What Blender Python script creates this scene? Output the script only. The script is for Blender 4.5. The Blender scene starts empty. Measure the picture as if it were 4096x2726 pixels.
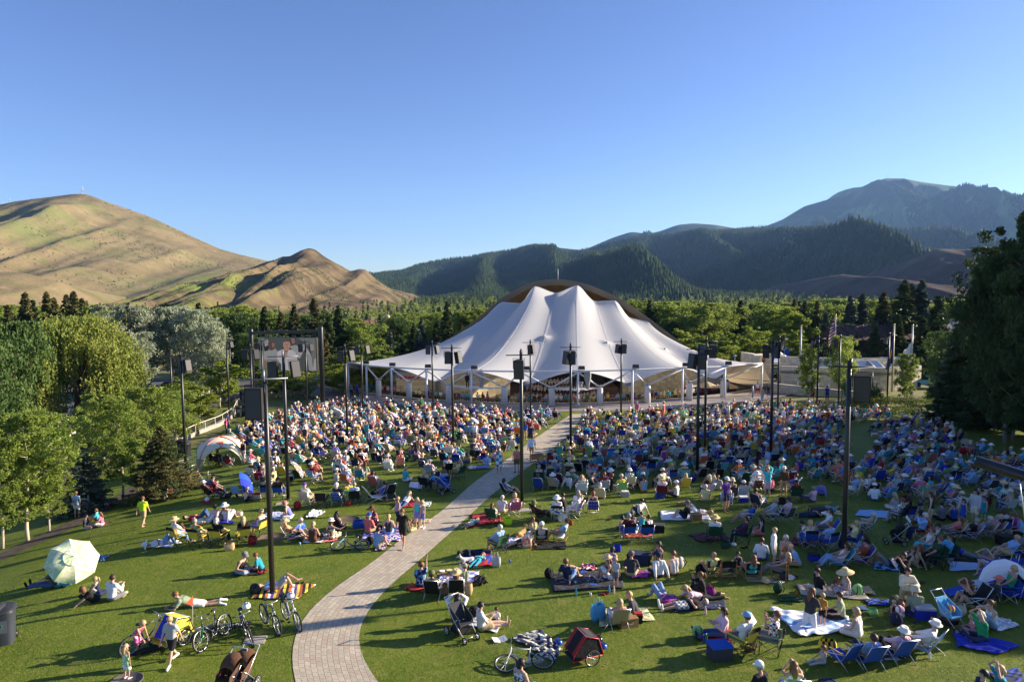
import bpy,bmesh,math,random
import numpy as np
from mathutils import Vector,Matrix
R_=math.radians
rng=np.random.default_rng(7)
random.seed(7)
sc=bpy.context.scene
# ---------------------------------------------------------------- camera, sky, sun, exposure
IW,IH,F=4096.0,2726.0,2730.67
CAMZ,PITCH,ROLL=9.5,R_(4.5),R_(0.45)
cam=bpy.data.cameras.new('camera');camo=bpy.data.objects.new('camera',cam)
sc.collection.objects.link(camo);sc.camera=camo
cam.lens=24;cam.sensor_width=36;cam.clip_start=0.1;cam.clip_end=60000
camo.matrix_world=Matrix.Translation((0,0,CAMZ))@ Matrix.Rotation(R_(90)-PITCH,4,'X')@ Matrix.Rotation(-ROLL,4,'Z')
SUN_EL,SUN_AZ=18.5,76.0 # azimuth clockwise from +Y
sd=Vector((math.sin(R_(SUN_AZ))*math.cos(R_(SUN_EL)),math.cos(R_(SUN_AZ))*math.cos(R_(SUN_EL)),math.sin(R_(SUN_EL))))
w=bpy.data.worlds.new('World');sc.world=w;w.use_nodes=True
nt=w.node_tree;nt.nodes.clear()
sky=nt.nodes.new('ShaderNodeTexSky');sky.sky_type='NISHITA';sky.sun_disc=False
sky.sun_elevation=R_(SUN_EL);sky.sun_rotation=R_(SUN_AZ);sky.altitude=1700;sky.air_density=1.0;sky.dust_density=0.9;sky.ozone_density=3.2
bg=nt.nodes.new('ShaderNodeBackground');bg.inputs[1].default_value=0.08
wo=nt.nodes.new('ShaderNodeOutputWorld');hs_=nt.nodes.new('ShaderNodeHueSaturation');hs_.inputs['Hue'].default_value=.515;hs_.inputs['Saturation'].default_value=1.08;nt.links.new(sky.outputs[0],hs_.inputs['Color']);nt.links.new(hs_.outputs[0],bg.inputs[0]);nt.links.new(bg.outputs[0],wo.inputs[0])
sl=bpy.data.lights.new('sun','SUN');sl.energy=5.0;sl.angle=R_(0.6);sl.color=(1.0,0.86,0.68)
so=bpy.data.objects.new('sun',sl);sc.collection.objects.link(so);so.rotation_euler=sd.to_track_quat('Z','Y').to_euler()
sc.view_settings.view_transform='Standard';sc.view_settings.look='None'
sc.view_settings.exposure=1.36;sc.view_settings.gamma=1
sc.cycles.use_denoising=True
sc.cycles.max_bounces=6;sc.cycles.diffuse_bounces=2;sc.cycles.glossy_bounces=2;sc.cycles.transmission_bounces=3
sc.cycles.transparent_max_bounces=6;sc.cycles.volume_bounces=0;sc.cycles.caustics_reflective=False;sc.cycles.caustics_refractive=False
# ---------------------------------------------------------------- placing by sight lines
RM=np.array(camo.matrix_world.to_3x3())
def ray(u,v):return RM @ np.array([(u-IW/2)/F,-(v-IH/2)/F,-1.0])
SL=0.0571
def sst(a,b,x):
 t=np.clip((x-a)/(b-a),0,1);return t*t*(3-2*t)
PC=(6.0,119.0)
def lawnz(x,y):
 x=np.asarray(x,float);y=np.asarray(y,float)
 yy=np.where(y<74,y,74+4*(1-np.exp(-np.maximum(y-74,0)/4)))
 b=-SL*yy
 t=sst(-12,-36,x)**1.15
 b=b*(1-t)+(-4.75)*t
 return b
def gz(x,y):
 b=lawnz(x,y)
 r=np.hypot(np.asarray(x)-PC[0],np.asarray(y)-PC[1])
 k=sst(39.0,20.0,r)*(np.asarray(y)<125)
 return b-4.5*k-8.0*sst(150,330,np.asarray(y,float))
def G(u,v,dz=0.0):
 """where the sight line through (u, v) meets the ground"""
 d=ray(u,v);y=8.0
 while y<400:
  t=y/d[1];x=d[0]*t;z=CAMZ+d[2]*t
  if z<=gz(x,y)+dz:
   lo,hi=y-.5,y
   for _ in range(20):
    m=(lo+hi)/2;t=m/d[1]
    if CAMZ+d[2]*t<=gz(d[0]*t,m)+dz:hi=m
    else:lo=m
   t=hi/d[1];return Vector((d[0]*t,hi,CAMZ+d[2]*t))
  y += .5
 return Vector((d[0]/d[1]*400,400,-5))
def PY(u,v,y):
 d=ray(u,v);t=y/d[1];return Vector((d[0]*t,y,CAMZ+d[2]*t))
def proj(p):
 q=RM.T @(np.array(p,float)-np.array([0,0,CAMZ]));return(IW/2+F*q[0]/-q[2],IH/2-F*q[1]/-q[2])
# ---------------------------------------------------------------- objects
C=sc.collection
def link(o,parent=None):
 C.objects.link(o)
 if parent is not None:o.parent=parent
 return o
def tag(o,label=None,cat=None,group=None,kind=None):
 if label:o['label']=label
 if cat:o['category']=cat
 if group:o['group']=group
 if kind:o['kind']=kind
 return o
def empty(name,loc=(0,0,0),rz=0,label=None,cat=None,group=None,parent=None):
 o=bpy.data.objects.new(name,None);o.empty_display_size=.1;link(o,parent);o.location=loc;o.rotation_euler=(0,0,rz)
 return tag(o,label,cat,group)
def npmesh(name,V,Q,smooth=False,mat=None,mi=None):
 V=np.asarray(V,np.float32);Q=np.asarray(Q,np.int32);n,k=Q.shape
 me=bpy.data.meshes.new(name);me.vertices.add(len(V));me.vertices.foreach_set('co',V.ravel())
 me.loops.add(n*k);me.loops.foreach_set('vertex_index',Q.ravel())
 me.polygons.add(n);me.polygons.foreach_set('loop_start',np.arange(0,n*k,k,dtype=np.int32))
 try:me.polygons.foreach_set('loop_total',np.full(n,k,np.int32))
 except Exception:pass
 if smooth:me.polygons.foreach_set('use_smooth',np.ones(n,bool))
 if mat is not None:
  for m in(mat if isinstance(mat,(list,tuple))else[mat]):me.materials.append(m)
 if mi is not None:me.polygons.foreach_set('material_index',np.asarray(mi,np.int32))
 me.update(calc_edges=True)
 return me
class MB:
 """gathers simple shapes into one mesh"""
 def __init__(s):s.v=[];s.f=[];s.m=[];s.mats=[];s.sm=[]
 def add(s,V,Fc,mi=0,smooth=False):
  b=len(s.v);s.v +=[tuple(map(float,p))for p in V];s.f +=[tuple(b+i for i in f)for f in Fc];s.m +=[mi]*len(Fc);s.sm +=[smooth]*len(Fc)
 def box(s,c,d,rz=0,mi=0,M=None,taper=1.0):
  x,y,z=d[0]/2,d[1]/2,d[2]/2
  P=[Vector((sx*x*(taper if sz>0 else 1),sy*y*(taper if sz>0 else 1),sz*z))for sz in(-1,1)for sx,sy in((-1,-1),(1,-1),(1,1),(-1,1))]
  T=Matrix.Translation(c)@(Matrix.Rotation(rz,4,'Z')if rz else Matrix())if M is None else Matrix.Translation(c)@ M
  s.add([T @ p for p in P],[(0,3,2,1),(4,5,6,7),(0,1,5,4),(1,2,6,5),(2,3,7,6),(3,0,4,7)],mi)
 def tube(s,pts,r,n=8,mi=0,cap=True,smooth=True,flat=1.0):
  pts=[Vector(p)for p in pts];rs=r if isinstance(r,(list,tuple))else[r]*len(pts)
  V=[];up=Vector((0,0,1));pa=None
  for i,p in enumerate(pts):
   d=(pts[min(i+1,len(pts)-1)]-pts[max(i-1,0)])
   if d.length<1e-9:d=Vector((0,0,1))
   d.normalize()
   if pa is None:
    a=d.cross(up)
    if a.length<.1:a=Vector((1,0,0))-d*d.x
   else:a=pa-d*pa.dot(d)
   a.normalize();pa=a;b=d.cross(a)
   for k in range(n):
    t=2*math.pi*k/n;V.append(p+(a*math.cos(t)+b*math.sin(t)*flat)*rs[i])
  Fc=[(i*n+k,i*n+(k+1)%n,(i+1)*n+(k+1)%n,(i+1)*n+k)for i in range(len(pts)-1)for k in range(n)]
  if cap:Fc +=[tuple(range(n))[::-1],tuple((len(pts)-1)*n+k for k in range(n))]
  s.add(V,Fc,mi,smooth)
 def lathe(s,prof,c=(0,0,0),n=16,mi=0,M=None,smooth=True,sx=1,sy=1):
  T=Matrix.Translation(c)@(M if M is not None else Matrix());V=[]
  for r,z in prof:
   for k in range(n):
    t=2*math.pi*k/n;V.append(T @ Vector((r*math.cos(t)*sx,r*math.sin(t)*sy,z)))
  m=len(prof)
  Fc=[(i*n+k,i*n+(k+1)%n,(i+1)*n+(k+1)%n,(i+1)*n+k)for i in range(m-1)for k in range(n)]
  if prof[0][0]>1e-6:Fc.append(tuple(range(n))[::-1])
  if prof[-1][0]>1e-6:Fc.append(tuple((m-1)*n+k for k in range(n)))
  s.add(V,Fc,mi,smooth)
 def sphere(s,c,r,n=12,m=8,mi=0,sc_=(1,1,1),M=None):
  pr=[(max(math.sin(math.pi*i/m),1e-7),-math.cos(math.pi*i/m))for i in range(m+1)]
  S=Matrix.Diagonal((sc_[0]*r,sc_[1]*r,sc_[2]*r,1))
  s.lathe(pr,c,n,mi,(M if M is not None else Matrix())@ S)
 def torus(s,c,R,r,n=24,m=6,mi=0,M=None,arc=1.0):
  T=Matrix.Translation(c)@(M if M is not None else Matrix());V=[];k=n if arc>=1 else n+1
  for i in range(k):
   t=2*math.pi*arc*i/n
   for j in range(m):
    q=2*math.pi*j/m;V.append(T @ Vector(((R+r*math.cos(q))*math.cos(t),(R+r*math.cos(q))*math.sin(t),r*math.sin(q))))
  Fc=[(i*m+j,((i+1)%k)*m+j,((i+1)%k)*m+(j+1)%m,i*m+(j+1)%m)for i in range(n if arc>=1 else k-1)for j in range(m)]
  s.add(V,Fc,mi,True)
 def poly(s,P,th=0.0,mi=0,ax=(0,0,1)):
  P=[Vector(p)for p in P];n=len(P)
  if th==0:s.add(P,[tuple(range(n))],mi);return
  a=Vector(ax)*th
  s.add(P+[p-a for p in P],[tuple(range(n)),tuple(range(2*n-1,n-1,-1))]+[(i,i+n,(i+1)%n+n,(i+1)%n)for i in range(n)],mi)
 def mesh(s,name,mats):
  me=bpy.data.meshes.new(name);me.from_pydata(s.v,[],s.f)
  for m in(mats if isinstance(mats,(list,tuple))else[mats]):me.materials.append(m)
  me.polygons.foreach_set('material_index',s.m);me.polygons.foreach_set('use_smooth',s.sm);me.update();return me
 def build(s,name,mats,parent=None,loc=None,rz=0):
  o=bpy.data.objects.new(name,s.mesh(name,mats));link(o,parent)
  if loc is not None:o.location=loc
  if rz:o.rotation_euler=(0,0,rz)
  return o
def copy_tree(o,parent=None):
 kids=list(o.children)
 c=o.copy();C.objects.link(c);c.parent=parent
 for ch in kids:copy_tree(ch,c)
 return c
# ---------------------------------------------------------------- materials
def lin(h):
 if isinstance(h,(tuple,list)):return tuple(h)
 h=h.lstrip('#');return tuple(((int(h[i:i+2],16)/255)/12.92 if int(h[i:i+2],16)/255<=.04045 else((int(h[i:i+2],16)/255+.055)/1.055)**2.4)for i in(0,2,4))
MC={}
def mat(name,col='#888888',rough=.7,metal=0,col2=None,nscale=5,bump=0,bscale=40,translu=0,coat=0,contrast=(.35,.65),coord='Object',detail=4,rnd=0,spec=None,stretch=None,alpha=None,emit=0):
 if name in MC:return MC[name]
 m=bpy.data.materials.new(name);m.use_nodes=True;n=m.node_tree.nodes;L=m.node_tree.links;b=n['Principled BSDF']
 c=lin(col);b.inputs['Base Color'].default_value=(*c,1);b.inputs['Roughness'].default_value=rough;b.inputs['Metallic'].default_value=metal
 if spec is not None:b.inputs['Specular IOR Level'].default_value=spec
 if coat:b.inputs['Coat Weight'].default_value=coat
 if emit:b.inputs['Emission Color'].default_value=(*c,1);b.inputs['Emission Strength'].default_value=emit
 if alpha is not None:b.inputs['Alpha'].default_value=alpha
 tc=n.new('ShaderNodeTexCoord');src=tc.outputs[coord]
 if stretch:
  mp=n.new('ShaderNodeMapping');mp.inputs['Scale'].default_value=stretch;L.new(src,mp.inputs[0]);src=mp.outputs[0]
 out=None
 if col2 is not None:
  no=n.new('ShaderNodeTexNoise');no.inputs['Scale'].default_value=nscale;no.inputs['Detail'].default_value=detail;L.new(src,no.inputs['Vector'])
  mr=n.new('ShaderNodeMapRange');mr.inputs[1].default_value,mr.inputs[2].default_value=contrast;L.new(no.outputs[0],mr.inputs[0])
  mx=n.new('ShaderNodeMix');mx.data_type='RGBA';mx.inputs[6].default_value=(*c,1);mx.inputs[7].default_value=(*lin(col2),1)
  L.new(mr.outputs[0],mx.inputs[0]);out=mx.outputs[2]
 if rnd:
  oi=n.new('ShaderNodeObjectInfo');hs=n.new('ShaderNodeHueSaturation');m2=n.new('ShaderNodeMapRange');m2.inputs[3].default_value=1-rnd;m2.inputs[4].default_value=1+rnd
  L.new(oi.outputs['Random'],m2.inputs[0]);L.new(m2.outputs[0],hs.inputs['Value'])
  if out is None:hs.inputs['Color'].default_value=(*c,1)
  else:L.new(out,hs.inputs['Color'])
  out=hs.outputs[0]
 if out is not None:L.new(out,b.inputs['Base Color'])
 if bump:
  n2=n.new('ShaderNodeTexNoise');n2.inputs['Scale'].default_value=bscale;n2.inputs['Detail'].default_value=5;L.new(src,n2.inputs['Vector'])
  bu=n.new('ShaderNodeBump');bu.inputs['Strength'].default_value=bump;bu.inputs['Distance'].default_value=.02;L.new(n2.outputs[0],bu.inputs['Height']);L.new(bu.outputs[0],b.inputs['Normal'])
 if translu:
  tr=n.new('ShaderNodeBsdfTranslucent');ms=n.new('ShaderNodeMixShader');ms.inputs[0].default_value=translu
  if out is not None:L.new(out,tr.inputs[0])
  else:tr.inputs[0].default_value=(*c,1)
  L.new(b.outputs[0],ms.inputs[1]);L.new(tr.outputs[0],ms.inputs[2]);L.new(ms.outputs[0],n['Material Output'].inputs[0])
 MC[name]=m;return m
def brickmat(name,c1,c2,mortar,sx,sy,msize=.012,rough=.85,coord='UV',offset=.5,patch=None,bump=.6,bias=0):
 m=bpy.data.materials.new(name);m.use_nodes=True;n=m.node_tree.nodes;L=m.node_tree.links;b=n['Principled BSDF'];b.inputs['Roughness'].default_value=rough
 tc=n.new('ShaderNodeTexCoord');bt=n.new('ShaderNodeTexBrick');L.new(tc.outputs[coord],bt.inputs['Vector'])
 bt.offset=offset;bt.inputs['Color1'].default_value=(*lin(c1),1);bt.inputs['Color2'].default_value=(*lin(c2),1);bt.inputs['Mortar'].default_value=(*lin(mortar),1)
 bt.inputs['Scale'].default_value=1;bt.inputs['Brick Width'].default_value=sx;bt.inputs['Row Height'].default_value=sy;bt.inputs['Mortar Size'].default_value=msize;bt.inputs['Bias'].default_value=bias
 bt.inputs['Mortar Smooth'].default_value=.3
 out=bt.outputs[0]
 no=n.new('ShaderNodeTexNoise');no.inputs['Scale'].default_value=.9;no.inputs['Detail'].default_value=6;L.new(tc.outputs[coord],no.inputs['Vector'])
 mx=n.new('ShaderNodeMix');mx.data_type='RGBA';mx.blend_type='MULTIPLY';mx.inputs[0].default_value=.45;L.new(out,mx.inputs[6])
 rp=n.new('ShaderNodeMapRange');rp.inputs[3].default_value=.5;rp.inputs[4].default_value=1.35;L.new(no.outputs[0],rp.inputs[0]);L.new(rp.outputs[0],mx.inputs[7]);L.new(mx.outputs[2],b.inputs['Base Color'])
 n3=n.new('ShaderNodeTexNoise');n3.inputs['Scale'].default_value=12;L.new(tc.outputs[coord],n3.inputs['Vector'])
 ad=n.new('ShaderNodeMath');ad.operation='SUBTRACT';L.new(n3.outputs[0],ad.inputs[0]);L.new(bt.outputs['Fac'],ad.inputs[1])
 bu=n.new('ShaderNodeBump');bu.inputs['Strength'].default_value=bump;bu.inputs['Distance'].default_value=.02;L.new(ad.outputs[0],bu.inputs['Height']);L.new(bu.outputs[0],b.inputs['Normal'])
 return m
def uvbox(me,f):
 uv=me.uv_layers.new(name='UVMap')
 for p in me.polygons:
  for li in p.loop_indices:
   uv.data[li].uv=f(me.vertices[me.loops[li].vertex_index].co,p.normal)
def wall_uv(co,n):
 if abs(n.z)>.6:return(co.x,co.y)
 t=math.atan2(n.y,n.x);return(-co.x*math.sin(t)+co.y*math.cos(t),co.z)
def fbm(x,y,f0=1.0,oct_=5,seed=0):
 r=np.random.default_rng(seed);out=np.zeros_like(x,float);a=1.0;f=f0
 for o in range(oct_):
  for k in range(3):
   th,ph=r.uniform(0,6.28),r.uniform(0,6.28);q=r.uniform(.8,1.25)
   out += a/3*np.sin((x*math.cos(th)+y*math.sin(th))*f*q+ph+1.3*np.sin((x*math.sin(th)-y*math.cos(th))*f*.7+ph*2))
  a *= .5;f *= 2.03
 return out
# ---------------------------------------------------------------- ground, lawn, path, mountains
def gridmesh(name,xs,ys,fz,mat_,smooth=True):
 X,Y=np.meshgrid(xs,ys);Z=fz(X,Y);nx,ny=len(xs),len(ys)
 V=np.stack([X.ravel(),Y.ravel(),Z.ravel()],1);i=np.arange(nx*ny).reshape(ny,nx)
 Q=np.stack([i[:-1,:-1].ravel(),i[:-1,1:].ravel(),i[1:,1:].ravel(),i[1:,:-1].ravel()],1)
 return npmesh(name,V,Q,smooth,mat_)
def grass_mat(name,c1,c2,c3,bumpd=.035):
 m=bpy.data.materials.new(name);m.use_nodes=True;n=m.node_tree.nodes;L=m.node_tree.links;b=n['Principled BSDF']
 b.inputs['Roughness'].default_value=.75;b.inputs['Specular IOR Level'].default_value=.2
 tc=n.new('ShaderNodeTexCoord');P=tc.outputs['Object']
 def noise(s,d=4,st=None):
  q=n.new('ShaderNodeTexNoise');q.inputs['Scale'].default_value=s;q.inputs['Detail'].default_value=d
  if st:
   mp=n.new('ShaderNodeMapping');mp.inputs['Scale'].default_value=st;L.new(P,mp.inputs[0]);L.new(mp.outputs[0],q.inputs['Vector'])
  else:L.new(P,q.inputs['Vector'])
  return q.outputs[0]
 def mix(f,a,b_,lo=.4,hi=.6):
  mr=n.new('ShaderNodeMapRange');mr.inputs[1].default_value,mr.inputs[2].default_value=lo,hi;L.new(f,mr.inputs[0])
  x=n.new('ShaderNodeMix');x.data_type='RGBA';L.new(mr.outputs[0],x.inputs[0])
  for k,s in((6,a),(7,b_)):
   if isinstance(s,tuple):x.inputs[k].default_value=(*s,1)
   else:L.new(s,x.inputs[k])
  return x.outputs[2]
 a=mix(noise(.35,5),lin(c1),lin(c2),.38,.64)
 a=mix(noise(9,6,(1,.35,1)),a,lin(c3),.45,.95)
 a=mix(noise(1.6,5),a,(.25,.235,.05),.53,.85);a=mix(noise(.11,3),a,(.10,.135,.01),.55,.8)
 L.new(a,b.inputs['Base Color'])
 ad=n.new('ShaderNodeMath');ad.operation='ADD';L.new(noise(16,6),ad.inputs[0]);L.new(noise(60,3),ad.inputs[1])
 bu=n.new('ShaderNodeBump');bu.inputs['Strength'].default_value=1;bu.inputs['Distance'].default_value=bumpd;L.new(ad.outputs[0],bu.inputs['Height']);L.new(bu.outputs[0],b.inputs['Normal'])
 tr=n.new('ShaderNodeBsdfTranslucent');ms=n.new('ShaderNodeMixShader');ms.inputs[0].default_value=.0
 return m
M_GRASS=grass_mat('lawn_grass',(.138,.192,.014),(.098,.152,.011),(.29,.27,.06))
M_FIELD=mat('field_ground','#5d6a2c',.9,col2='#8a7d4a',nscale=.01,bump=.3,bscale=2)
xs=np.concatenate([-np.geomspace(9000,130,40),np.linspace(-120,120,97),np.geomspace(130,9000,40)])
ys=np.concatenate([-np.geomspace(2900,30,14),np.linspace(-24,180,86),np.geomspace(190,11800,50)])
o=link(bpy.data.objects.new('ground',gridmesh('ground',xs,ys,lambda X,Y:gz(X,Y)-.12-.5*sst(110,300,np.hypot(X,Y)),M_FIELD)));tag(o,kind='structure')
def lawn_h(X,Y):return lawnz(X,Y)+.025*fbm(X,Y,.35,3,3)*sst(40,12,Y)*0
xs=np.arange(-33,75.1,.6);ys=np.arange(1,79.1,.6)
X,Y=np.meshgrid(xs,ys);nx,ny=len(xs),len(ys);idx=np.arange(nx*ny).reshape(ny,nx)
cx,cy=X[:-1,:-1]+.3,Y[:-1,:-1]+.3
keep=(np.hypot(cx-PC[0],cy-PC[1])>43.5)&(cx>np.interp(cy,[0,46,60,80],[-34,-34,-27.5,-31]))&~((cx>30)&(cy>74))&(cx<np.interp(cy,[0,60,66,72,79],[80,80,47,40,33]))
Q=np.stack([idx[:-1,:-1][keep],idx[:-1,1:][keep],idx[1:,1:][keep],idx[1:,:-1][keep]],1)
me=npmesh('lawn',np.stack([X.ravel(),Y.ravel(),lawn_h(X,Y).ravel()],1),Q,True,M_GRASS)
lawn=tag(link(bpy.data.objects.new('lawn',me)),kind='structure')
# blades of grass where the lawn is near enough to show them
def tufts(n,x0,x1,y0,y1,h,wd,name,mat_,seed):
 r=np.random.default_rng(seed);x=r.uniform(x0,x1,n);y=y0+(y1-y0)*r.random(n)**1.35
 pl,pr=path_bounds(y);k=~((x>pl-.03+r.uniform(0,.09,n))&(x<pr+.03-r.uniform(0,.09,n)))&(np.abs(x)<y*.80+2);x,y=x[k],y[k];n=len(x)
 a=r.uniform(0,6.283,n);hh=h*r.uniform(.5,1.3,n);ww=wd*r.uniform(.7,1.4,n);lx=r.normal(0,.35,n)*hh;ly=r.normal(0,.35,n)*hh
 z=lawnz(x,y)-.004
 V=np.empty((n,3,3));V[:,0]=np.stack([x-np.cos(a)*ww,y-np.sin(a)*ww,z],1);V[:,1]=np.stack([x+np.cos(a)*ww,y+np.sin(a)*ww,z],1);V[:,2]=np.stack([x+lx,y+ly,z+hh],1)
 me=npmesh(name,V.reshape(-1,3),np.arange(n*3).reshape(-1,3),False,mat_)
 return tag(link(bpy.data.objects.new(name,me)),'short mown green grass of the concert lawn','grass',kind='stuff')
# path
PL=[(1190,2760),(1177,2726),(1162,2627),(1177,2538),(1218,2455),(1307,2373),(1378,2320),(1490,2249),(1573,2178),(1768,2042),(1886,1936),(1968,1877),(2063,1812),(2102,1779),(2199,1712),(2262,1671)]
PR=[(1540,2760),(1502,2726),(1437,2609),(1426,2526),(1472,2438),(1531,2367),(1590,2314),(1708,2213),(1827,2107),(1968,1977),(2094,1881),(2204,1799),(2275,1738),(2306,1697),(2347,1666)]
gl=[G(*p)for p in PL];gr=[G(*p)for p in PR]
def path_bounds(y):
 return(np.interp(y,[p.y for p in gl],[p.x for p in gl]),np.interp(y,[p.y for p in gr],[p.x for p in gr]))
def resample(P,n):
 P=[Vector(p)for p in P];d=[0]
 for a,b in zip(P,P[1:]):d.append(d[-1]+(b-a).length)
 t=np.linspace(0,d[-1],n);return np.stack([np.interp(t,d,[p[k]for p in P])for k in range(3)],1),d[-1]
A,la=resample(gl+[G(2285,1655)],90);B,lb=resample(gr+[G(2400,1655)],90)
for _ in range(3):
 A[1:-1]=(A[:-2]+2*A[1:-1]+A[2:])/4;B[1:-1]=(B[:-2]+2*B[1:-1]+B[2:])/4
V=[];UV=[];NC=6;s=0
for i in range(90):
 if i:s += np.linalg.norm((A[i]+B[i]-A[i-1]-B[i-1])/2)
 wd=np.linalg.norm(B[i]-A[i])
 for k in range(NC+1):
  p=A[i]+(B[i]-A[i])*k/NC;V.append((p[0],p[1],float(lawnz(p[0],p[1]))+.012));UV.append((s,k/NC*wd))
Q=[(i*(NC+1)+k,i*(NC+1)+k+1,(i+1)*(NC+1)+k+1,(i+1)*(NC+1)+k)for i in range(89)for k in range(NC)]
M_PAVE=brickmat('path_pavers','#c6b9a0','#aaa08e','#79735f',.26,.17,.008,.8,bump=.5)
# a third tone of paver
def tint(m,col,scale):
 n=m.node_tree.nodes;L=m.node_tree.links;b=n['Principled BSDF'];src=b.inputs['Base Color'].links[0].from_socket
 tc=[k for k in n if k.type=='TEX_COORD'][0];bt=[k for k in n if k.type=='TEX_BRICK'][0]
 b2=n.new('ShaderNodeTexBrick');L.new(tc.outputs['UV'],b2.inputs['Vector']);b2.offset=bt.offset
 for k in('Scale','Brick Width','Row Height','Mortar Size'):b2.inputs[k].default_value=bt.inputs[k].default_value
 b2.inputs['Color1'].default_value=(0,0,0,1);b2.inputs['Color2'].default_value=(1,1,1,1);b2.inputs['Mortar'].default_value=(.0,.0,.0,1)
 mr=n.new('ShaderNodeMapRange');mr.inputs[1].default_value=.72;mr.inputs[2].default_value=.76;mr.inputs[4].default_value=.4;L.new(b2.outputs[0],mr.inputs[0])
 mx=n.new('ShaderNodeMix');mx.data_type='RGBA';mx.inputs[7].default_value=(*lin(col),1);L.new(mr.outputs[0],mx.inputs[0]);L.new(src,mx.inputs[6]);L.new(mx.outputs[2],b.inputs['Base Color'])
tint(M_PAVE,'#c2a58a',1)
me=npmesh('brick_path',V,Q,True,M_PAVE);uv=me.uv_layers.new(name='UVMap')
for li,l in enumerate(me.loops):uv.data[li].uv=UV[l.vertex_index]
tag(link(bpy.data.objects.new('path',me)),kind='structure')
# plaza in front of the pavilion: a ring of paving
M_PLAZA=brickmat('plaza_pavers','#9c928c','#877f7c','#5f5a50',.5,.3,.01)
V=[];Q=[];N=60
for i in range(N+1):
 a=R_(200+150*i/N)
 for r in(39.0,44.2):x,y=PC[0]+r*math.cos(a),PC[1]+r*math.sin(a);V.append((x,y,float(lawnz(x,y))+.03))
Q=[(2*i,2*i+1,2*i+3,2*i+2)for i in range(N)]
me=npmesh('plaza',V,Q,False,M_PLAZA);uvbox(me,lambda c,n:(c.x,c.y));tag(link(bpy.data.objects.new('plaza_paving',me)),kind='structure')
mb=MB()
for i in range(N):
 a0,a1=R_(200+150*i/N),R_(200+150*(i+1)/N);P=[]
 for a in(a0,a1):
  for r in(38.6,39.0):P.append((PC[0]+r*math.cos(a),PC[1]+r*math.sin(a)))
 z=-4.35
 v=[(x,y,z-1.2)for x,y in P]+[(x,y,z+.12)for x,y in P];mb.add(v,[(4,5,7,6),(1,3,7,5),(0,4,6,2)])
ob=mb.build('plaza_kerb',mat('kerb_stone','#a39c8e',.9));tag(ob,kind='structure')
M_ASPH=mat('asphalt',(.075,.072,.07),.9,col2=(.11,.105,.1),nscale=.4,bump=.3,bscale=20)
me=gridmesh('parking',np.linspace(-110,-36.5,30),np.linspace(30,108,20),lambda X,Y:gz(X,Y)+.05,M_ASPH)
tag(link(bpy.data.objects.new('parking_road',me)),kind='structure')
me=gridmesh('parking2',np.linspace(58,170,30),np.linspace(84,200,20),lambda X,Y:gz(X,Y)+.05,M_ASPH)
tag(link(bpy.data.objects.new('parking_road',me)),kind='structure')
# mulch bed along the trees on the embankment
V=[];yy=np.linspace(18,46,24)
for y in yy:
 for k in range(4):x=-24.4+.8*math.sin(y*.21)-k*.5;V.append((x,y,float(lawnz(x,y))+.02))
Q=[(i*4+k,i*4+k+1,(i+1)*4+k+1,(i+1)*4+k)for i in range(23)for k in range(3)]
tag(link(bpy.data.objects.new('soil_ground',npmesh('soil',V,Q,True,mat('bark_soil','#6a5a44',.95,col2='#4a3e2e',nscale=3,bump=.6,bscale=25)))),kind='structure')

# ---------------------------------------------------------------- mountains
def hillmat(name,cols,s1,s2,rough=.95,bumpd=3.0,bs=.02):
 m=bpy.data.materials.new(name);m.use_nodes=True;n=m.node_tree.nodes;L=m.node_tree.links;b=n['Principled BSDF'];b.inputs['Roughness'].default_value=rough;b.inputs['Specular IOR Level'].default_value=.1
 tc=n.new('ShaderNodeTexCoord');out=None
 def noise(s,d):q=n.new('ShaderNodeTexNoise');q.inputs['Scale'].default_value=s;q.inputs['Detail'].default_value=d;q.inputs['Roughness'].default_value=.6;L.new(tc.outputs['Object'],q.inputs['Vector']);return q.outputs[0]
 prev=(*lin(cols[0][0]),1)
 for c,s,d,lo,hi in cols[1:]:
  mr=n.new('ShaderNodeMapRange');mr.inputs[1].default_value=lo;mr.inputs[2].default_value=hi;L.new(noise(s,d),mr.inputs[0])
  mx=n.new('ShaderNodeMix');mx.data_type='RGBA';mx.inputs[7].default_value=(*lin(c),1);L.new(mr.outputs[0],mx.inputs[0])
  if isinstance(prev,tuple):mx.inputs[6].default_value=prev
  else:L.new(prev,mx.inputs[6])
  prev=mx.outputs[2]
 L.new(prev,b.inputs['Base Color'])
 bu=n.new('ShaderNodeBump');bu.inputs['Distance'].default_value=bumpd;L.new(noise(bs,8),bu.inputs['Height']);L.new(bu.outputs[0],b.inputs['Normal'])
 return m
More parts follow.
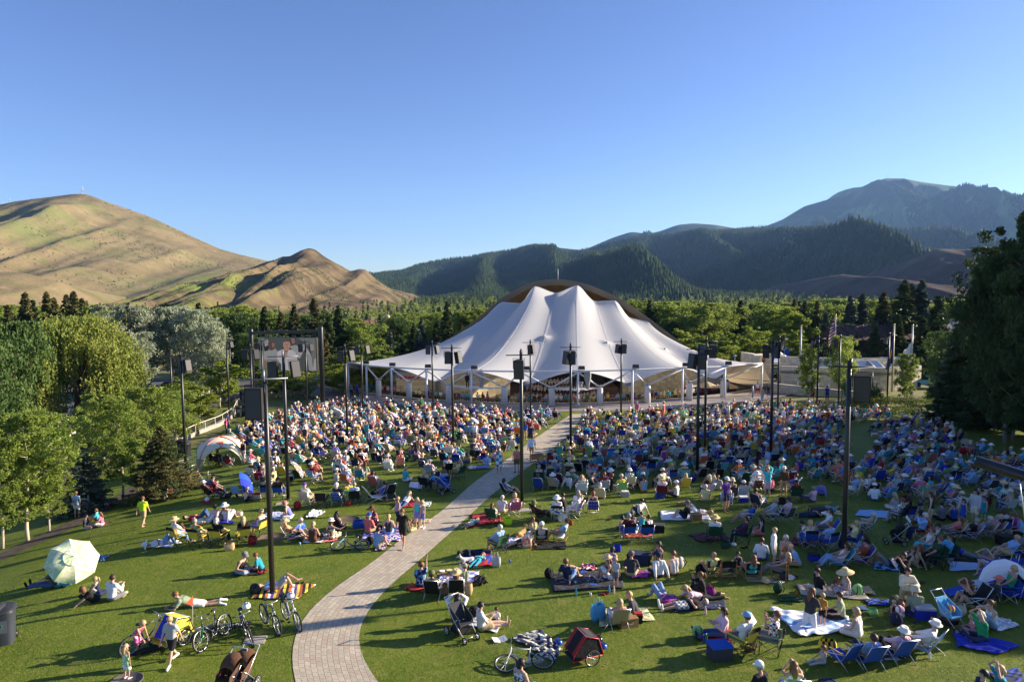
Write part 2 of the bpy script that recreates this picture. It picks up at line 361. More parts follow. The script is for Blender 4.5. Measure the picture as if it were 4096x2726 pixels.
def mountain(name,crest,D,foot,mat_,ns=220,ntt=60,a=1.0,rib=.12,ribf=9,seed=1,base=-18,back=.6,basev=None,rough_=.02,rows=None):
 """crest: (u, v) sight lines of the skyline; D: distance of the crest; foot: how far in front of the crest the slope ends"""
 us=np.array([c[0]for c in crest]);vs=np.array([c[1]for c in crest]);Ds=np.array([c[2]if len(c)>2 else D for c in crest],float)
 u=np.linspace(us[0],us[-1],ns);v=np.interp(u,us,vs);dd=np.interp(u,us,Ds)
 k=np.array([.1,.2,.4,.2,.1]);vsm=np.convolve(np.pad(v,2,'edge'),k,'valid');v=vsm
 cr=np.array([PY(a_,b_,c_)for a_,b_,c_ in zip(u,v,dd)])
 H=cr[:,2]-base
 t=np.concatenate([-np.linspace(1,0,10)[:-1]*back,np.linspace(0,1,ntt)])
 T,I=np.meshgrid(t,np.arange(ns));S=np.linspace(0,1,ns)[I]
 Y=cr[I,1]-T*foot;X=cr[I,0]*(1-.0*T);X=X*(Y/cr[I,1])**.35
 tt=np.clip(np.abs(T),0,1);prof=(1-tt)**a
 Z=base+H[I]*prof
 wl=S*ribf*6.283
 r=np.random.default_rng(seed);ph=r.uniform(0,6.28,6)
 ribs=sum(math.pow(.6,q)*(1-2*np.abs(np.sin(wl*.5*(1.7**q)+ph[q]+(.5+q*.2)*T*(1 if q%2 else-1)+.6*np.sin(wl*.21+T*2+q))))for q in range(4))
 env=np.clip(tt*4,0,1)*np.clip((1-tt)*3,0,1)
 Z=Z+ribs*rib*H[I]*env*.5+fbm(X,Y,20/max(foot,1),5,seed)*rough_*H[I]*np.clip(tt*12,.15,1)*np.clip((1-tt)*4,0,1)
 V=np.stack([X.ravel(),Y.ravel(),Z.ravel()],1);nx=len(t);idx=np.arange(nx*ns).reshape(ns,nx)
 Q=np.stack([idx[:-1,:-1].ravel(),idx[:-1,1:].ravel(),idx[1:,1:].ravel(),idx[1:,:-1].ravel()],1)
 me=npmesh(name,V,Q,True,mat_);ob=link(bpy.data.objects.new(name,me));tag(ob,kind='structure')
 return(X,Y,Z,T)
def conifers(surf,n,h,name,mat_,seed,clear=None,label='',tmin=-.02,tmax=.97,rr=.26):
 X,Y,Z,T=surf;r=np.random.default_rng(seed);ns,nt_=X.shape
 i=r.random(n)*(ns-1.001);j=r.random(n)*(nt_-1.001);tj=np.interp(j,np.arange(nt_),T[0])
 k=(tj>tmin)&(tj<tmax);i,j=i[k],j[k];i0,j0=i.astype(int),j.astype(int);a,b=i-i0,j-j0
 def bil(A):return A[i0,j0]*(1-a)*(1-b)+A[i0+1,j0]*a*(1-b)+A[i0,j0+1]*(1-a)*b+A[i0+1,j0+1]*a*b
 x,y,z=bil(X),bil(Y),bil(Z);tt=bil(T)
 if clear is not None:k=clear(x,y,z,i/ns,tt);x,y,z=x[k],y[k],z[k]
 m=len(x);hh=h*r.uniform(.55,1.25,m);rd=hh*rr;an=r.uniform(0,6.28,m);NS=5
 V=np.empty((m,NS+1,3));V[:,NS]=np.stack([x,y,z+hh],1)
 for q in range(NS):th=an+q*6.283/NS;V[:,q]=np.stack([x+rd*np.cos(th),y+rd*np.sin(th),z-hh*.05],1)
 o_=np.arange(m)[:,None]*(NS+1);Fc=np.stack([np.stack([o_[:,0]+q,o_[:,0]+(q+1)%NS,o_[:,0]+NS],1)for q in range(NS)],1).reshape(-1,3)
 return tag(link(bpy.data.objects.new(name,npmesh(name,V.reshape(-1,3),Fc,False,mat_))),label,'forest',kind='stuff')
M_DRY=hillmat('dry_hill',[('#8a7b5a',),('#75694c',.012,6,.42,.6),('#6d7444',.0035,5,.5,.68),('#5f6838',.03,4,.58,.72),('#8f7a63',.05,3,.6,.7)],0,0,bumpd=2.5,bs=.05)
M_DRY2=hillmat('rocky_hill',[('#74664a',),('#4f4434',.02,6,.42,.56),('#74803a',.006,5,.54,.66),('#6a5a4c',.05,6,.56,.66)],0,0,bumpd=5,bs=.04)
M_DRY3=hillmat('brown_hill',[('#55443a',),('#453830',.02,6,.42,.6),('#6a5a48',.008,5,.52,.66)],0,0,bumpd=4,bs=.04)
M_FORF=hillmat('forest_slope',[((.035,.055,.028),),((.06,.08,.035),.004,6,.5,.62),((.15,.2,.08),.0016,5,.62,.68)],0,0,bumpd=10,bs=.02)
M_BALD=hillmat('ski_slope',[((.04,.07,.035),),((.10,.15,.055),.0015,6,.48,.56),((.22,.26,.10),.003,4,.58,.66)],0,0,bumpd=10,bs=.01)
M_CON=mat('far_conifers',(.028,.05,.024),.9,col2=(.05,.08,.03),nscale=.01,spec=.1)
M_CON2=mat('far_shrubs',(.13,.14,.05),.9,col2=(.09,.12,.04),nscale=.02,spec=.1)
sh0=mountain('left_grass_mountain',[(-900,900),(-300,850),(0,818),(60,804),(200,787),(300,775),(345,776),(440,812),(600,866),(782,952),(880,995),(956,1017),(1069,1043),(1200,1085),(1400,1160),(1700,1280)],1500,900,M_DRY,260,70,a=1.0,rib=.075,ribf=6,seed=11,rough_=.022)
sh1=mountain('rocky_hill',[(930,1110),(1000,1085),(1069,1045),(1120,1035),(1180,1018),(1212,1000),(1235,993),(1262,1000),(1300,1028),(1330,1045),(1400,1084),(1440,1074),(1465,1078),(1500,1112),(1560,1155),(1650,1208),(1740,1252),(1850,1300)],900,640,M_DRY2,240,60,a=1.05,rib=.22,ribf=3,seed=5,rough_=.05)
sh2=mountain('low_hill',[(560,1275),(640,1225),(740,1178),(830,1151),(900,1158),(1000,1185),(1080,1205),(1200,1232),(1260,1215),(1330,1196),(1420,1205),(1500,1235),(1620,1262),(1760,1290)],560,310,M_DRY2,160,40,a=.9,rib=.2,ribf=4,seed=8,rough_=.04)
mountain('low_hill',[(-500,1170),(-100,1085),(100,1092),(250,1130),(380,1200),(560,1275)],640,390,M_DRY,100,40,a=.9,rib=.1,ribf=2,seed=18,rough_=.02)
s3=mountain('forest_mountain',[(1380,1215),(1440,1180),(1500,1150),(1544,1130),(1665,1066),(1780,1040),(1886,1030),(2050,1002),(2183,984),(2326,1000),(2400,985),(2470,965),(2560,950),(2680,940),(2822,930),(2900,925),(3042,910),(3200,925),(3400,980),(3700,1080)],3000,2150,M_FORF,300,90,a=1.15,rib=.5,ribf=4.0,seed=21,rough_=.03)
conifers(s3,90000,14,'mountain_forest',M_CON,3,label='dense conifer forest covering the steep middle mountain',clear=lambda x,y,z,s,t:fbm(x,y,.004,3,4)>-.75)
s4=mountain('far_ridge',[(1490,1115),(1530,1120),(1600,1160),(2200,1050),(2370,985),(2450,950),(2525,926),(2590,935),(2640,925),(2712,899),(2778,893),(2860,898),(2954,915),(3100,930),(3300,960)],5200,1800,M_FORF,160,40,rib=.25,ribf=4,seed=31)
conifers(s4,16000,20,'ridge_forest',M_CON,5,label='thin forest on the distant ridge behind the middle mountain',clear=lambda x,y,z,s,t:fbm(x,y,.003,3,9)>-.1)
s5=mountain('ski_mountain',[(2700,1050),(2900,960),(3042,912),(3130,878),(3218,824),(3300,800),(3373,782),(3450,748),(3538,713),(3615,713),(3703,729),(3820,745),(3924,762),(4096,797),(4400,850),(4900,940)],5600,3000,M_BALD,320,90,a=1.0,rib=.5,ribf=4.4,seed=44,rough_=.03)
conifers(s5,120000,24,'ski_mountain_forest',M_CON,6,label='conifer forest cut by open ski runs on the high mountain',clear=lambda x,y,z,s,t:(fbm(x,y,.0022,3,14)>-.15)&(np.abs(np.sin(s*26+t*3))>.16))
s6=mountain('forest_spur',[(2640,1235),(2760,1178),(2900,1100),(3042,1022),(3200,955),(3330,938),(3420,950),(3483,972),(3560,1005),(3660,1052),(3800,1120),(4000,1180)],3600,2700,M_FORF,200,70,a=1.2,rib=.45,ribf=3,seed=52,rough_=.03)
conifers(s6,42000,20,'spur_forest',M_CON,7,label='dark conifer forest on the spur below the ski mountain',clear=lambda x,y,z,s,t:fbm(x,y,.004,3,17)>-.6)
s6b=mountain('forest_spur',[(1750,1240),(1900,1150),(2100,1085),(2250,1052),(2380,1065),(2500,1110),(2600,1180),(2690,1240)],2300,1350,M_FORF,140,50,a=1.15,rib=.25,ribf=2,seed=61,rough_=.03)
conifers(s6b,22000,13,'spur_forest',M_CON,8,label='conifer forest on the low spur behind the pavilion arch',clear=lambda x,y,z,s,t:fbm(x,y,.006,3,27)>-.7)
mountain('brown_hill',[(2860,1262),(2910,1242),(3000,1228),(3153,1192),(3220,1155),(3285,1126),(3340,1104),(3373,1095),(3415,1108),(3461,1130),(3549,1122),(3600,1085),(3648,1050),(3700,1012),(3748,994),(3847,996),(3935,1016),(4034,1066),(4200,1150),(4500,1230)],1000,680,M_DRY3,200,50,a=.95,rib=.25,ribf=4,seed=72,rough_=.03)
# woods on the valley floor beyond the tree belt
def flatsurf(x0,x1,y0,y1):
 T_,I_=np.meshgrid(np.linspace(0,1,40),np.linspace(0,1,60));Y_=y0+(y1-y0)*T_;X_=(x0+(x1-x0)*I_)*(Y_/y0);return X_,Y_,gz(X_,Y_)-.5,T_
fs=flatsurf(-150,300,270,1300)
M_VAL=mat('valley_broadleaf',(.075,.115,.03),.9,col2=(.13,.17,.04),nscale=.03,spec=.1)
for k_,(q_,n_,h_)in enumerate(((sh0,7000,1.9),(sh1,6000,1.3),(sh2,3000,.9))):conifers(q_,n_,h_,'hill_scrub',M_CON2,90+k_,label=['low scrub dotting the big grassy mountain','low scrub dotting the rocky hill','low scrub dotting the front hillock'][k_],rr=.75,clear=lambda x,y,z,s,t:fbm(x,y,.02,3,5)>.0)
# haze
HZ=MB();HZ.box((0,4500,480),(19000,15000,1000));me=HZ.mesh('haze',[])
for k in me.vertices:pass
mh=bpy.data.materials.new('haze_air');mh.use_nodes=True;n=mh.node_tree.nodes;n.remove(n['Principled BSDF'])
pv=n.new('ShaderNodeVolumePrincipled');pv.inputs['Color'].default_value=(.30,.54,1,1);pv.inputs['Density'].default_value=0.00005;pv.inputs['Anisotropy'].default_value=.2
mh.node_tree.links.new(pv.outputs[0],n['Material Output'].inputs['Volume'])
me.materials.clear();me.materials.append(mh);tag(link(bpy.data.objects.new('haze',me)),'thin bluish air haze over the valley','haze',kind='stuff')
# ---------------------------------------------------------------- pavilion
GR=-4.45
M_MEM=mat('white_membrane',(.95,.95,.93),.55,translu=.5,spec=.3)
M_TAN=mat('tan_sail_fabric','#cbb896',.7,translu=.35)
M_WST=mat('white_painted_steel',(.72,.72,.72),.4)
M_BLK=mat('black_painted_steel',(.018,.018,.019),.38,spec=.5)
M_BOX=mat('black_speaker_cloth',(.012,.012,.013),.8)
M_WOODD=mat('dark_wood_soffit','#b58a5a',.6,col2='#7a5a38',nscale=1.5,stretch=(1,1,8))
M_DARK=mat('dark_stage_cloth',(.012,.008,.007),.9)
M_STONE=brickmat('stone_blocks','#d6c6a0','#b3a07c','#8a7c60',1.1,.42,.012,.9,bump=.8)
M_STONE2=brickmat('stone_blocks_pale','#e6dabd','#c9bda0','#9a8f78',.8,.38,.012,.9,bump=.8)
M_CONC=mat('pale_concrete','#b5ada0',.9,col2='#968e82',nscale=2)
DEP=lambda u:77.6+9.6*((u-2270)/830.0)**2 # depth of the front line of the roof along the picture width
ch=[(1392,1448),(1465,1461),(1565,1469),(1705,1476),(1885,1482),(2083,1485),(2312,1484),(2530,1478),(2730,1471),(2900,1465),(3048,1452)]
CP=[PY(u,v,DEP(u))for u,v in ch]
pav=empty('pavilion',(6.0,90,GR),0,'white tensile roofed concert pavilion under a dark arched roof','pavilion')
def pobj(mb,name,mats):
 o=mb.build(name,mats);o.parent=pav;o.matrix_parent_inverse=Matrix.Translation((-6.0,-90,-GR));return o
def pmesh(me,name):
 o=link(bpy.data.objects.new(name,me),pav);o.matrix_parent_inverse=Matrix.Translation((-6.0,-90,-GR));return o
# membrane
def cr_interp(xs,P,x):
 P=np.array(P);i=np.clip(np.searchsorted(xs,x)-1,0,len(xs)-2);t=(x-xs[i])/(xs[i+1]-xs[i])
 return P[i]*(1-t)[:,None]+P[i+1]*t[:,None]
top=[(1905,1292,107),(2010,1209,108),(2082,1213,108.5),(2140,1146,108),(2222,1172,109),(2309,1142,108),(2378,1206,109),(2459,1203,108),(2520,1272,108.5),(2589,1286,107),(2650,1362,104),(2775,1458,97)]
bot=[(1400,1452),(1565,1471),(1740,1524),(1885,1485),(2106,1536),(2311,1487),(2510,1530),(2722,1474),(2857,1513),(2964,1461),(3000,1459),(3046,1453)]
KX=np.linspace(0,1,12);hi=[0,1,0,1,0,1,0,1,0,1,0,0]
TP=[PY(*p)for p in top];BP=[PY(u,v,DEP(u)+(1.6 if i in(2,4,6,8)else .35))for i,(u,v)in enumerate(bot)]
NU,NV=220,70
s=np.linspace(0,1,NU);seg=s*11;i=np.minimum(seg.astype(int),10);t=seg-i
ease=lambda t:t*t*(3-2*t)
A_=np.array(TP);B_=np.array(BP)
def edge(P,catn,i,t,hang):
 a,b=P[i],P[i+1];te=t[:,None];p=a*(1-te)+b*te
 z=p[:,2].copy();zz=a[:,2]*(1-ease(t))+b[:,2]*ease(t)
 p[:,2]=z*.35+zz*.65-hang*np.sin(np.pi*t)*np.abs(a[:,2]-b[:,2]);return p
Tt=edge(A_,0,i,t,.02);Bt=edge(B_,0,i,t,-.12);kk_=np.hanning(47);kk_ /= kk_.sum();sm_=lambda A:np.stack([np.convolve(np.pad(A[:,c],23,'reflect',reflect_type='odd'),kk_,'valid')for c in range(3)],1);Ts,Bs=sm_(Tt),sm_(Bt)
h=np.array(hi,float);rid=h[i]*(1-ease(t))+h[i+1]*ease(t)
V=np.empty((NU,NV,3));q=np.linspace(0,1,NV)
for j,k in enumerate(q):
 wt=1/(1+(k/.09)**2)-1/(1+(1/.09)**2)*k;wb=max(0.0,(k-.35)/.65)**1.7;Tk=Ts+(Tt-Ts)*wt;Bk=Bs+(Bt-Bs)*wb
 xy=Tk[:,:2]*(1-k)+Bk[:,:2]*k
 H=Tk[:,2]-Bk[:,2];pw=1.70-.03*rid+.75*np.clip((.12-s)/.12,0,1)
 z=Bk[:,2]+H*(1-k)**pw+(rid-.5)*.06*math.sin(math.pi*min(1,k*1.0))
 V[:,j,:2]=xy;V[:,j,2]=z
dent=[(2175,1362,1),(2428,1376,.8),(2655,1401,.7),(1945,1380,.3)]
dents3=[]
for(du,dv,am)in dent:
 P2=np.array([proj(V[a,b])for a in range(0,NU,2)for b in range(0,NV,2)]);k=np.argmin(((P2-(du,dv))**2).sum(1));a,b=(k //(NV // 2))*2,(k%(NV // 2))*2
 c=V[a,b].copy();dents3.append(c);dx=V[...,0]-c[0];dy=V[...,1]-c[1];r2=dx*dx+dy*dy
 V[...,2]+= am*(.45*np.exp(-r2/.45)+.08*np.exp(-r2/5.0));
idx=np.arange(NU*NV).reshape(NU,NV)
Q=np.stack([idx[:-1,:-1].ravel(),idx[:-1,1:].ravel(),idx[1:,1:].ravel(),idx[1:,:-1].ravel()],1)
pmesh(npmesh('roof_membrane',V.reshape(-1,3),Q,True,M_MEM),'roof_membrane')
mb=MB()
for a in(int(NU*4/11),int(NU*5/11),int(NU*6/11),int(NU*7/11),int(NU*3/11),int(NU*8/11),int(NU*2/11)):
 mb.tube([V[a,b]+np.array([0,-.05,.05])for b in range(0,NV-1,2)],.012,5)
for a in range(0,NU-2,2):mb.tube([V[a,0],V[a+2,0]],.06,5,cap=False);mb.tube([V[a,NV-1],V[a+2,NV-1]],.05,5,cap=False)
pobj(mb,'membrane_seams',mat('membrane_seam',(.82,.82,.83),.6))
for c in dents3[:3]:
 mb=MB();mb.lathe([(.30,-.1),(.30,.12),(.18,.17),(0,.18)],Vector(c)+Vector((0,-.1,.18)),14);mb.lathe([(.14,.0),(.14,.03),(0,.031)],Vector(c)+Vector((-.05,-.32,.28)),10,mi=1,M=Matrix.Rotation(R_(60),4,'X'))
 pobj(mb,'mast_cap',[M_WST,M_BLK])
# arch and shell
def archline(sc_,y,dz):
 P=[(1560,1520),(1640,1462),(1760,1385),(1912,1279),(2000,1201),(2112,1135),(2232,1119),(2347,1140),(2469,1192),(2573,1261),(2677,1340),(2782,1418),(2860,1475),(2930,1530)]
 q,_=resample([PY(u,v,110)for u,v in P],80)
 for _ in range(4):q[1:-1]=(q[:-2]+2*q[1:-1]+q[2:])/4
 cx=7.3;q=q.copy();q[:,0]=cx+(q[:,0]-cx)*sc_;q[:,1]=y;q[:,2]=GR+(q[:,2]-GR)*(sc_**1.0)+dz;return q
a0=archline(1.0,110,0);a1=archline(.955,110.3,0);b1=archline(.80,121,-1.6);b2=archline(1.0,123,-3.0)
def strip(rows,name,m,smooth=True):
 n=len(rows[0]);V=np.concatenate(rows);i=np.arange(n-1)
 Q=np.concatenate([np.stack([r*n+i,r*n+i+1,(r+1)*n+i+1,(r+1)*n+i],1)for r in range(len(rows)-1)]);return pmesh(npmesh(name,V,Q,smooth,m),name)
M_SHIN=mat('dark_roof_shingles','#3a3330',.8,col2='#4c4541',nscale=2,bump=.5,bscale=8)
strip([a0+np.array([0,0,.28]),a0,a1],'arch_beam',mat('arch_fascia','#7d705f',.6))
strip([a1,a1*.5+b1*.5+np.array([0,0,.8]),b1],'wood_soffit',M_WOODD)
strip([a0+np.array([0,0,.28]),(a0+b2)/2+np.array([0,0,.4]),b2],'arch_roof',M_SHIN)
mb=MB();p=PY(2232,1119,110);mb.tube([p,p+Vector((0,0,1.7))],.04,6);pobj(mb,'roof_mast',M_WST)
# truss
mb=MB()
cpu,_=resample(CP,60);mb.tube(list(cpu),.10,8);pobj(mb,'top_chord',M_WST)
posts=[]
for k,p in enumerate(CP):
 mb=MB();g=float(gz(p.x,p.y));mb.tube([(p.x,p.y,GR-.1),(p.x,p.y,p.z)],.13,10);mb.box((p.x,p.y,GR+.05),(.5,.5,.12));pobj(mb,'truss_post',M_WST);posts.append(p)
cols=[(1513,1575),(1640,1565),(1775,1582),(1930,1578),(2018,1581),(2207,1583),(2400,1583),(2590,1578),(2757,1570),(2893,1560)]
colu=[1520,1637,1790,1845,2018,2207,2400,2590,2757,2893]
for k,u in enumerate([1515,1637,1845-50,2018,2207,2400,2590,2757,2893,2990]):
 if k==9:continue
 p=PY(u,1580,DEP(u)+1.5);zt=-2.35
 mb=MB();mb.lathe([(.36,GR-.5),(.36,zt),(.30,zt+.06)],(p.x,p.y,0),18);mb.box((p.x,p.y,zt+.22),(.9,.3,.06));mb.box((p.x-.25,p.y,zt+.28),(.34,.25,.1));mb.box((p.x+.2,p.y,zt+.28),(.3,.25,.1));pobj(mb,'concrete_column',mat('column_paint',(.66,.64,.60),.6))
 near=sorted(range(len(CP)),key=lambda j:abs(CP[j].x-p.x))[:2]
 if k==2:near=[3,4]
 for j in near:
  mb=MB();mb.tube([(p.x,p.y,zt+.1),(CP[j].x,CP[j].y,CP[j].z-.12)],.10,8);pobj(mb,'diagonal_strut',M_WST)
for j,(ua,ub)in((4,(1795,2018)),(6,(2207,2400))):
 a,b,c=PY(ua,1580,DEP(ua)+1.5),PY(ub,1580,DEP(ub)+1.5),CP[j];z=-2.28
 mb=MB();mb.poly([(a.x,a.y,z),(c.x,c.y-.05,z),(b.x,b.y,z)],.14);pobj(mb,'spotlight_platform',M_WST)
for u,yy in((2108,3.2),(2512,3.2)):
 p=PY(u,1533,DEP(u)+1.6);mb=MB();mb.lathe([(.55,-.05),(.6,0),(.55,.05)],p,18,M=Matrix.Rotation(R_(20),4,'X'));mb.tube([p,(p.x-.4,p.y+2,GR-1)],.025,5);mb.tube([p,(p.x+.1,p.y+2,GR-1)],.025,5);pobj(mb,'tension_ring',mat('grey_steel',(.25,.26,.28),.5,.6))
# speakers on the chord: separate things
M_GREY=mat('speaker_grey',(.05,.05,.052),.6)
for k,u in enumerate((1465,1570,1712,1897,2105,2326,2543,2743,2914)):
 p=PY(u,1460,DEP(u));q=min(posts,key=lambda c:abs(c.x-p.x));zt=np.interp(p.x,[c.x for c in CP],[c.z for c in CP])
 o=empty('monitor_speaker',(p.x,DEP(u),zt+.1),random.uniform(-.2,.2),None,'speaker','small speakers along the pavilion truss')
 o['label']='black speaker box on the white pavilion truss, '+['first','second','third','fourth','fifth','sixth','seventh','eighth','ninth'][k]+' from the screen side'
 mb=MB();mb.box((0,0,.30),(.72,.36,.4));mb.build('cabinet',M_BOX,o);mb=MB();mb.box((0,-.185,.30),(.66,.012,.35));mb.build('grille',M_GREY,o)
 mb=MB();mb.tube([(-.38,0,.3),(-.38,0,0),(.38,0,0),(.38,0,.3)],.02,5);mb.build('bracket',M_BLK,o)
# right-hand tan sail
c0,c1=CP[9],CP[10];far1=PY(3122,1562,92);far0=PY(2925,1520,97)
n=24;V=[]
for a in range(n):
 for b in range(n):
  s_,t_=a/(n-1),b/(n-1);e0=c0*(1-s_)+c1*s_;e1=far0*(1-s_)+far1*s_
  p=e0*(1-t_)+e1*t_;p.z -= .9*math.sin(math.pi*t_)*(1-.3*s_)+.3*math.sin(math.pi*s_)*math.sin(math.pi*t_);p.z += .05;V.append(p)
Q=[(a*n+b,a*n+b+1,(a+1)*n+b+1,(a+1)*n+b)for a in range(n-1)for b in range(n-1)]
pmesh(npmesh('shade_sail',V,Q,True,M_TAN),'shade_sail')
far2=PY(3128,1572,90);q0=PY(2935,1500,93);V=[]
for a in range(n):
 for b in range(n):
  s_,t_=a/(n-1),b/(n-1);e0=PY(2905,1535,96)*(1-s_)+PY(2985,1500,93)*s_;e1=PY(2960,1548,96)*(1-s_)+far2*s_
  p=e0*(1-t_)+e1*t_;p.z += .25*math.sin(math.pi*t_)*math.sin(math.pi*s_);V.append(p)
pmesh(npmesh('shade_sail',V,Q,True,M_TAN),'shade_sail')
# left grey sail
V=[];c0,c1,f0,f1=CP[0],CP[1],PY(1425,1512,97),PY(1530,1500,96)
for a in range(n):
 for b in range(n):
  s_,t_=a/(n-1),b/(n-1);p=(c0*(1-s_)+c1*s_)*(1-t_)+(f0*(1-s_)+f1*s_)*t_;p.z += .4*math.sin(math.pi*t_)*math.sin(math.pi*s_)-.05;V.append(p)
pmesh(npmesh('shade_sail',V,Q,True,mat('grey_sail','#8f9092',.7,translu=.1)),'shade_sail')
# stage: dark walls, stone side walls, floor
stage=empty('stage',(7,108,-9),0,'deep dark concert stage with stone side walls under the pavilion roof','stage')
def sobj(mb,name,m,uv=False):
 o=mb.build(name,m);o.parent=stage;o.matrix_parent_inverse=Matrix.Translation((-7,-108,9))
 if uv:uvbox(o.data,wall_uv)
 return o
def curvewall(P,z0,z1,th=.5,top=None):
 mb=MB();P=[Vector((*p[:2],0))for p in P];n=len(P);z1s=z1 if isinstance(z1,(list,tuple))else[z1]*n
 N_=[]
 for i in range(n):
  d=(P[min(i+1,n-1)]-P[max(i-1,0)]).normalized();N_.append(Vector((-d.y,d.x,0)))
 V=[]
 for i in range(n):
  a,b=P[i],P[i]+N_[i]*th;V +=[(a.x,a.y,z0),(a.x,a.y,z1s[i]),(b.x,b.y,z1s[i]),(b.x,b.y,z0)]
 Fc=[(i*4+k,(i+1)*4+k,(i+1)*4+(k+1)%4,i*4+(k+1)%4)for i in range(n-1)for k in range(4)]+[(0,1,2,3),tuple((n-1)*4+k for k in(3,2,1,0))]
 mb.add(V,Fc);return mb
def arcpts(u0,y0,u1,y1,bow,n=10,v=1500):
 a,b=PY(u0,v,y0),PY(u1,v,y1);d=(b-a);nn=Vector((-d.y,d.x,0)).normalized();return[a+d*(k/n)+nn*bow*math.sin(math.pi*k/n)for k in range(n+1)]
mb=MB();mb.box((7.3,108,-8.9),(26,12,1.0));mb.box((7.3,111,-8.0),(22,8,.8));mb.box((7.3,113.5,-7.3),(20,5,.7));sobj(mb,'stage_floor',mat('stage_floor','#5a4030',.5))
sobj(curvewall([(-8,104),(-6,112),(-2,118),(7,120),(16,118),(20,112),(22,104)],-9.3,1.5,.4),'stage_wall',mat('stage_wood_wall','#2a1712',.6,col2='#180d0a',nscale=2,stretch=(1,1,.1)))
sobj(curvewall(arcpts(2490,102,2700,97,1.2),-9.5,-1.2,.6),'stone_wall',M_STONE,True)
sobj(curvewall(arcpts(2690,97.4,2885,99,-1.0),-9.5,-1.4,.6),'stone_wall',M_STONE,True)
sobj(curvewall(arcpts(2040,102.2,1800,95,-1.4)[::-1],-9.5,-1.2,.6),'stone_wall',M_STONE,True)
P=arcpts(2500,98,2740,86,.8);sobj(curvewall(P,-9.5,[-6.2+.13*k for k in range(11)],.5),'ramp_parapet',M_STONE,True)
P=arcpts(2020,97,1800,87,-.8)[::-1];sobj(curvewall(P,-9.5,[-5.0-.13*k for k in range(11)],.5),'ramp_parapet',M_STONE,True)
mb=MB();a=PY(2845,1575,92);mb.box((a.x,a.y,-4.9),(6.5,1.2,1.5));o=sobj(mb,'bar_counter',mat('bar_wood','#5c2a18',.5,col2='#48200f',nscale=3,stretch=(6,1,1)))
mb=MB();mb.box((a.x,a.y,-4.1),(6.9,1.5,.1));sobj(mb,'bar_top',M_CONC)
# benches (rows of seats in the bowl)
for r in(35.5,33.5,31.5,29.5,27.5):
 z=float(gz(PC[0],PC[1]-r));P=[]
 for k in range(41):
  a=R_(226+88*k/40);P.append((PC[0]+r*math.cos(a),PC[1]+r*math.sin(a)))
 mb=curvewall(P,z+.42,z+.48,.45);o=sobj(mb,'bench_row',mat('bench_wood','#6b5236',.6))
# low stone walls at the left entrance, with curved ends
def thing_wall(P,z0,z1,label,m=M_STONE2,name='stone_wall',th=.55,cap=True,cat='wall'):
 root=tag(curvewall(P,z0,z1,th).build(name,m),label,cat);uvbox(root.data,wall_uv)
 if cap:
  zz=z1 if isinstance(z1,(list,tuple))else[z1]*len(P);mb=curvewall(P,0,.0,th+.1);me=mb.mesh('coping',M_CONC)
  n=len(P)
  for i_ in range(n):
   for k in range(4):me.vertices[i_*4+k].co.z=zz[i_]+(.003 if k in(0,3)else .09)
  link(bpy.data.objects.new('coping',me),root)
 return root
thing_wall(arcpts(1500,99,1730,94,.8,v=1560),-6,-2.5,'long low stone block wall beyond the pavilion entrance on the screen side')
thing_wall(arcpts(1235,100,1395,92,.3,v=1570),-6,-3.3,'low pale stone wall beside the foot of the screen post')
thing_wall(arcpts(1740,96,1800,90,.3,v=1570),-6,-2.2,'short stone wall end with a curled top beside the kiosk counter')
mb=MB();a=PY(1650,1585,92);root=empty('kiosk_counter',(a.x,a.y,-4.45),.1,'stone kiosk counter carrying red boxes under the pavilion edge','counter')
mb.box((0,0,.8),(4.2,1.2,1.6));k=mb.build('counter_base',M_STONE,root);uvbox(k.data,wall_uv);mb=MB();mb.box((0,0,1.65),(4.4,1.4,.1));mb.build('counter_top',M_CONC,root)
for k in range(5):
 mb=MB();mb.box((0,0,.16),(.45,.4,.32));mb.box((0,0,.335),(.4,.36,.03));o=tag(mb.build('red_box',mat('red_plastic','#a3201c',.5)),'small red box on the stone kiosk counter','box','red boxes on the kiosk counter');o.location=(a.x-1.4+.55*k,a.y-.3,-2.74)
# orchestra seen as a mass
def wall_lamp():pass
# ---- screen
M_POST=M_BLK
scr=empty('portal_gantry',PY(1285,1600,78),0,'massive black steel portal frame that carries the big screen','frame')
pl,pr2=PY(1010,1560,84),PY(1292,1600,78)
scr.location=(pl.x,pl.y,GR+.1)
def off(p):return Vector(p)-scr.location
gl_,gr_=float(gz(pl.x,pl.y)),float(gz(pr2.x,pr2.y))
ztl,ztr=PY(1010,1315,84).z,PY(1285,1306,78).z
pr2=Vector((PY(1288,1500,78).x,78,0));pl=Vector((PY(1010,1500,84).x,84,0))
for p,zt,g in((pl,ztl,gl_),(pr2,ztr,gr_)):
 mb=MB();mb.lathe([(.28,g),(.28,zt-.1),(.24,zt),(0,zt+.06)],off((p.x,p.y,0)),20);mb.build('post',M_BLK,scr)
 mb=MB();mb.lathe([(.75,g-.2),(.75,g+.9),(.7,g+.95),(0,g+.951)],off((p.x,p.y,0)),20);mb.build('footing',M_CONC,scr)
a,b=off((pl.x,pl.y,ztl-.5)),off((pr2.x,pr2.y,ztr-.5));mb=MB();d=(b-a);mb.box((a+b)/2,(d.length-.5,.3,.36),M=d.to_track_quat('X','Z').to_matrix().to_4x4());mb.build('crossbeam',M_BLK,scr)
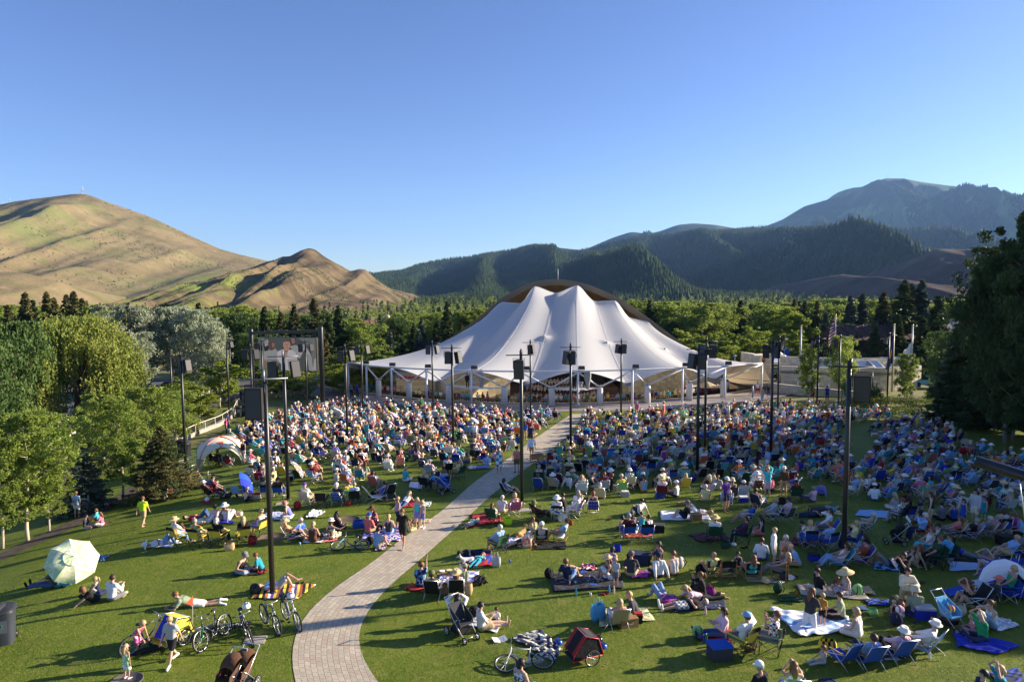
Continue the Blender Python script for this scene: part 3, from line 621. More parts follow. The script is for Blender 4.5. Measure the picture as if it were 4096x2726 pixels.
# screen panel
q=[PY(1032,1352,82.6),PY(1266,1353,79),PY(1268,1481,79),PY(1034,1489,82.6)]
sp=empty('video_screen',(q[0]+q[2])/2,0,'large outdoor video screen showing a man in a pale shirt','screen')
c=sp.location.copy();ex=(q[1]-q[0]).normalized();wd=(q[1]-q[0]).length;ht=3.95;ez=Vector((0,0,1));ey=ez.cross(ex)
SM=Matrix((ex,ey,ez)).transposed().to_4x4()
mb=MB();mb.box((0,.15,0),(wd,.25,ht),M=Matrix());me=mb.mesh('cabinet',M_BLK);me.transform(SM);link(bpy.data.objects.new('cabinet',me),sp)
def sx(x,y,l):return SM @ Vector(((x-.5)*wd,-.01-.002*l,(.5-y)*ht))
def emi(name,c,s=.2):
 m=bpy.data.materials.new(name);m.use_nodes=True;b=m.node_tree.nodes['Principled BSDF'];b.inputs['Base Color'].default_value=(.02,.02,.02,1);b.inputs['Roughness'].default_value=.6;b.inputs['Emission Color'].default_value=(*lin(c),1);b.inputs['Emission Strength'].default_value=s;return m
eC={k:emi('screen_'+k,c)for k,c in dict(bg='#7b8078',dark='#545a58',skin='#c79a80',shirt='#d8cfd2',hair='#6b4a38',grey='#a8a8a8',tan='#c39a68',skin2='#a8765f',dk2='#43474a',grey2='#bdb4b4').items()}
shp=[('bg',[(.01,.01),(.99,.01),(.99,.99),(.01,.99)]),('dark',[(.12,.01),(.7,.01),(.9,.3),(.95,.99),(.3,.99),(.12,.6)]),
 ('grey2',[(.12,.1),(.17,.06),(.19,.12),(.16,.3),(.11,.35)]),('grey',[(.1,.45),(.14,.35),(.2,.33),(.3,.33),(.36,.45),(.34,.6),(.36,.8),(.12,.8),(.09,.62)]),('skin2',[(.1,.7),(.14,.7),(.2,.86),(.24,.9),(.2,.93),(.12,.85)]),
 ('tan',[(.17,.83),(.27,.84),(.27,.99),(.2,.99)]),('hair',[(.19,.2),(.22,.12),(.27,.12),(.3,.2),(.29,.35),(.24,.4),(.2,.38)]),('skin2',[(.25,.16),(.29,.18),(.3,.24),(.28,.3),(.25,.3)]),
 ('dk2',[(.56,.05),(.66,.02),(.68,.3),(.58,.3)]),('skin2',[(.58,.03),(.64,.02),(.65,.16),(.6,.2)]),('grey',[(.56,.26),(.66,.22),(.74,.3),(.7,.5),(.6,.42)]),
 ('grey2',[(.7,.2),(.8,.2),(.88,.42),(.92,.6),(.84,.5),(.8,.36),(.72,.62),(.66,.6)]),('grey',[(.84,.52),(.92,.6),(.94,.99),(.87,.98)]),('grey2',[(.96,.65),(.99,.6),(.99,.98),(.93,.96)]),
 ('shirt',[(.34,.45),(.37,.4),(.44,.36),(.5,.36),(.6,.38),(.66,.46),(.68,.66),(.66,.82),(.6,.84),(.61,.99),(.4,.99),(.4,.8),(.33,.7)]),('skin',[(.57,.79),(.6,.75),(.64,.79),(.62,.84),(.58,.85)]),
 ('skin',[(.46,.3),(.54,.3),(.54,.38),(.5,.42),(.46,.38)]),('skin',[(.445,.14),(.46,.11),(.52,.1),(.565,.14),(.57,.24),(.555,.32),(.51,.38),(.47,.35),(.445,.27)]),('hair',[(.44,.16),(.45,.1),(.49,.07),(.54,.07),(.575,.12),(.57,.2),(.555,.13),(.5,.12),(.455,.14)]),
 ('hair',[(.465,.19),(.495,.19),(.495,.2),(.465,.2)]),('hair',[(.52,.19),(.55,.19),(.55,.2),(.52,.2)]),('skin2',[(.5,.2),(.515,.2),(.52,.27),(.5,.27)]),('hair',[(.485,.31),(.535,.305),(.535,.315),(.485,.32)]),
 ('dk2',[(.45,.37),(.5,.42),(.53,.37),(.51,.47),(.485,.47)]),('skin',[(.46,.45),(.5,.43),(.52,.5),(.49,.6),(.46,.58)])]
mb=MB();ks=list(eC)
for l,(k,P)in enumerate(shp):mb.add([sx(x,y,l)for x,y in P],[tuple(range(len(P)))[::-1]],ks.index(k))
mb.build('display_picture',[eC[k]for k in ks],sp)
mb=MB()
for x in(.12,.37,.62,.87):
 mb=MB();p=sx(x,0,0);mb.box(p+Vector((0,.1,.12)),(.42,.35,.14));mb.tube([p+Vector((0,.1,.1)),p+Vector((0,.1,1.1))],.02,5);mb.build('hanger',M_BLK,sp)
pass
# ---- right: stone buildings
def tz(u,v,y):return PY(u,v,y).z
YT=100
rt=empty('stone_tower',PY(3015,1500,YT),0,'pale stone block gate tower of two curved walls with a glazed bay','tower');rt.location.z=GR
def rel(root,mb,name,m,uv=False):
 o=mb.build(name,m);o.parent=root;o.matrix_parent_inverse=Matrix.Translation(-root.location)
 if uv:uvbox(o.data,wall_uv)
 return o
rel(rt,curvewall(arcpts(2962,101,3018,96,.5,8),-6,tz(2990,1413,99),.7),'wall',M_STONE2,True)
rel(rt,curvewall(arcpts(3046,97,3082,99,.8,8),-6,tz(3060,1417,98),.7),'wall',M_STONE2,True)
mb=MB();p=PY(3034,1440,99);mb.box((p.x,p.y,tz(3034,1428,99)),(2.2,2,.25));rel(rt,mb,'roof',M_CONC)
mb=MB();mb.box((p.x,p.y-.2,tz(3034,1442,99)),(1.6,.3,.5));rel(rt,mb,'fascia',mat('rust_fascia','#7a4a38',.7))
mb=MB();mb.box((p.x,p.y,tz(3034,1490,99)),(1.5,.1,3.4));rel(rt,mb,'window',mat('dark_glass',(.02,.022,.025),.15))
z1=tz(3150,1466,92)
P=arcpts(3124,92,3685,92,0,16);P=[Vector((p.x,92-3.2*math.sin(math.pi*k/16),0))for k,p in enumerate(P)]
thing_wall(P,-6,z1,'long curved pale stone block wall behind the row of small trees')
P2=[Vector((p.x*1.03+.8,p.y+5.5,0))for p in P];thing_wall(P2,-6,z1+.75,'rear stone parapet standing higher behind the long curved stone wall')
mb=curvewall(P,0,1,5.2);me=mb.mesh('slab',M_CONC)
fr=empty('stone_building',(P[8].x,92,-5),0,'flat roof between the two long curved stone walls','building');o=link(bpy.data.objects.new('roof',me),fr);o.matrix_parent_inverse=Matrix.Translation(-fr.location)
for v_ in me.vertices:v_.co.z=z1-.5 if v_.co.z>.5 else z1-.9
for k,u in enumerate((3330,3450,3485)):
 p=PY(u,1470,93.5);r_=empty('skylight',(p.x,p.y,z1-.5),0,None,'skylight','skylights on the flat roof');r_['label']=['white hipped skylight on the flat roof behind the aspen','white skylight on the roof nearest the pole of the big speaker','white skylight end on the roof next to another skylight'][k]
 mb=MB();a,b=1.5,1.0;mb.add([(-a,-b,0),(a,-b,0),(a,b,0),(-a,b,0),(-a*.5,0,1.05),(a*.5,0,1.05)],[(0,1,5,4),(1,2,5),(2,3,4,5),(3,0,4)]);mb.build('glazing',mat('skylight_panel',(.6,.64,.66),.3),r_)
 mb=MB();mb.tube([(-a,-b,0),(-a*.5,0,1.07),(a*.5,0,1.07),(a,-b,0)],.05,5);mb.box((0,0,.02),(2*a+.2,2*b+.2,.1));mb.build('frame',M_WST,r_)
thing_wall(arcpts(3090,88,3420,84.5,-.5,v=1600),-6,[float(x)for x in np.linspace(-3.3,-3.9,11)],'low stone retaining wall with a steel handrail in front of the long wall')
hr=empty('handrail',PY(3240,1580,86),0,'thin steel handrail on the low stone wall beside the aspens','handrail')
a=arcpts(3190,87,3400,84.7,-.4,v=1560);L_=[Vector((p.x,p.y,-2.9))for p in a];mb=MB();mb.tube(L_,.035,6);rel(hr,mb,'top_rail',M_WST)
for p in L_[::2]:mb=MB();mb.tube([p,(p.x,p.y,-4)],.03,6);rel(hr,mb,'post',M_WST)
# stairs edge and sloping walk right of the pavilion
# canopy tent
def canopy(x,y,z,w_,h_,label,m,name='canopy_tent'):
 r_=empty(name,(x,y,z),0,label,'tent');b=w_/2
 mb=MB();n=9;V=[]
 for i_ in range(n):
  for j_ in range(n):
   px,py=(i_/(n-1)*2-1),(j_/(n-1)*2-1);d=max(abs(px),abs(py));V.append((px*b,py*b,h_*.62+h_*.38*(1-d)**1.35))
 mb.add(V,[(i_*n+j_,(i_+1)*n+j_,(i_+1)*n+j_+1,i_*n+j_+1)for i_ in range(n-1)for j_ in range(n-1)]);mb.build('roof',m,r_)
 mb=MB()
 for sx_,sy_,dx,dy in((0,-b,w_,.02),(0,b,w_,.02),(-b,0,.02,w_),(b,0,.02,w_)):mb.box((sx_,sy_,h_*.62-.14),(dx,dy,.3))
 mb.build('valance',m,r_)
 for sx_,sy_ in((-1,-1),(1,-1),(1,1),(-1,1)):mb=MB();mb.tube([(sx_*b,sy_*b,0),(sx_*b,sy_*b,h_*.62)],.03,6);mb.build('leg',M_WST,r_)
 return r_
p=PY(3118,1480,104);canopy(p.x,p.y,GR,4.2,3.9,'white peaked canopy tent between the stone tower and long wall',mat('white_canvas',(.78,.78,.8),.7,translu=.2))
for k in range(3):
 p=PY(3092+14*k,1540,102);mb=MB();mb.lathe([(.28,0),(.3,.7),(.3,.74),(0,.75)],(p.x,p.y,GR),12);tag(mb.build('black_bin',M_BLK),'black drum bin under the white canopy tent','bin','black bins under the white canopy')
# tan parasols at the bar
for k,(u,v)in enumerate(((2828,1535),(2908,1538))):
 p=PY(u,v,90);r_=empty('patio_umbrella',(p.x,p.y,-5),0,['tan patio umbrella above the wooden bar, nearer the stage','tan patio umbrella beside the beige sail'][k],'umbrella','patio umbrellas at the bar')
 hz=p.z+5;mb=MB();mb.tube([(0,0,0),(0,0,hz+.3)],.03,6);mb.build('pole',M_WST,r_);mb=MB();mb.lathe([(1.5,hz-.35),(.75,hz+.05),(.05,hz+.35),(0,hz+.36)],n=8,smooth=False);mb.build('canopy',M_TAN,r_)
# ---------------------------------------------------------------- trees
def leafmat(name,c1,c2,tl=.35,nscale=.9):
 m=mat(name,c1,.6,col2=c2,nscale=nscale,contrast=(.38,.66),translu=tl,rnd=.12,spec=.25);return m
M_SPR=leafmat('spruce_needles',(.055,.088,.028),(.11,.135,.04),.15)
M_SPRB=leafmat('blue_spruce_needles',(.065,.10,.075),(.13,.17,.12),.15)
M_SPRC=leafmat('coned_spruce_needles',(.065,.095,.028),(.19,.155,.055),.15,2.5)
M_ASP=leafmat('aspen_leaves',(.19,.27,.042),(.32,.37,.075),.48)
M_ASPD=leafmat('dark_broad_leaves',(.07,.125,.03),(.12,.18,.042),.35)
M_COT=leafmat('dark_cottonwood_leaves',(.04,.075,.02),(.075,.115,.028),.25)
M_YNG=leafmat('bright_young_leaves',(.22,.30,.035),(.34,.38,.06),.45)
M_SIL=leafmat('silver_leaves',(.29,.34,.21),(.44,.47,.33),.35)
M_WIL=leafmat('willow_leaves',(.21,.27,.045),(.31,.33,.07),.42)
M_HED=leafmat('hedge_leaves',(.11,.17,.02),(.22,.24,.04),.35,3)
M_BRK=mat('aspen_bark','#b9ad95',.85,col2='#6d6250',nscale=9,contrast=(.5,.6),stretch=(1,1,.5))
M_BRKD=mat('brown_bark','#54443a',.9,col2='#3a2e26',nscale=12,bump=.5)
M_BRKG=mat('grey_bark','#8f8878',.9,col2='#5c554a',nscale=8)
def leaves(P,size,r,flat=0.0,droop=None,nrm=None):
 """four-cornered leaf cards of real size scattered at P with random tilt"""
 n=len(P);a=r.normal(0,1,(n,3));a[:,2]*=(1-flat)
 if droop is not None:a=a*.35+droop
 a /= np.linalg.norm(a,axis=1)[:,None]+1e-9
 b=r.normal(0,1,(n,3));b -= a*(b*a).sum(1)[:,None];
 if flat:b[:,2]*= .4
 b /= np.linalg.norm(b,axis=1)[:,None]+1e-9
 s_=size*r.uniform(.6,1.35,n)[:,None];w_=s_*.62
 V=np.stack([P-a*s_,P-b*w_,P+a*s_,P+b*w_],1);return V.reshape(-1,3)
def leafmesh(name,V,m):return npmesh(name,V,np.arange(len(V)).reshape(-1,4),False,m)
TREES={}
def proto(key,fn):
 if key not in TREES:TREES[key]=fn()
 return TREES[key]
def p_spruce(seed,nleaf,m,bare=.06,wid=.24):
 r=np.random.default_rng(seed);H=1.0;nb=190 if nleaf<20000 else 330;Z=(bare+(1-bare)*r.random(nb)**.9)*.985;Z.sort();pts=[];mb=MB()
 mb.tube([(0,0,-.03),(0,0,.3),(.003,0,.7),(0,0,1.0)],[.016,.013,.007,.001],7)
 for k,z in enumerate(Z):
  L=wid*(1-z)**.92*r.uniform(.78,1.12)+.008;th=r.uniform(0,6.283);per=max(6,int(nleaf/nb*(L/wid)*2.0))
  t=r.random(per)**.7;dr=-L*(.35*t**1.3)+.18*L*t**3;sp=L*.22*(1.15-t)*r.normal(0,1,per)
  x=L*t;y=sp;zz=z+dr+r.normal(0,.006,per)-np.abs(sp)*.25
  c_,s_=math.cos(th),math.sin(th);pts.append(np.stack([x*c_-y*s_,x*s_+y*c_,zz],1))
  if k%3==0:mb.tube([(0,0,z),(L*.8*c_,L*.8*s_,z-L*.22)],[.004,.001],4)
 P=np.concatenate(pts);V=leaves(P,.0095 if nleaf>20000 else .024,r,.55)
 return mb.mesh('spruce_trunk',M_BRKD),leafmesh('spruce_crown',V,m)
def skeleton(r,mb,H,crown0,W_,nl,lean=0,trunk_r=.014,up=1.0,multi=1):
 tips=[]
 for q in range(multi):
  ax=r.normal(0,.06 if multi>1 else .015);ay=r.normal(0,.06 if multi>1 else .015)
  trunk=[Vector((ax*z*1.5+.012*math.sin(z*7+q),ay*z*1.5+.012*math.cos(z*6+q),z))for z in np.linspace(-.02,.93,9)]
  mb.tube(trunk,[trunk_r*(1.25-1.15*k/8)for k in range(9)],7)
  for k in range(nl // multi):
   z=crown0+(.93-crown0)*((k+r.random())/(nl/multi));f=(z-crown0)/(1-crown0)
   L=W_*(math.sin(math.pi*min(1,.16+f*.80))**.7)*r.uniform(.75,1.12);th=k*2.4+r.normal(0,.4)
   i=min(7,max(0,int((z+.02)/.95*8)));o_=trunk[i].lerp(trunk[i+1],(z+.02)/.95*8-i)
   e=o_+Vector((L*math.cos(th),L*math.sin(th),L*.55*up));mid=o_.lerp(e,.5)+Vector((0,0,-L*.06));mb.tube([o_,mid,e],[trunk_r*.4*(1-f*.6),trunk_r*.22,trunk_r*.08],4)
   tips +=[(mid,L*.42),(e,L*.42),(o_.lerp(e,.78)+Vector((0,0,L*.1)),L*.4)]
 return tips
def p_broad(seed,nleaf,m,crown0=.2,W_=.3,bark=None,leaf=.011,nl=30,up=1.0,multi=1,tr=.014,clump=1.0):
 r=np.random.default_rng(seed);mb=MB();tips=skeleton(r,mb,1,crown0,W_,nl,trunk_r=tr,up=up,multi=multi)
 pts=[];per=int(nleaf/len(tips)/3)
 for c,s_ in tips:
  for q in range(3):
   cc=np.array(c)+r.normal(0,1,3)*s_*.55;rr=s_*r.uniform(.4,.8)*clump;d=r.normal(0,1,(per,3));d /= np.linalg.norm(d,axis=1)[:,None]
   pts.append(cc+d*(r.random(per)**.45)[:,None]*rr*np.array([1,1,.8]))
 P=np.concatenate(pts);P=P[(P[:,2]>crown0*.75)]
 P[:,2]=np.where(P[:,2]>1.0,1.0-(P[:,2]-1.0)*.6,P[:,2])
 return mb.mesh('trunk',bark or M_BRK),leafmesh('crown',leaves(P,leaf,r),m)
def p_willow(seed,n,m):
 r=np.random.default_rng(seed);mb=MB();pts=[];dr=[]
 mb.tube([(0,0,-.03),(.01,0,.25),(0,.02,.5)],[.035,.028,.02],8)
 for k in range(9):
  th=k*.7;mb.tube([(0,.01,.35+.02*k),(.18*math.cos(th),.18*math.sin(th),.66+.02*k),(.34*math.cos(th),.34*math.sin(th),.78)],[.014,.008,.003],5)
 clumps=[(r.uniform(0,6.283),r.uniform(.1,1),r.uniform(.40,.98))for _ in range(95)]
 for th,f,h in clumps:
  R0=.52*math.sqrt(max(0.02,1-((h-.52)/.5)**2))*(.35+.65*f**.5);cx,cy=R0*math.cos(th),R0*math.sin(th)
  for q in range(26):
   x,y=cx+r.normal(0,.035),cy+r.normal(0,.035);top_=h-r.random()*.05;L=r.uniform(.16,.52)*(1.15 if f>.6 else .8);k=n //(95*26)
   t=r.random(k);spread=1+.10*t;pts.append(np.stack([x*spread+r.normal(0,.006,k),y*spread+r.normal(0,.006,k),np.maximum(top_+.03*np.sin(np.minimum(t*8,3.14))-L*t,.05+.03*r.random(k))],1))
  k=60;d=r.normal(0,1,(k,3));pts.append(np.array([cx,cy,h])+d*np.array([.05,.05,.025]))
 P=np.concatenate(pts);V=leaves(P,.0115,r,0,np.array([0,0,-1.0]))
 return mb.mesh('willow_trunk',M_BRKD),leafmesh('willow_crown',V,m)
def p_bush(seed,n,m,flat=1.0):
 r=np.random.default_rng(seed);mb=MB()
 for k in range(5):th=k*1.3;mb.tube([(0,0,0),(.2*math.cos(th),.2*math.sin(th),.5)],[.02,.006],5)
 d=r.normal(0,1,(n,3));d /= np.linalg.norm(d,axis=1)[:,None];d[:,2]=np.abs(d[:,2]);rad=.36+.12*np.sin(d[:,0]*7)*np.cos(d[:,1]*9+d[:,2]*5)+r.normal(0,.03,n)
 P=d*rad[:,None]*(r.random(n)**.3)[:,None]*np.array([1.3,1.3,1.9])+np.array([0,0,.08])
 return mb.mesh('stems',M_BRKD),leafmesh('bush_crown',leaves(P,.035,r),m)
def put(key,x,y,H,Wf,label,cat='tree',name='tree',rz=None,z=None,group=None):
 tm,cm=TREES[key];z=float(gz(x,y))-.05 if z is None else z
 r_=empty(name,(x,y,z),random.uniform(0,6.28)if rz is None else rz,label,cat,group);r_.scale=(H*Wf,H*Wf,H)
 link(bpy.data.objects.new('trunk' if cat=='tree' else 'stems',tm),r_);link(bpy.data.objects.new('crown' if cat=='tree' else 'foliage',cm),r_);return r_
for k in range(3):TREES['spr%d'%k]=p_spruce(10+k,7500,M_SPR,wid=.185+.015*k)
for k in range(2):TREES['sprb%d'%k]=p_spruce(20+k,7500,M_SPRB,wid=.20)
for k in range(2):TREES['sprc%d'%k]=p_spruce(30+k,8500,M_SPRC,wid=.20)
TREES['sprn']=p_spruce(41,70000,M_SPRC,wid=.5,bare=.03);TREES['sprnb']=p_spruce(42,36000,M_SPRB,wid=.42,bare=.03)
TREES['aspn0']=p_broad(50,22000,M_ASP,.22,.25,clump=.72,leaf=.0088,nl=34,tr=.011);TREES['aspn1']=p_broad(51,22000,M_ASP,.2,.27,clump=.72,leaf=.0088,nl=34,tr=.011)
TREES['asp0']=p_broad(52,9000,M_ASP,.12,.26,leaf=.016,nl=26);TREES['asp1']=p_broad(53,9000,M_ASP,.12,.3,leaf=.016,nl=26,multi=2)
TREES['drk0']=p_broad(54,11000,M_ASPD,.1,.38,M_BRKD,leaf=.018,nl=34);TREES['cot0']=p_broad(71,14000,M_COT,.08,.36,M_BRKG,leaf=.018,nl=40);TREES['drk1']=p_broad(55,11000,M_ASPD,.1,.42,M_BRKD,leaf=.018,nl=34,multi=2)
TREES['yng0']=p_broad(56,8000,M_YNG,.08,.17,leaf=.014,nl=26,up=1.9,multi=3,tr=.006);TREES['yng1']=p_broad(57,8000,M_YNG,.08,.2,leaf=.014,nl=26,up=1.7,multi=3,tr=.006)
TREES['sil0']=p_broad(58,17000,M_SIL,.12,.24,M_BRK,leaf=.0115,nl=36,up=1.6,multi=3,tr=.012);TREES['sil1']=p_broad(59,17000,M_SIL,.12,.26,M_BRK,leaf=.0115,nl=36,up=1.5,multi=3,tr=.012)
TREES['wil']=p_willow(60,62000,M_WIL);TREES['big']=p_broad(61,60000,M_COT,.16,.27,M_BRKG,clump=.8,leaf=.0085,nl=52,tr=.013);TREES['bsh']=p_bush(62,2500,M_HED);TREES['bshd']=p_bush(63,2500,M_ASPD)
TREES['shade']=p_broad(64,16000,M_ASPD,.06,.36,M_BRKG,leaf=.020,nl=44,tr=.016)
def T(key,u,vt,y,Wf,label,group=None,name=None,base=None):
 """u and vt: the sight line of the tip; y: how far away it stands"""
 if y>400:y=G(u,y).y
 p=PY(u,vt,y);z=float(gz(p.x,y))if base is None else base
 nm=name or('spruce_tree' if key.startswith('spr')else{'wil':'willow_tree','asp':'aspen_tree','yng':'young_poplar_tree','sil':'silver_poplar_tree','drk':'broadleaf_tree','big':'cottonwood_tree','cot':'cottonwood_tree'}.get(key[:3],'tree'))
 q=proj((p.x,y,z));x=p.x
 put(key,x,y,p.z-z+.05,Wf,label,group=group,name=nm,z=z-.05)
# near left
T('aspn0',85,1640,2165,1.1,'slender pale trunked aspen standing nearest the green parasol')
T('aspn1',175,1790,2128,.95,'aspen in shade with a thin grey trunk behind the nearest aspen')
T('aspn1',470,1590,2003,.95,'aspen with a slanting pale trunk between blue spruce and bushy spruce')
T('sprnb',330,1780,2050,1.15,'small bushy blue spruce with brown cones behind the standing pair')
T('sprn',640,1700,1985,1.25,'wide bushy green spruce beside the small lying bicycles')
T('aspn1',-20,1740,2200,1.0,'leafy aspen at the very edge beyond the trash bin')
for k,(ky,u,v,y,wf,lab)in enumerate([
 ('drk1',0,1290,58,.45,'tall dense green tree at the edge of the view beside the willow'),('drk0',-130,1340,52,.5,'dense green tree cut by the edge of the view'),
 ('wil',290,1262,72,1.0,'huge weeping yellow green willow with hanging curtains of leaves'),
 ('sil0',470,1222,92,.9,'silvery poplar next to the willow crown'),('sil1',585,1240,95,.9,'silver leaved poplar with white bare limbs, second from the willow'),
 ('sil0',690,1228,97,.9,'silver leaved poplar in the middle of the silvery grove'),('sil1',775,1240,95,.85,'silver leaved poplar behind the second bare pole'),('sil0',850,1290,92,.85,'low silver poplar at the screen end of the grove'),('sil1',530,1330,84,.85,'pale silver poplar low in front of the grove with branching white trunk'),
 ('asp1',240,1660,50,1.2,'loose green aspen in front of the willow foot'),('asp0',400,1570,56,1.15,'light green aspen beside the willow skirt'),('asp1',600,1545,58,1.1,'light green aspen left standing above the bushy spruce'),('asp0',520,1640,52,1.1,'small aspen pressed between the two spruces'),
 ('asp1',690,1560,62,1.1,'broad green aspen behind the tall bare pole'),('yng1',740,1500,74,2.0,'bright young poplar beyond the curved fence'),('yng0',870,1440,82,2.0,'tall bright yellow green poplar beside the parked white car'),('yng1',905,1490,86,2.0,'bright poplar next to the curved fence end'),('sprn',775,1660,66,.55,'low spruce growing just outside the curved fence'),('yng0',800,1550,72,2.2,'bright bushy sapling outside the fence rail'),
 ('drk0',960,1255,112,.8,'tall dark green tree behind the post of the big screen'),('drk1',1010,1330,100,.8,'dark tree in the shadow behind the screen post'),('drk0',925,1290,118,.8,'dark green tree between silver grove and screen'),
 ('asp0',385,1218,118,.9,'green tree peeping over the willow beside the silver grove'),('asp1',880,1245,125,.9,'green tree above the end of the silver grove')]):
 T(ky,u,v,y,wf,lab)
names=['first','second','third','fourth','fifth','sixth','seventh','eighth','ninth','tenth','eleventh','twelfth','thirteenth','fourteenth','fifteenth','sixteenth']
for k,(u,v,ky)in enumerate([(30,1218,'sprc0'),(98,1166,'sprc1'),(130,1195,'spr0'),(184,1168,'sprc0'),(215,1190,'sprc1'),(264,1178,'sprc0'),(292,1162,'sprc1'),(326,1190,'sprc0')]):
 T(ky,u,v,118+3*(k%3),1.15,'cone laden spruce rising behind the willow, %s from the picture edge'%names[k],'cone laden spruces behind the willow')
for k,(u,v,ky)in enumerate([(1056,1230,'spr0'),(1122,1248,'sprc0'),(1176,1218,'sprc1'),(1255,1190,'sprc0'),(1311,1246,'spr1'),(1352,1220,'spr2')]):
 T(ky,u,v,112+4*(k%3),1.2,'tall spruce behind the big screen, %s counted from the willow side'%names[k],'spruces behind the big screen')
for k,(u,v,ky,y)in enumerate([(1408,1272,'asp0',130),(1459,1288,'asp1',120),(1512,1310,'spr1',135),(1592,1272,'drk0',135),(1430,1310,'drk0',125),(1653,1290,'spr1',128),(1684,1268,'sprb0',126),(1676,1318,'sprb1',118),(1727,1345,'sprb0',118),(1747,1268,'spr0',130),(1730,1250,'asp1',150),(1788,1199,'spr2',126),(1847,1238,'asp0',140),(1880,1245,'asp1',140),(1926,1230,'asp0',140),(1844,1290,'sprc0',128),(1560,1320,'sprb1',122),(1610,1350,'spr0',116)]):
 T(ky,u,v,y,1.15,{'s':'spruce','a':'light green poplar','d':'round dark pine'}[ky[0]]+' between screen and white roof, '+['beside the brown roofed lodge','over the lodge roof','behind the lodge chimney','with a rounded top','close to the screen post','narrow and dark','bluish and tall','bluish and short','bluish, lowest of the belt','half hidden by the speaker pole','far and pale','tallest, dark and pointed','near the arch foot','against the arch edge','highest beside the arch','brown tipped beside the roof','bluish below the lodge','dark below the lodge wall'][k])
for k,(u,v,y)in enumerate([(1060,1470,92),(1110,1478,90),(1165,1472,90),(1220,1480,88),(1330,1450,92),(1380,1475,90),(1440,1468,93),(1480,1440,96),(1350,1400,98),(1410,1420,98),(1530,1400,100),(1560,1460,100),(1620,1470,104),(1690,1480,104)]):
 T('yng%d'%(k%2)if k<10 else 'asp%d'%(k%2),u,v,y,2.3 if k<10 else 1.7,'bright leafy sapling '+('below the big screen' if u<1260 else 'between screen post and pavilion')+', %s along the fence'%names[k],'bright saplings along the fence')
# far tree belt
k=0;r=np.random.default_rng(5)
belt=[(-60,4096)]
VT=lambda u:float(np.interp(u,[-100,350,900,1400,1950,2600,2900,3300,4200],[1232,1232,1235,1275,1245,1215,1228,1210,1200]))
u=-100.0;zone=lambda u:'behind the willow' if u<420 else 'behind the silver grove' if u<920 else 'behind the screen' if u<1400 else 'beyond the lodge' if u<1980 else 'beyond the arch' if u<2620 else 'beyond the bright poplars' if u<3080 else 'beyond the flagpoles'
while u<4180:
 if not(1990<u<2540):
  ky=r.choice(['asp0','asp1','asp0','drk1','spr0','spr1','asp0','asp1']if u<2000 else['asp0','asp1','spr2','asp1','spr0','spr1','asp0','asp1']);y=r.uniform(140,190)
  T(str(ky),u,VT(u)+r.uniform(-14,22)+(0 if ky[0]!= 's' else-14),y,1.35,'far '+{'s':'dark spruce','a':'green poplar','d':'dark green tree'}[ky[0]]+' in the valley belt '+zone(u),'far valley trees '+zone(u));k += 1
 u += r.uniform(14,26)
# valley woods as a mass
def cardwoods(n,y0,y1,h,name,m,seed,cone,label):
 r=np.random.default_rng(seed);y=y0*(y1/y0)**r.random(n);x=r.uniform(-.85,.85,n)*y;hh=h*r.uniform(.5,1.2,n);q=70;t=r.random((n,q));a=r.uniform(0,6.283,(n,q));R=hh[:,None]*(.2*(1.03-t)if cone else .3*np.sqrt(np.clip(1-(t*1.9-1)**2,.02,1)))*np.sqrt(r.random((n,q)))
 P=np.stack([x[:,None]+R*np.cos(a),y[:,None]+R*np.sin(a),gz(x,y)[:,None]-.5+hh[:,None]*(.05+.95*t)],2).reshape(-1,3)
 return tag(link(bpy.data.objects.new(name,leafmesh(name,leaves(P,h*.075,r,.3),m))),label,'woods',kind='stuff')
cardwoods(1700,330,1100,10,'valley_woods',M_ASP,31,False,'pale green broadleaf woods on the valley floor far behind the pavilion')
cardwoods(1400,320,1100,12,'valley_conifer_woods',M_SPR,32,True,'dark conifers mixed through the valley woods far behind the pavilion')
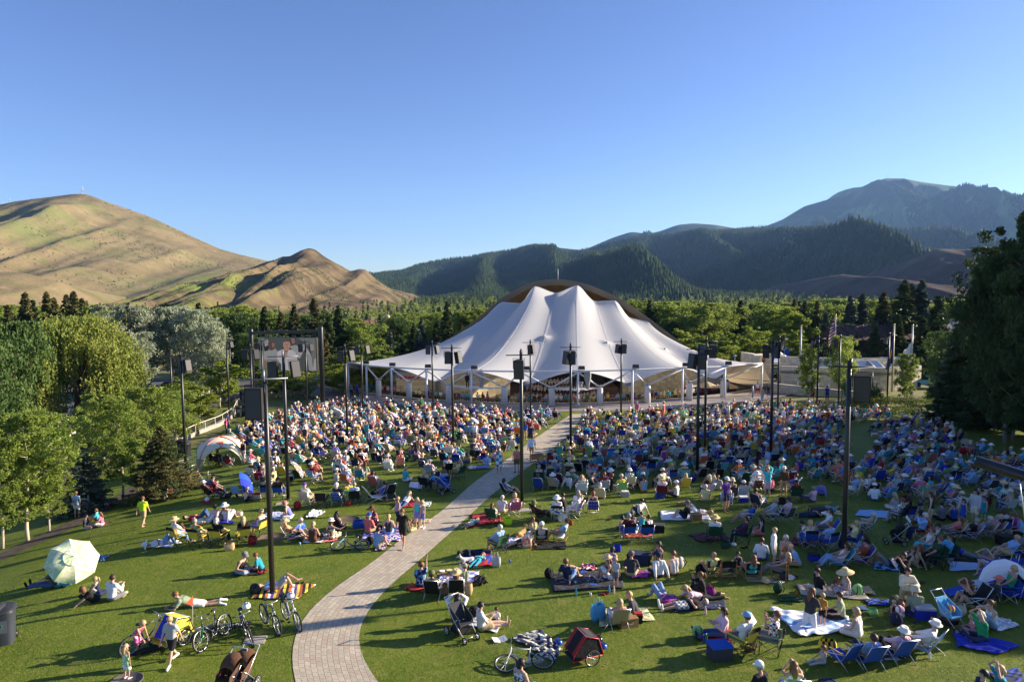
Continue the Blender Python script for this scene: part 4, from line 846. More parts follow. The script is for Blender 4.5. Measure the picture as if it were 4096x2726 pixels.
# right side
for ky,u,v,y,wf,lab in[
 ('spr0',2587,1236,150,1.1,'dark spruce just beyond the arch edge'),('spr1',2612,1262,150,1.1,'small dark spruce second from the arch edge'),('spr2',2655,1236,152,1.1,'dark spruce third from the arch edge'),
 ('asp1',2810,1212,135,1.35,'large light green poplar clump beyond the roof edge'),('asp0',2862,1216,138,1.2,'light green poplar forming the far half of the large clump'),('asp0',2735,1262,140,1.3,'poplar filling the gap before the large clump'),('drk0',2690,1285,140,1.2,'dark poplar low beyond the roof edge'),
 ('yng0',2750,1318,118,1.5,'bright young poplar above the roof slope'),('yng1',2800,1345,116,1.5,'bright young poplar before the large clump'),('yng0',2860,1330,116,1.5,'bright young poplar near the twin speaker poles'),('yng1',2915,1360,114,1.5,'bright young poplar beside the stone tower'),('yng0',2965,1330,116,1.4,'bright young poplar behind the stone tower'),('yng1',3012,1305,118,1.4,'bright pointed poplar over the stone tower'),('yng0',2890,1405,108,1.4,'low bright sapling over the roof corner'),('yng1',3060,1340,120,1.3,'bright poplar between tower and white canopy'),
 ('spr1',3002,1236,170,1.2,'dark spruce on the skyline of the parking lot'),('spr0',3096,1240,170,1.2,'dark spruce beyond the white canopy'),
 ('yng1',3153,1226,128,1.6,'tall bright poplar beside the bare flagpole'),('yng0',3215,1250,126,1.6,'bright poplar between the bare flagpole and the national flag'),('yng1',3180,1320,120,1.5,'bushy bright poplar at the foot of the bare flagpole'),
 ('sprc0',3178,1196,140,1.1,'brown tipped spruce behind the bare flagpole'),('sprc1',3219,1202,142,1.1,'brown tipped spruce second behind the bare flagpole'),('sprc0',3268,1204,140,1.1,'brown tipped spruce third behind the bare flagpole'),
 ('sprb0',3303,1242,122,1.2,'blue spruce beside the national flag'),('drk0',3350,1200,150,1.2,'dark round tree above the national flag'),('sprb1',3405,1180,128,1.3,'tall blue spruce past the national flag'),('sprb0',3451,1170,130,1.3,'blue spruce second past the national flag'),
 ('yng0',3490,1225,138,1.3,'bright poplar glimpsed between dark spruces'),('sprc1',3536,1164,120,1.3,'brown topped spruce near the blue flag'),('spr2',3617,1116,112,1.35,'tallest brown topped spruce between the two far flags'),('sprc0',3645,1135,116,1.3,'tall spruce leaning on the tallest spruce'),('sprb1',3686,1118,116,1.4,'tall blue spruce above the white flag'),('spr1',3755,1180,106,1.5,'broad dark spruce beside the white flag'),('sprb0',3837,1196,125,1.2,'far blue spruce near the big cottonwood'),('spr0',3590,1250,100,1.5,'dark spruce low behind the blue flag'),('spr1',3500,1290,104,1.4,'dark spruce low behind the long stone wall'),('spr2',3690,1260,98,1.6,'dark spruce right behind the white flag'),('spr0',3430,1330,108,1.3,'small dark spruce in front of the cabin roof'),
 ('asp0',3240,1374,82,.6,'small aspen standing against the long wall near the tower'),('asp1',3372,1345,81,.65,'tall aspen against the long wall below the national flag'),('asp0',3627,1412,80,.75,'small aspen at the end of the long wall'),
 ('drk1',3800,1330,84,.6,'dark bushy tree past the end of the long wall'),('drk0',3790,1400,74,.8,'shaded bushy tree at the hedge end'),('spr2',3835,1290,66,1.45,'dark shaded spruce at the lawn side of the big cottonwood'),('spr1',3900,1170,61,1.5,'tall dark spruce half under the big cottonwood'),('spr0',3975,1100,60,1.4,'tallest dark spruce just behind the big cottonwood'),('big',4050,985,53,.66,'huge cottonwood with a long pale trunk at the edge of the lawn'),('cot0',4070,1420,54,1.0,'dark undergrowth tree at the cottonwood foot'),('big',4190,850,50,.72,'tall dark cottonwood cut by the edge of the view')]:
 T(ky,u,v,y,wf,lab)
# bushes
for u,v,y,s_,ky,lab in[(3497,1600,80,1.9,'bshd','round dark shrub in front of the long stone wall'),(3740,1590,78,2.0,'bsh','tall ornamental grass clump past the wall end')]:
 p=PY(u,v,y);put(ky,p.x,y,s_*1.35,.8,lab,'shrub','shrub')
def hedge(P,h,wd,label):
 q,L=resample([Vector(p)for p in P],40);r=np.random.default_rng(3);n=int(L*420);t=r.random(n)*39;i=np.minimum(t.astype(int),38);c=q[i]*(1-(t-i))[:,None]+q[i+1]*(t-i)[:,None]
 a=r.uniform(0,6.28,n);rr=np.sqrt(r.random(n))**.4;c[:,0]+= np.cos(a)*rr*wd/2*.6;c[:,1]+= np.sin(a)*rr*wd/2;c[:,2]+= h*(.12+.88*r.random(n))*(1+.12*np.sin(t*2.1))*np.clip(1.35-rr*.6,0,1)
 o=tag(link(bpy.data.objects.new('hedge',leafmesh('hedge',leaves(c,.07,r),M_HED))),label,'hedge')
hedge([G(3190,1650),G(3330,1648),G(3500,1655),G(3700,1672)],1.1,1.3,'clipped yellow green hedge along the top of the lawn, front row')
hedge([G(3400,1622),G(3550,1618),G(3740,1632)],1.1,1.3,'clipped hedge behind the front hedge below the long wall')
hedge([G(3380,1612),G(3470,1612)],.6,1.0,'short low hedge at the wall foot beside the aspen')
# trees outside the view whose shadows lie on the lawn
for x,y,h in[(47,56,9.5),(50,64,9),(47,51,10.5),(52,45,12),(45,28.5,9.5),(56,34,14),(50,30.5,12.5),(50,38.5,14.5),(54,48,12.5),(50,42.5,11),(55,36.5,11.5),(46,33.5,11.5),(62,30,12),(58,41,14.5),(44,38,8.5),(70,47,16)]:
 put('shade',x,y,h,1.0,'tall dark cottonwood in the row beside the lawn',name='cottonwood_tree',group='cottonwoods beside the lawn')
# ---------------------------------------------------------------- people
def ik(a,c,l1,l2,pole):
 a,c,pole=Vector(a),Vector(c),Vector(pole);d=c-a;L=d.length
 if L>(l1+l2)*.995:c=a+d*((l1+l2)*.995/L);d=c-a;L=d.length
 u=d/L;x=(l1*l1-l2*l2+L*L)/(2*L);h=math.sqrt(max(0,l1*l1-x*x));p=pole-u*pole.dot(u)
 p=p.normalized()if p.length>1e-6 else Vector((0,0,1));return a+u*x+p*h,c
def V3(*a):return Vector(a)
# pose: pelvis, lean direction (spine), head direction, hands, feet, poles; x to the side, y forward, z up
def pose(key):
 P=dict(pel=V3(0,0,.93),sp=V3(0,.03,1),hd=None,face=V3(0,1,0),hl=V3(-.27,.06,.80),hr=V3(.27,.06,.80),fl=V3(-.11,0,.08),fr=V3(.11,0,.08),kp=V3(0,1,0),ep=V3(0,-1,-.3),tl=V3(0,1,-.1),seat=0,kl=None,kr=None)
 k=key[0];v=key[1:]
 if k=='S':P.update(hl=V3(-.25,.12,.82),hr=V3(.24,.02,.8))
 if k=='W':P.update(fl=V3(-.08,.30,.09),fr=V3(.09,-.36,.17),sp=V3(0,.08,1),hl=V3(-.26,-.18,.84),hr=V3(.26,.22,.88))
 if k=='D':P.update(pel=V3(0,-.12,.86),sp=V3(0,.75,.8),face=V3(0,.5,-1),hl=V3(-.12,.5,.62),hr=V3(.12,.5,.62))
 if k=='C':P.update(pel=V3(0,-.06,.50),sp=V3(0,-.24,1),fl=V3(-.14,.44,.08),fr=V3(.14,.46,.08),kp=V3(0,.2,1),hl=V3(-.2,.26,.60),hr=V3(.2,.26,.60),ep=V3(0,-.6,-1))
 if k=='B':P.update(pel=V3(0,-.04,.29),sp=V3(0,-.52,1),fl=V3(-.13,.62,.08),fr=V3(.14,.66,.08),kp=V3(0,.1,1),hl=V3(-.17,.3,.42),hr=V3(.17,.3,.42),ep=V3(0,-.6,-1))
 if k=='G':P.update(pel=V3(0,0,.13),sp=V3(0,.10,1),fl=V3(.16,.30,.06),fr=V3(-.16,.34,.07),kp=V3(0,.4,.1),hl=V3(-.2,.34,.24),hr=V3(.2,.34,.24),kl=V3(-1,.4,.25),kr=V3(1,.4,.25),tl=V3(0,.3,.0),ep=V3(0,-.7,-1))
 if k=='L':P.update(pel=V3(0,0,.13),sp=V3(0,-.05,1),fl=V3(-.10,.86,.09),fr=V3(.12,.88,.09),kp=V3(0,0,1),hl=V3(-.15,.4,.30),hr=V3(.15,.4,.30),tl=V3(0,.3,1),ep=V3(0,-.7,-1))
 if k=='H':P.update(pel=V3(0,0,.13),sp=V3(0,-.28,1),fl=V3(-.13,.48,.07),fr=V3(.14,.52,.07),kp=V3(0,.2,1),hl=V3(-.30,-.38,.05),hr=V3(.30,-.36,.05),ep=V3(0,-1,0))
 if k=='K':P.update(pel=V3(0,0,.13),sp=V3(0,.12,1),fl=V3(-.11,.44,.07),fr=V3(.12,.46,.07),kp=V3(0,.2,1),hl=V3(-.06,.40,.42),hr=V3(.06,.42,.40),ep=V3(0,-.3,-1))
 if k=='R':P.update(pel=V3(0,0,.12),sp=V3(0,-1,.05),face=V3(0,.1,1),fl=V3(-.12,.42,.06),fr=V3(.13,.46,.06),kp=V3(0,0,1),hl=V3(-.09,-.18,.25),hr=V3(.10,-.2,.25),ep=V3(0,0,-.2),hd=V3(0,-1,.25))
 if k=='F':P.update(pel=V3(0,0,.12),sp=V3(0,-1,.05),face=V3(0,.1,1),fl=V3(-.12,.86,.09),fr=V3(.13,.88,.09),kp=V3(0,0,1),hl=V3(-.09,-.18,.25),hr=V3(.10,-.2,.25),ep=V3(0,0,-.2),hd=V3(0,-1,.25),tl=V3(0,.2,1))
 if k=='P':P.update(pel=V3(0,0,.13),sp=V3(0,1,.42),face=V3(0,1,.0),fl=V3(-.12,-.86,.08),fr=V3(.13,-.84,.10),kp=V3(0,0,-1),hl=V3(-.14,.78,.06),hr=V3(.12,.80,.06),ep=V3(0,0,-1),hd=V3(0,.6,1),tl=V3(0,-1,-.1))
 if k=='E':P.update(pel=V3(0,0,.14),sp=V3(-.85,-.1,.75),fl=V3(.62,.50,.07),fr=V3(.78,.34,.10),kp=V3(0,.8,.4),hl=V3(-.62,.12,.05),hr=V3(.0,.36,.22),ep=V3(-.2,-.4,-1),hd=V3(-.2,0,1))
 if k=='N':P.update(pel=V3(0,0,.50),sp=V3(0,.12,1),fl=V3(-.12,-.42,.06),fr=V3(.12,-.42,.06),kp=V3(0,1,0),hl=V3(-.16,.36,.66),hr=V3(.16,.36,.66),tl=V3(0,-1,-.2))
 sh=P['pel']+P['sp'].normalized()*.5
 if 'u' in v:P['hr']=sh+V3(.22,.05,.50)
 if 'v' in v:P['hl']=sh+V3(-.12,.12,.30);P['hr']=sh+V3(.12,.12,.30);P['ep']=V3(0,.2,-.4)
 if 'o' in v:P['hl']=sh+V3(-.10,.30,.08);P['hr']=sh+V3(.08,.30,.10);P['ep']=V3(0,-.2,-1)
 if 'f' in v:P['hr']=sh+V3(.03,.17,.10);P['ep']=V3(.6,.1,-1)
 if 'b' in v:P['hl']=sh+V3(-.12,.34,-.18);P['hr']=sh+V3(.12,.34,-.18);P['face']=V3(0,1,-.55)
 if 't' in v:P['hr']=sh+V3(.62,.18,.0)
 if 's' in v:P['hl']=V3(-.26,-.32,.05);P['hr']=V3(.28,-.3,.05);P['ep']=V3(0,-1,0)
 if 'x' in v:P['fl']=V3(.10,.62,.30);P['kl']=V3(-.3,.3,1)
 if 'd' in v:P['face']=V3(0,.8,-.6);P['sp']=P['sp']+V3(0,.35,0)
 if 'l' in v:P['face']=V3(-1,.3,-.1)
 if 'r' in v:P['face']=V3(1,.3,-.1)
 sp=P['sp'].normalized();fwd=P['face'].normalized()
 side=V3(1,0,0)if k != 'E' else V3(.5,.3,-.65).normalized()
 side=(side-sp*side.dot(sp)).normalized();J={}
 pel=P['pel'];J['pel']=pel;ch=pel+sp*.33;nk=pel+sp*.50
 J['wa']=pel+sp*.17;J['ch']=ch;J['nk']=nk
 hd=(P['hd']or(sp*.7+V3(0,.16 if k not in 'PE' else 0,.6))).normalized();J['hdd']=hd;J['head']=nk+hd*.175;J['face']=(fwd-hd*fwd.dot(hd)*.75).normalized()
 for s_,sg in(('l',-1),('r',1)):
  S_=nk-sp*.055+side*.175*sg;hp=pel+side*.095*sg
  el,wr=ik(S_,P['h'+s_],.285,.25,P['ep']+side*sg*.7)
  kp=P['k'+s_]if P['k'+s_]is not None else P['kp']+V3(.12*sg,0,0)
  kn,an=ik(hp,P['f'+s_],.435,.425,kp)
  J['s'+s_],J['e'+s_],J['w'+s_],J['h'+s_],J['k'+s_],J['a'+s_]=S_,el,wr,hp,kn,an
  J['f'+s_]=an+(wr-wr)+P['tl'].normalized()*.17+V3(.04*sg,0,-.035 if k not in 'LFR' else 0)
 return J
def capsule(V,Q,a,b,ra,rb,n=10):
 a,b=Vector(a),Vector(b);d=b-a;L=d.length
 if L<1e-4:d=Vector((0,0,1));L=1e-4
 u=d/L;x=u.cross(V3(0,0,1))if abs(u.z)<.95 else u.cross(V3(1,0,0));x.normalize();y=u.cross(x);base=len(V);rings=[]
 for t in(-1.0,-.72,-.35,0):rings.append((a+u*ra*t,ra*math.sqrt(max(0.0,1-t*t))+1e-4))
 for t in(0,.35,.72,1.0):rings.append((b+u*rb*t,rb*math.sqrt(max(0.0,1-t*t))+1e-4))
 for c,r in rings:
  for k in range(n):th=6.28318*k/n;V.append(c+(x*math.cos(th)+y*math.sin(th))*r)
 m=len(rings)
 for i in range(m-1):
  for k in range(n):Q.append((base+i*n+k,base+i*n+(k+1)%n,base+(i+1)*n+(k+1)%n,base+(i+1)*n+k))
 Q.append(tuple(base+k for k in range(n))[::-1]);Q.append(tuple(base+(m-1)*n+k for k in range(n)))
def remesh(name,caps,vox,mats,sm=3):
 V,Q=[],[]
 for c in caps:capsule(V,Q,*c)
 me=bpy.data.meshes.new('tmp');me.from_pydata([tuple(v)for v in V],[],Q);o=bpy.data.objects.new('tmp',me);C.objects.link(o)
 m=o.modifiers.new('r','REMESH');m.mode='VOXEL';m.voxel_size=vox;m.use_smooth_shade=True
 m2=o.modifiers.new('s','SMOOTH');m2.factor=.5;m2.iterations=sm
 dg=bpy.context.evaluated_depsgraph_get();r=bpy.data.meshes.new_from_object(o.evaluated_get(dg));r.name=name
 bpy.data.objects.remove(o);bpy.data.meshes.remove(me);r.materials.clear()
 for m in mats:r.materials.append(m)
 return r
def append_parts(me,caps,mi):
 """small things joined onto a finished mesh (fingers, nose, ears, eyes)"""
 bm=bmesh.new();bm.from_mesh(me)
 for c,m_i in zip(caps,mi):
  V,Q=[],[];capsule(V,Q,*c);vs=[bm.verts.new(v)for v in V]
  for q in Q:
   f=bm.faces.new([vs[i]for i in q]);f.smooth=True;f.material_index=m_i
 bm.to_mesh(me);bm.free()
M_EYE=mat('eye_dark',(.02,.015,.012),.3);M_LIP=mat('lips',(.35,.12,.10),.5)
M_SK0=mat('skin',(.52,.30,.20),.55)
def lerp3(a,b,t):return a*(1-t)+b*t
BODY={}
def body(key,fem=False,child=False,vox=.021):
 kk=(key,fem,child)
 if kk in BODY:return BODY[kk]
 J=pose(key);g=.92 if fem else 1.0;hs=1.22 if child else 1.0;thin=.9 if child else 1.0
 J['head']=J['nk']+J['hdd']*(.175*(1.12 if child else 1));caps=[];A=caps.append
 def add(a,b,ra,rb,n=10):A((a,b,ra*thin,rb*thin,n))
 pel,wa,chh,nk=J['pel'],J['wa'],J['ch'],J['nk'];side=(J['sr']-J['sl']).normalized();sw=.075*g
 for s_ in(-1,1):
  add(pel+side*.055*s_,wa+side*.045*s_,.115,.10*g);add(wa+side*.045*s_,chh+side*.075*s_,.10*g,.112*g);add(chh+side*.075*s_,nk-(nk-chh)*.25+side*.09*s_,.11*g,.075)
 add(nk-(nk-chh)*.3,nk+J['hdd']*.07,.065,.055);
 hd,fc,up=J['head'],J['face'],J['hdd'];hx=up.cross(fc).normalized()
 A((hd+up*.022*hs-fc*.012,hd+up*.03*hs+fc*.012,.092*hs,.088*hs));A((hd-up*.02,hd-up*.065*hs+fc*.035*hs,.07*hs,.045*hs))
 fing=[];fmi=[]
 for s_ in 'lr':
  add(nk-(nk-chh)*.35,J['s'+s_],.075,.066*g);add(J['s'+s_],J['e'+s_],.056*g,.042*g);add(J['e'+s_],J['w'+s_],.042*g,.027)
  add(J['h'+s_],J['k'+s_],.088,.056);add(J['k'+s_],J['k'+s_].lerp(J['a'+s_],.3),.054,.056);add(J['k'+s_].lerp(J['a'+s_],.3),J['a'+s_],.056,.035);add(J['a'+s_]+V3(0,0,-.02),J['f'+s_],.038,.03)
  w,e=J['w'+s_],J['e'+s_];d=(w-e).normalized();q=d.cross(V3(0,0,1));q=q.normalized()if q.length>.1 else V3(1,0,0);n_=q.cross(d)
  sg=1 if s_=='r' else-1
  add(w,w+d*.07,.027,.034);add(w+d*.04+q*.015,w+d*.075+q*.02,.024,.02);add(w+d*.04-q*.015,w+d*.075-q*.02,.024,.02)
  curl=V3(0,0,-1)-d*(-d.z)
  for i_,(o_,L_)in enumerate(((-.027,.062),(-.009,.074),(.009,.070),(.027,.052))):
   b_=w+d*.085+q*o_;m_=b_+d*L_*.5+curl*.008;t_=m_+d*L_*.38+curl*.024
   fing +=[(b_,m_,.0095,.0088,5),(m_,t_,.0088,.0075,5)];fmi +=[0,0]
  tb=w+d*.03+q*(.03*-sg);tm=tb+d*.03+q*(.026*-sg);fing +=[(tb,tm,.012,.010,5),(tm,tm+d*.03+q*(.004*-sg),.010,.008,5)];fmi +=[0,0]
 me=remesh('person_body',caps,vox,[M_SK0,M_EYE,M_LIP])
 for s_ in(-1,1):
  fing +=[(hd+hx*.088*hs*s_-up*.005,hd+hx*.092*hs*s_-up*.035*hs,.016*hs,.012*hs,6),(hd+hx*.032*hs*s_+fc*.088*hs+up*.012,hd+hx*.040*hs*s_+fc*.086*hs+up*.012,.0085*hs,.0075*hs,6)];fmi +=[0,1]
 fing +=[(hd+fc*.090*hs+up*.008,hd+fc*.108*hs-up*.022*hs,.009*hs,.013*hs,6),(hd-hx*.018+fc*.088*hs-up*.052*hs,hd+hx*.018+fc*.088*hs-up*.052*hs,.007,.007,6)];fmi +=[0,2]
 append_parts(me,fing,fmi);BODY[kk]=(me,J,hs,thin);return BODY[kk]
CL={}
M_CL=mat('cloth',(.5,.5,.5),.85)
def cloth(kind,key,fem=False,child=False):
 kk=(kind,key,fem,child)
 if kk in CL:return CL[kk]
 _,J,hs,thin=body(key,fem,child);g=.92 if fem else 1.0;caps=[];pel,wa,ch_,nk=J['pel'],J['wa'],J['ch'],J['nk'];side=(J['sr']-J['sl']).normalized();e=.016
 def add(a,b,ra,rb):caps.append((a,b,ra*thin+e,rb*thin+e))
 if kind in('tee','shirt','tank','dress'):
  lo=pel+(wa-pel)*(.15 if kind != 'dress' else-.1)
  for s_ in(-1,1):add(lo+side*.055*s_,wa+side*.048*s_,.112,.105*g);add(wa+side*.048*s_,ch_+side*.078*s_,.105*g,.115*g);add(ch_+side*.078*s_,nk-(nk-ch_)*(.28 if kind in('tee','shirt')else .45)+side*.085*s_,.112*g,.072)
  for s_ in 'lr':
   if kind in('tee','shirt'):add(nk-(nk-ch_)*.4,J['s'+s_],.07,.066*g);add(J['s'+s_],J['s'+s_].lerp(J['e'+s_],.62 if kind=='tee' else 1),.06*g,.054*g)
   else:add(nk-(nk-ch_)*.5+side*.06*(1 if s_=='r' else-1),nk-(nk-ch_)*.12+side*.11*(1 if s_=='r' else-1),.03,.022)
   if kind=='shirt':add(J['e'+s_],J['e'+s_].lerp(J['w'+s_],.88),.045,.034)
  if kind=='dress':
   for s_ in 'lr':add(J['h'+s_],J['h'+s_].lerp(J['k'+s_],.9),.10,.105)
   add((J['hl']+J['hr'])/2,(J['kl']+J['kr'])/2*.85+(J['hl']+J['hr'])/2*.15,.11,.12)
 if kind in('long','shorts','skirt','capri'):
  for s_ in(-1,1):add(pel+side*.055*s_,pel.lerp(wa,.35)+side*.05*s_,.112,.102)
  for s_ in 'lr':
   t={'long':1,'capri':1,'shorts':.72,'skirt':.9}[kind];add(J['h'+s_],J['h'+s_].lerp(J['k'+s_],t),.09,.060 if t==1 else .070+.012)
   if kind=='long':add(J['k'+s_],J['k'+s_].lerp(J['a'+s_],.92),.060,.050)
   if kind=='capri':add(J['k'+s_],J['k'+s_].lerp(J['a'+s_],.55),.060,.056)
  if kind=='skirt':add((J['hl']+J['hr'])/2,(J['kl']+J['kr'])/2*.8+(J['hl']+J['hr'])/2*.2,.10,.11)
 if kind=='shoes':
  for s_ in 'lr':caps +=[(J['a'+s_]+(J['a'+s_]-J['f'+s_])*.18-V3(0,0,.02),J['f'+s_]+(J['f'+s_]-J['a'+s_])*.15,.050,.042),(J['a'+s_]+V3(0,0,.01),J['a'+s_]-V3(0,0,.02),.045,.045)]
 me=remesh(kind,caps,.025 if kind != 'shoes' else .02,[M_CL],2);CL[kk]=me;return me
HR={}
def hair(kind):
 if kind in HR:return HR[kind]
 n,m=22,14;V=[];F_=[]
 for i in range(m+1):
  ph=math.pi*i/m
  for k in range(n):
   th=6.28318*k/n;x,y,z=math.sin(ph)*math.cos(th),math.sin(ph)*math.sin(th),math.cos(ph)
   r=.106+.0045*math.sin(th*9+i)*(1 if kind != 'curly' else 3.2)
   V.append(Vector((x*r*.98,y*r*1.06-.006,z*r*1.05+.024)))
 for i in range(m):
  for k in range(n):
   a=[(i*n+k),(i*n+(k+1)%n),((i+1)*n+(k+1)%n),((i+1)*n+k)];c=sum((V[j]for j in a),Vector())/4
   low={'short':-.035,'bald':2,'long':-.06,'pony':-.03,'bob':-.06,'curly':-.04,'bun':-.03}[kind]
   if c.z<low or(c.y>.045 and c.z<.060)or(c.y>0 and c.z<.0):continue
   F_.append(a)
 mb=MB();mb.add(V,F_,0,True)
 if kind=='long':mb.tube([(0,-.055,.04),(0,-.105,-.06),(0,-.12,-.18),(0,-.11,-.30)],[.075,.088,.078,.03],12,flat=.55);[mb.tube([(s_*.09,-.02,.02),(s_*.095,.0,-.08),(s_*.09,-.01,-.17)],[.02,.03,.012],7)for s_ in(-1,1)]
 if kind=='bob':mb.tube([(0,-.05,.04),(0,-.08,-.05),(0,-.075,-.11)],[.07,.088,.06],12,flat=.7);[mb.tube([(s_*.09,.0,.03),(s_*.093,.02,-.04),(s_*.085,.02,-.09)],[.02,.026,.012],7)for s_ in(-1,1)]
 if kind=='pony':mb.tube([(0,-.09,.07),(0,-.15,.03),(0,-.16,-.08),(0,-.14,-.19)],[.022,.034,.03,.008],8)
 if kind=='bun':mb.sphere((0,-.10,.10),.042,10,6)
 HR[kind]=mb.mesh('hair',mat('hair_base',(.1,.06,.03),.6));return HR[kind]
HT={}
def hat(kind):
 if kind in HT:return HT[kind]
 mb=MB()
 if kind in('straw','sun','fedora','cowboy','bucket','floppy'):
  br={'straw':.21,'sun':.215,'fedora':.165,'cowboy':.2,'bucket':.16,'floppy':.28}[kind];dr={'bucket':-.05,'floppy':-.05,'sun':-.03}.get(kind,.0);h=.125 if kind != 'cowboy' else .14
  n=24;prof=[(br,dr),(br*.8,dr*.4+.005),(.118,.02),(.112,.035),(.104,h*.8),(.085,h),(.04,h+(.004 if kind in('sun','floppy','bucket')else-.018)),(0,h+(.006 if kind in('sun','floppy','bucket')else-.02))]
  V=[]
  for r,z in prof:
   for k in range(n):
    t=6.28318*k/n;zz=z+(.03*(math.cos(t)**2)*(1 if kind=='cowboy' else .12)*max(0,(r-.12)/.08));V.append((r*math.cos(t),r*math.sin(t)*1.08,zz+.045))
  mb.add(V,[(i*n+k,i*n+(k+1)%n,(i+1)*n+(k+1)%n,(i+1)*n+k)for i in range(len(prof)-1)for k in range(n)],0,True)
  mb.lathe([(.1135,.062),(.1125,.072),(.110,.088)],n=20,mi=1,sy=1.08)
 if kind in('cap','visor','helmet'):
  V=[];n=18
  if kind != 'visor':mb.lathe([(.113,0),(.112,.04),(.098,.085),(.06,.115),(.0,.125)],(0,0,.03),n,sy=1.08)
  else:mb.lathe([(.113,0),(.112,.035)],(0,0,.03),n,sy=1.08)
  P=[(-.085,.075,.04),(-.075,.15,.03),(-.03,.19,.025),(.03,.19,.025),(.075,.15,.03),(.085,.075,.04)];mb.poly(P,.008,0)
  mb.lathe([(.012,.155),(0,.160)],n=6,mi=1)
 HT[kind]=mb.mesh('hat',[mat('hat_base',(.6,.5,.3),.9),mat('hat_band',(.05,.04,.04),.8)]);return HT[kind]
# colours
PAL=dict(white='#f1f0ee',cream='#e8dfc0',black='#17171a',grey='#77787a',dgrey='#3b3c40',lgrey='#b9babc',red='#b3232a',pink='#d9718f',hotpink='#e0358c',lpink='#eec6cf',blue='#2352b4',navy='#1e2a4c',lblue='#8fb6e0',sky='#5fb0dc',teal='#1f94a8',turq='#45c4cc',green='#2e7d46',dgreen='#1b4a30',lime='#c8f01e',lgreen='#97cf86',olive='#6d7344',sage='#98a384',khaki='#b5a27a',tan='#c9ab7e',brown='#5e3f2a',rust='#a4502a',orange='#e2712a',yellow='#e8cf4a',lyellow='#eee2a0',purple='#6a3f9a',plum='#4a2748',violet='#7f7fd6',coral='#e4786b',denim='#4a648c',ldenim='#8ba3c4',maroon='#6a1c28',mag='#a52f8c',beige='#d6c7aa',emer='#1d9a62',royal='#2438b8',mint='#e4ead0',pgreen='#c2d8a0')
NAMEC=dict(dgrey='dark grey',lgrey='light grey',lpink='pale pink',hotpink='hot pink',lblue='light blue',sky='sky blue',turq='turquoise',dgreen='dark green',lime='neon yellow',lgreen='light green',lyellow='pale yellow',denim='denim blue',ldenim='pale denim',mag='magenta',emer='emerald green',royal='royal blue',violet='lavender blue')
def cname(c):return NAMEC.get(c,c)
CMAT={}
def cmat(c,pat=None):
 k=(c,pat)
 if k in CMAT:return CMAT[k]
 if pat is None:m=mat('fabric_'+c,PAL[c],.88,bump=.7,bscale=10,rnd=.08,translu=.06)
 else:
  m=bpy.data.materials.new('fabric_%s_%s'%(c,pat[0]));m.use_nodes=True;n=m.node_tree.nodes;L=m.node_tree.links;b=n['Principled BSDF'];b.inputs['Roughness'].default_value=.9
  tc=n.new('ShaderNodeTexCoord');mx=n.new('ShaderNodeMix');mx.data_type='RGBA';mx.inputs[6].default_value=(*lin(PAL[c]),1);mx.inputs[7].default_value=(*lin(PAL[pat[1]]),1)
  if pat[0]in('stripe','stripex','stripey'):
   wv=n.new('ShaderNodeTexWave');wv.wave_type='BANDS';wv.bands_direction={'stripe':'Z','stripex':'X','stripey':'Y'}[pat[0]];wv.inputs['Scale'].default_value=pat[2];L.new(tc.outputs['Object'],wv.inputs[0]);src=wv.outputs['Fac' if 'Fac' in wv.outputs else 1]
  elif pat[0]=='multi':
   sp_=n.new('ShaderNodeMapping');sp_.inputs['Rotation'].default_value=(0,0,R_(-14));L.new(tc.outputs['Object'],sp_.inputs[0]);sx_=n.new('ShaderNodeSeparateXYZ');L.new(sp_.outputs[0],sx_.inputs[0]);mm=n.new('ShaderNodeMath');mm.operation='MULTIPLY';mm.inputs[1].default_value=pat[2];L.new(sx_.outputs[0],mm.inputs[0]);fr=n.new('ShaderNodeMath');fr.operation='FRACT';L.new(mm.outputs[0],fr.inputs[0]);rp=n.new('ShaderNodeValToRGB');rp.color_ramp.interpolation='CONSTANT';L.new(fr.outputs[0],rp.inputs[0])
   for q_,c_ in enumerate(('yellow','black','orange','white','purple','yellow','rust','black')):
    e=rp.color_ramp.elements.new(q_/8)if q_>1 else rp.color_ramp.elements[q_];e.position=q_/8;e.color=(*lin(PAL[c_]),1)
   L.new(rp.outputs[0],mx.inputs[7]);mx.inputs[6].default_value=(0,0,0,1);src=sx_.outputs[0]
   rr=n.new('ShaderNodeMath');rr.operation='MULTIPLY';rr.inputs[1].default_value=0;L.new(src,rr.inputs[0]);r2=n.new('ShaderNodeMath');r2.inputs[1].default_value=1;L.new(rr.outputs[0],r2.inputs[0]);src=r2.outputs[0]
  elif pat[0]=='check':
   wv=n.new('ShaderNodeTexChecker');wv.inputs['Scale'].default_value=pat[2];L.new(tc.outputs['Object'],wv.inputs[0]);src=wv.outputs[1]
  else:
   wv=n.new('ShaderNodeTexVoronoi' if pat[0]=='dots' else 'ShaderNodeTexNoise');wv.inputs['Scale'].default_value=pat[2];L.new(tc.outputs['Object'],wv.inputs['Vector']);src=wv.outputs[0]
  mr=n.new('ShaderNodeMapRange');mr.inputs[1].default_value=.44;mr.inputs[2].default_value=.52;L.new(src,mr.inputs[0]);L.new(mr.outputs[0],mx.inputs[0]);L.new(mx.outputs[2],b.inputs['Base Color'])
 CMAT[k]=m;return m
HAIRC=dict(k=('#1a1310','black'),b=('#3c2618','dark brown'),n=('#6b4628','brown'),y=('#b0936a','blond'),w=('#bdb7ab','white'),g=('#8f8a82','grey'),r=('#74422a','reddish'))
SKINS=[(.56,.33,.23),(.50,.28,.185),(.60,.38,.28),(.44,.235,.15)]
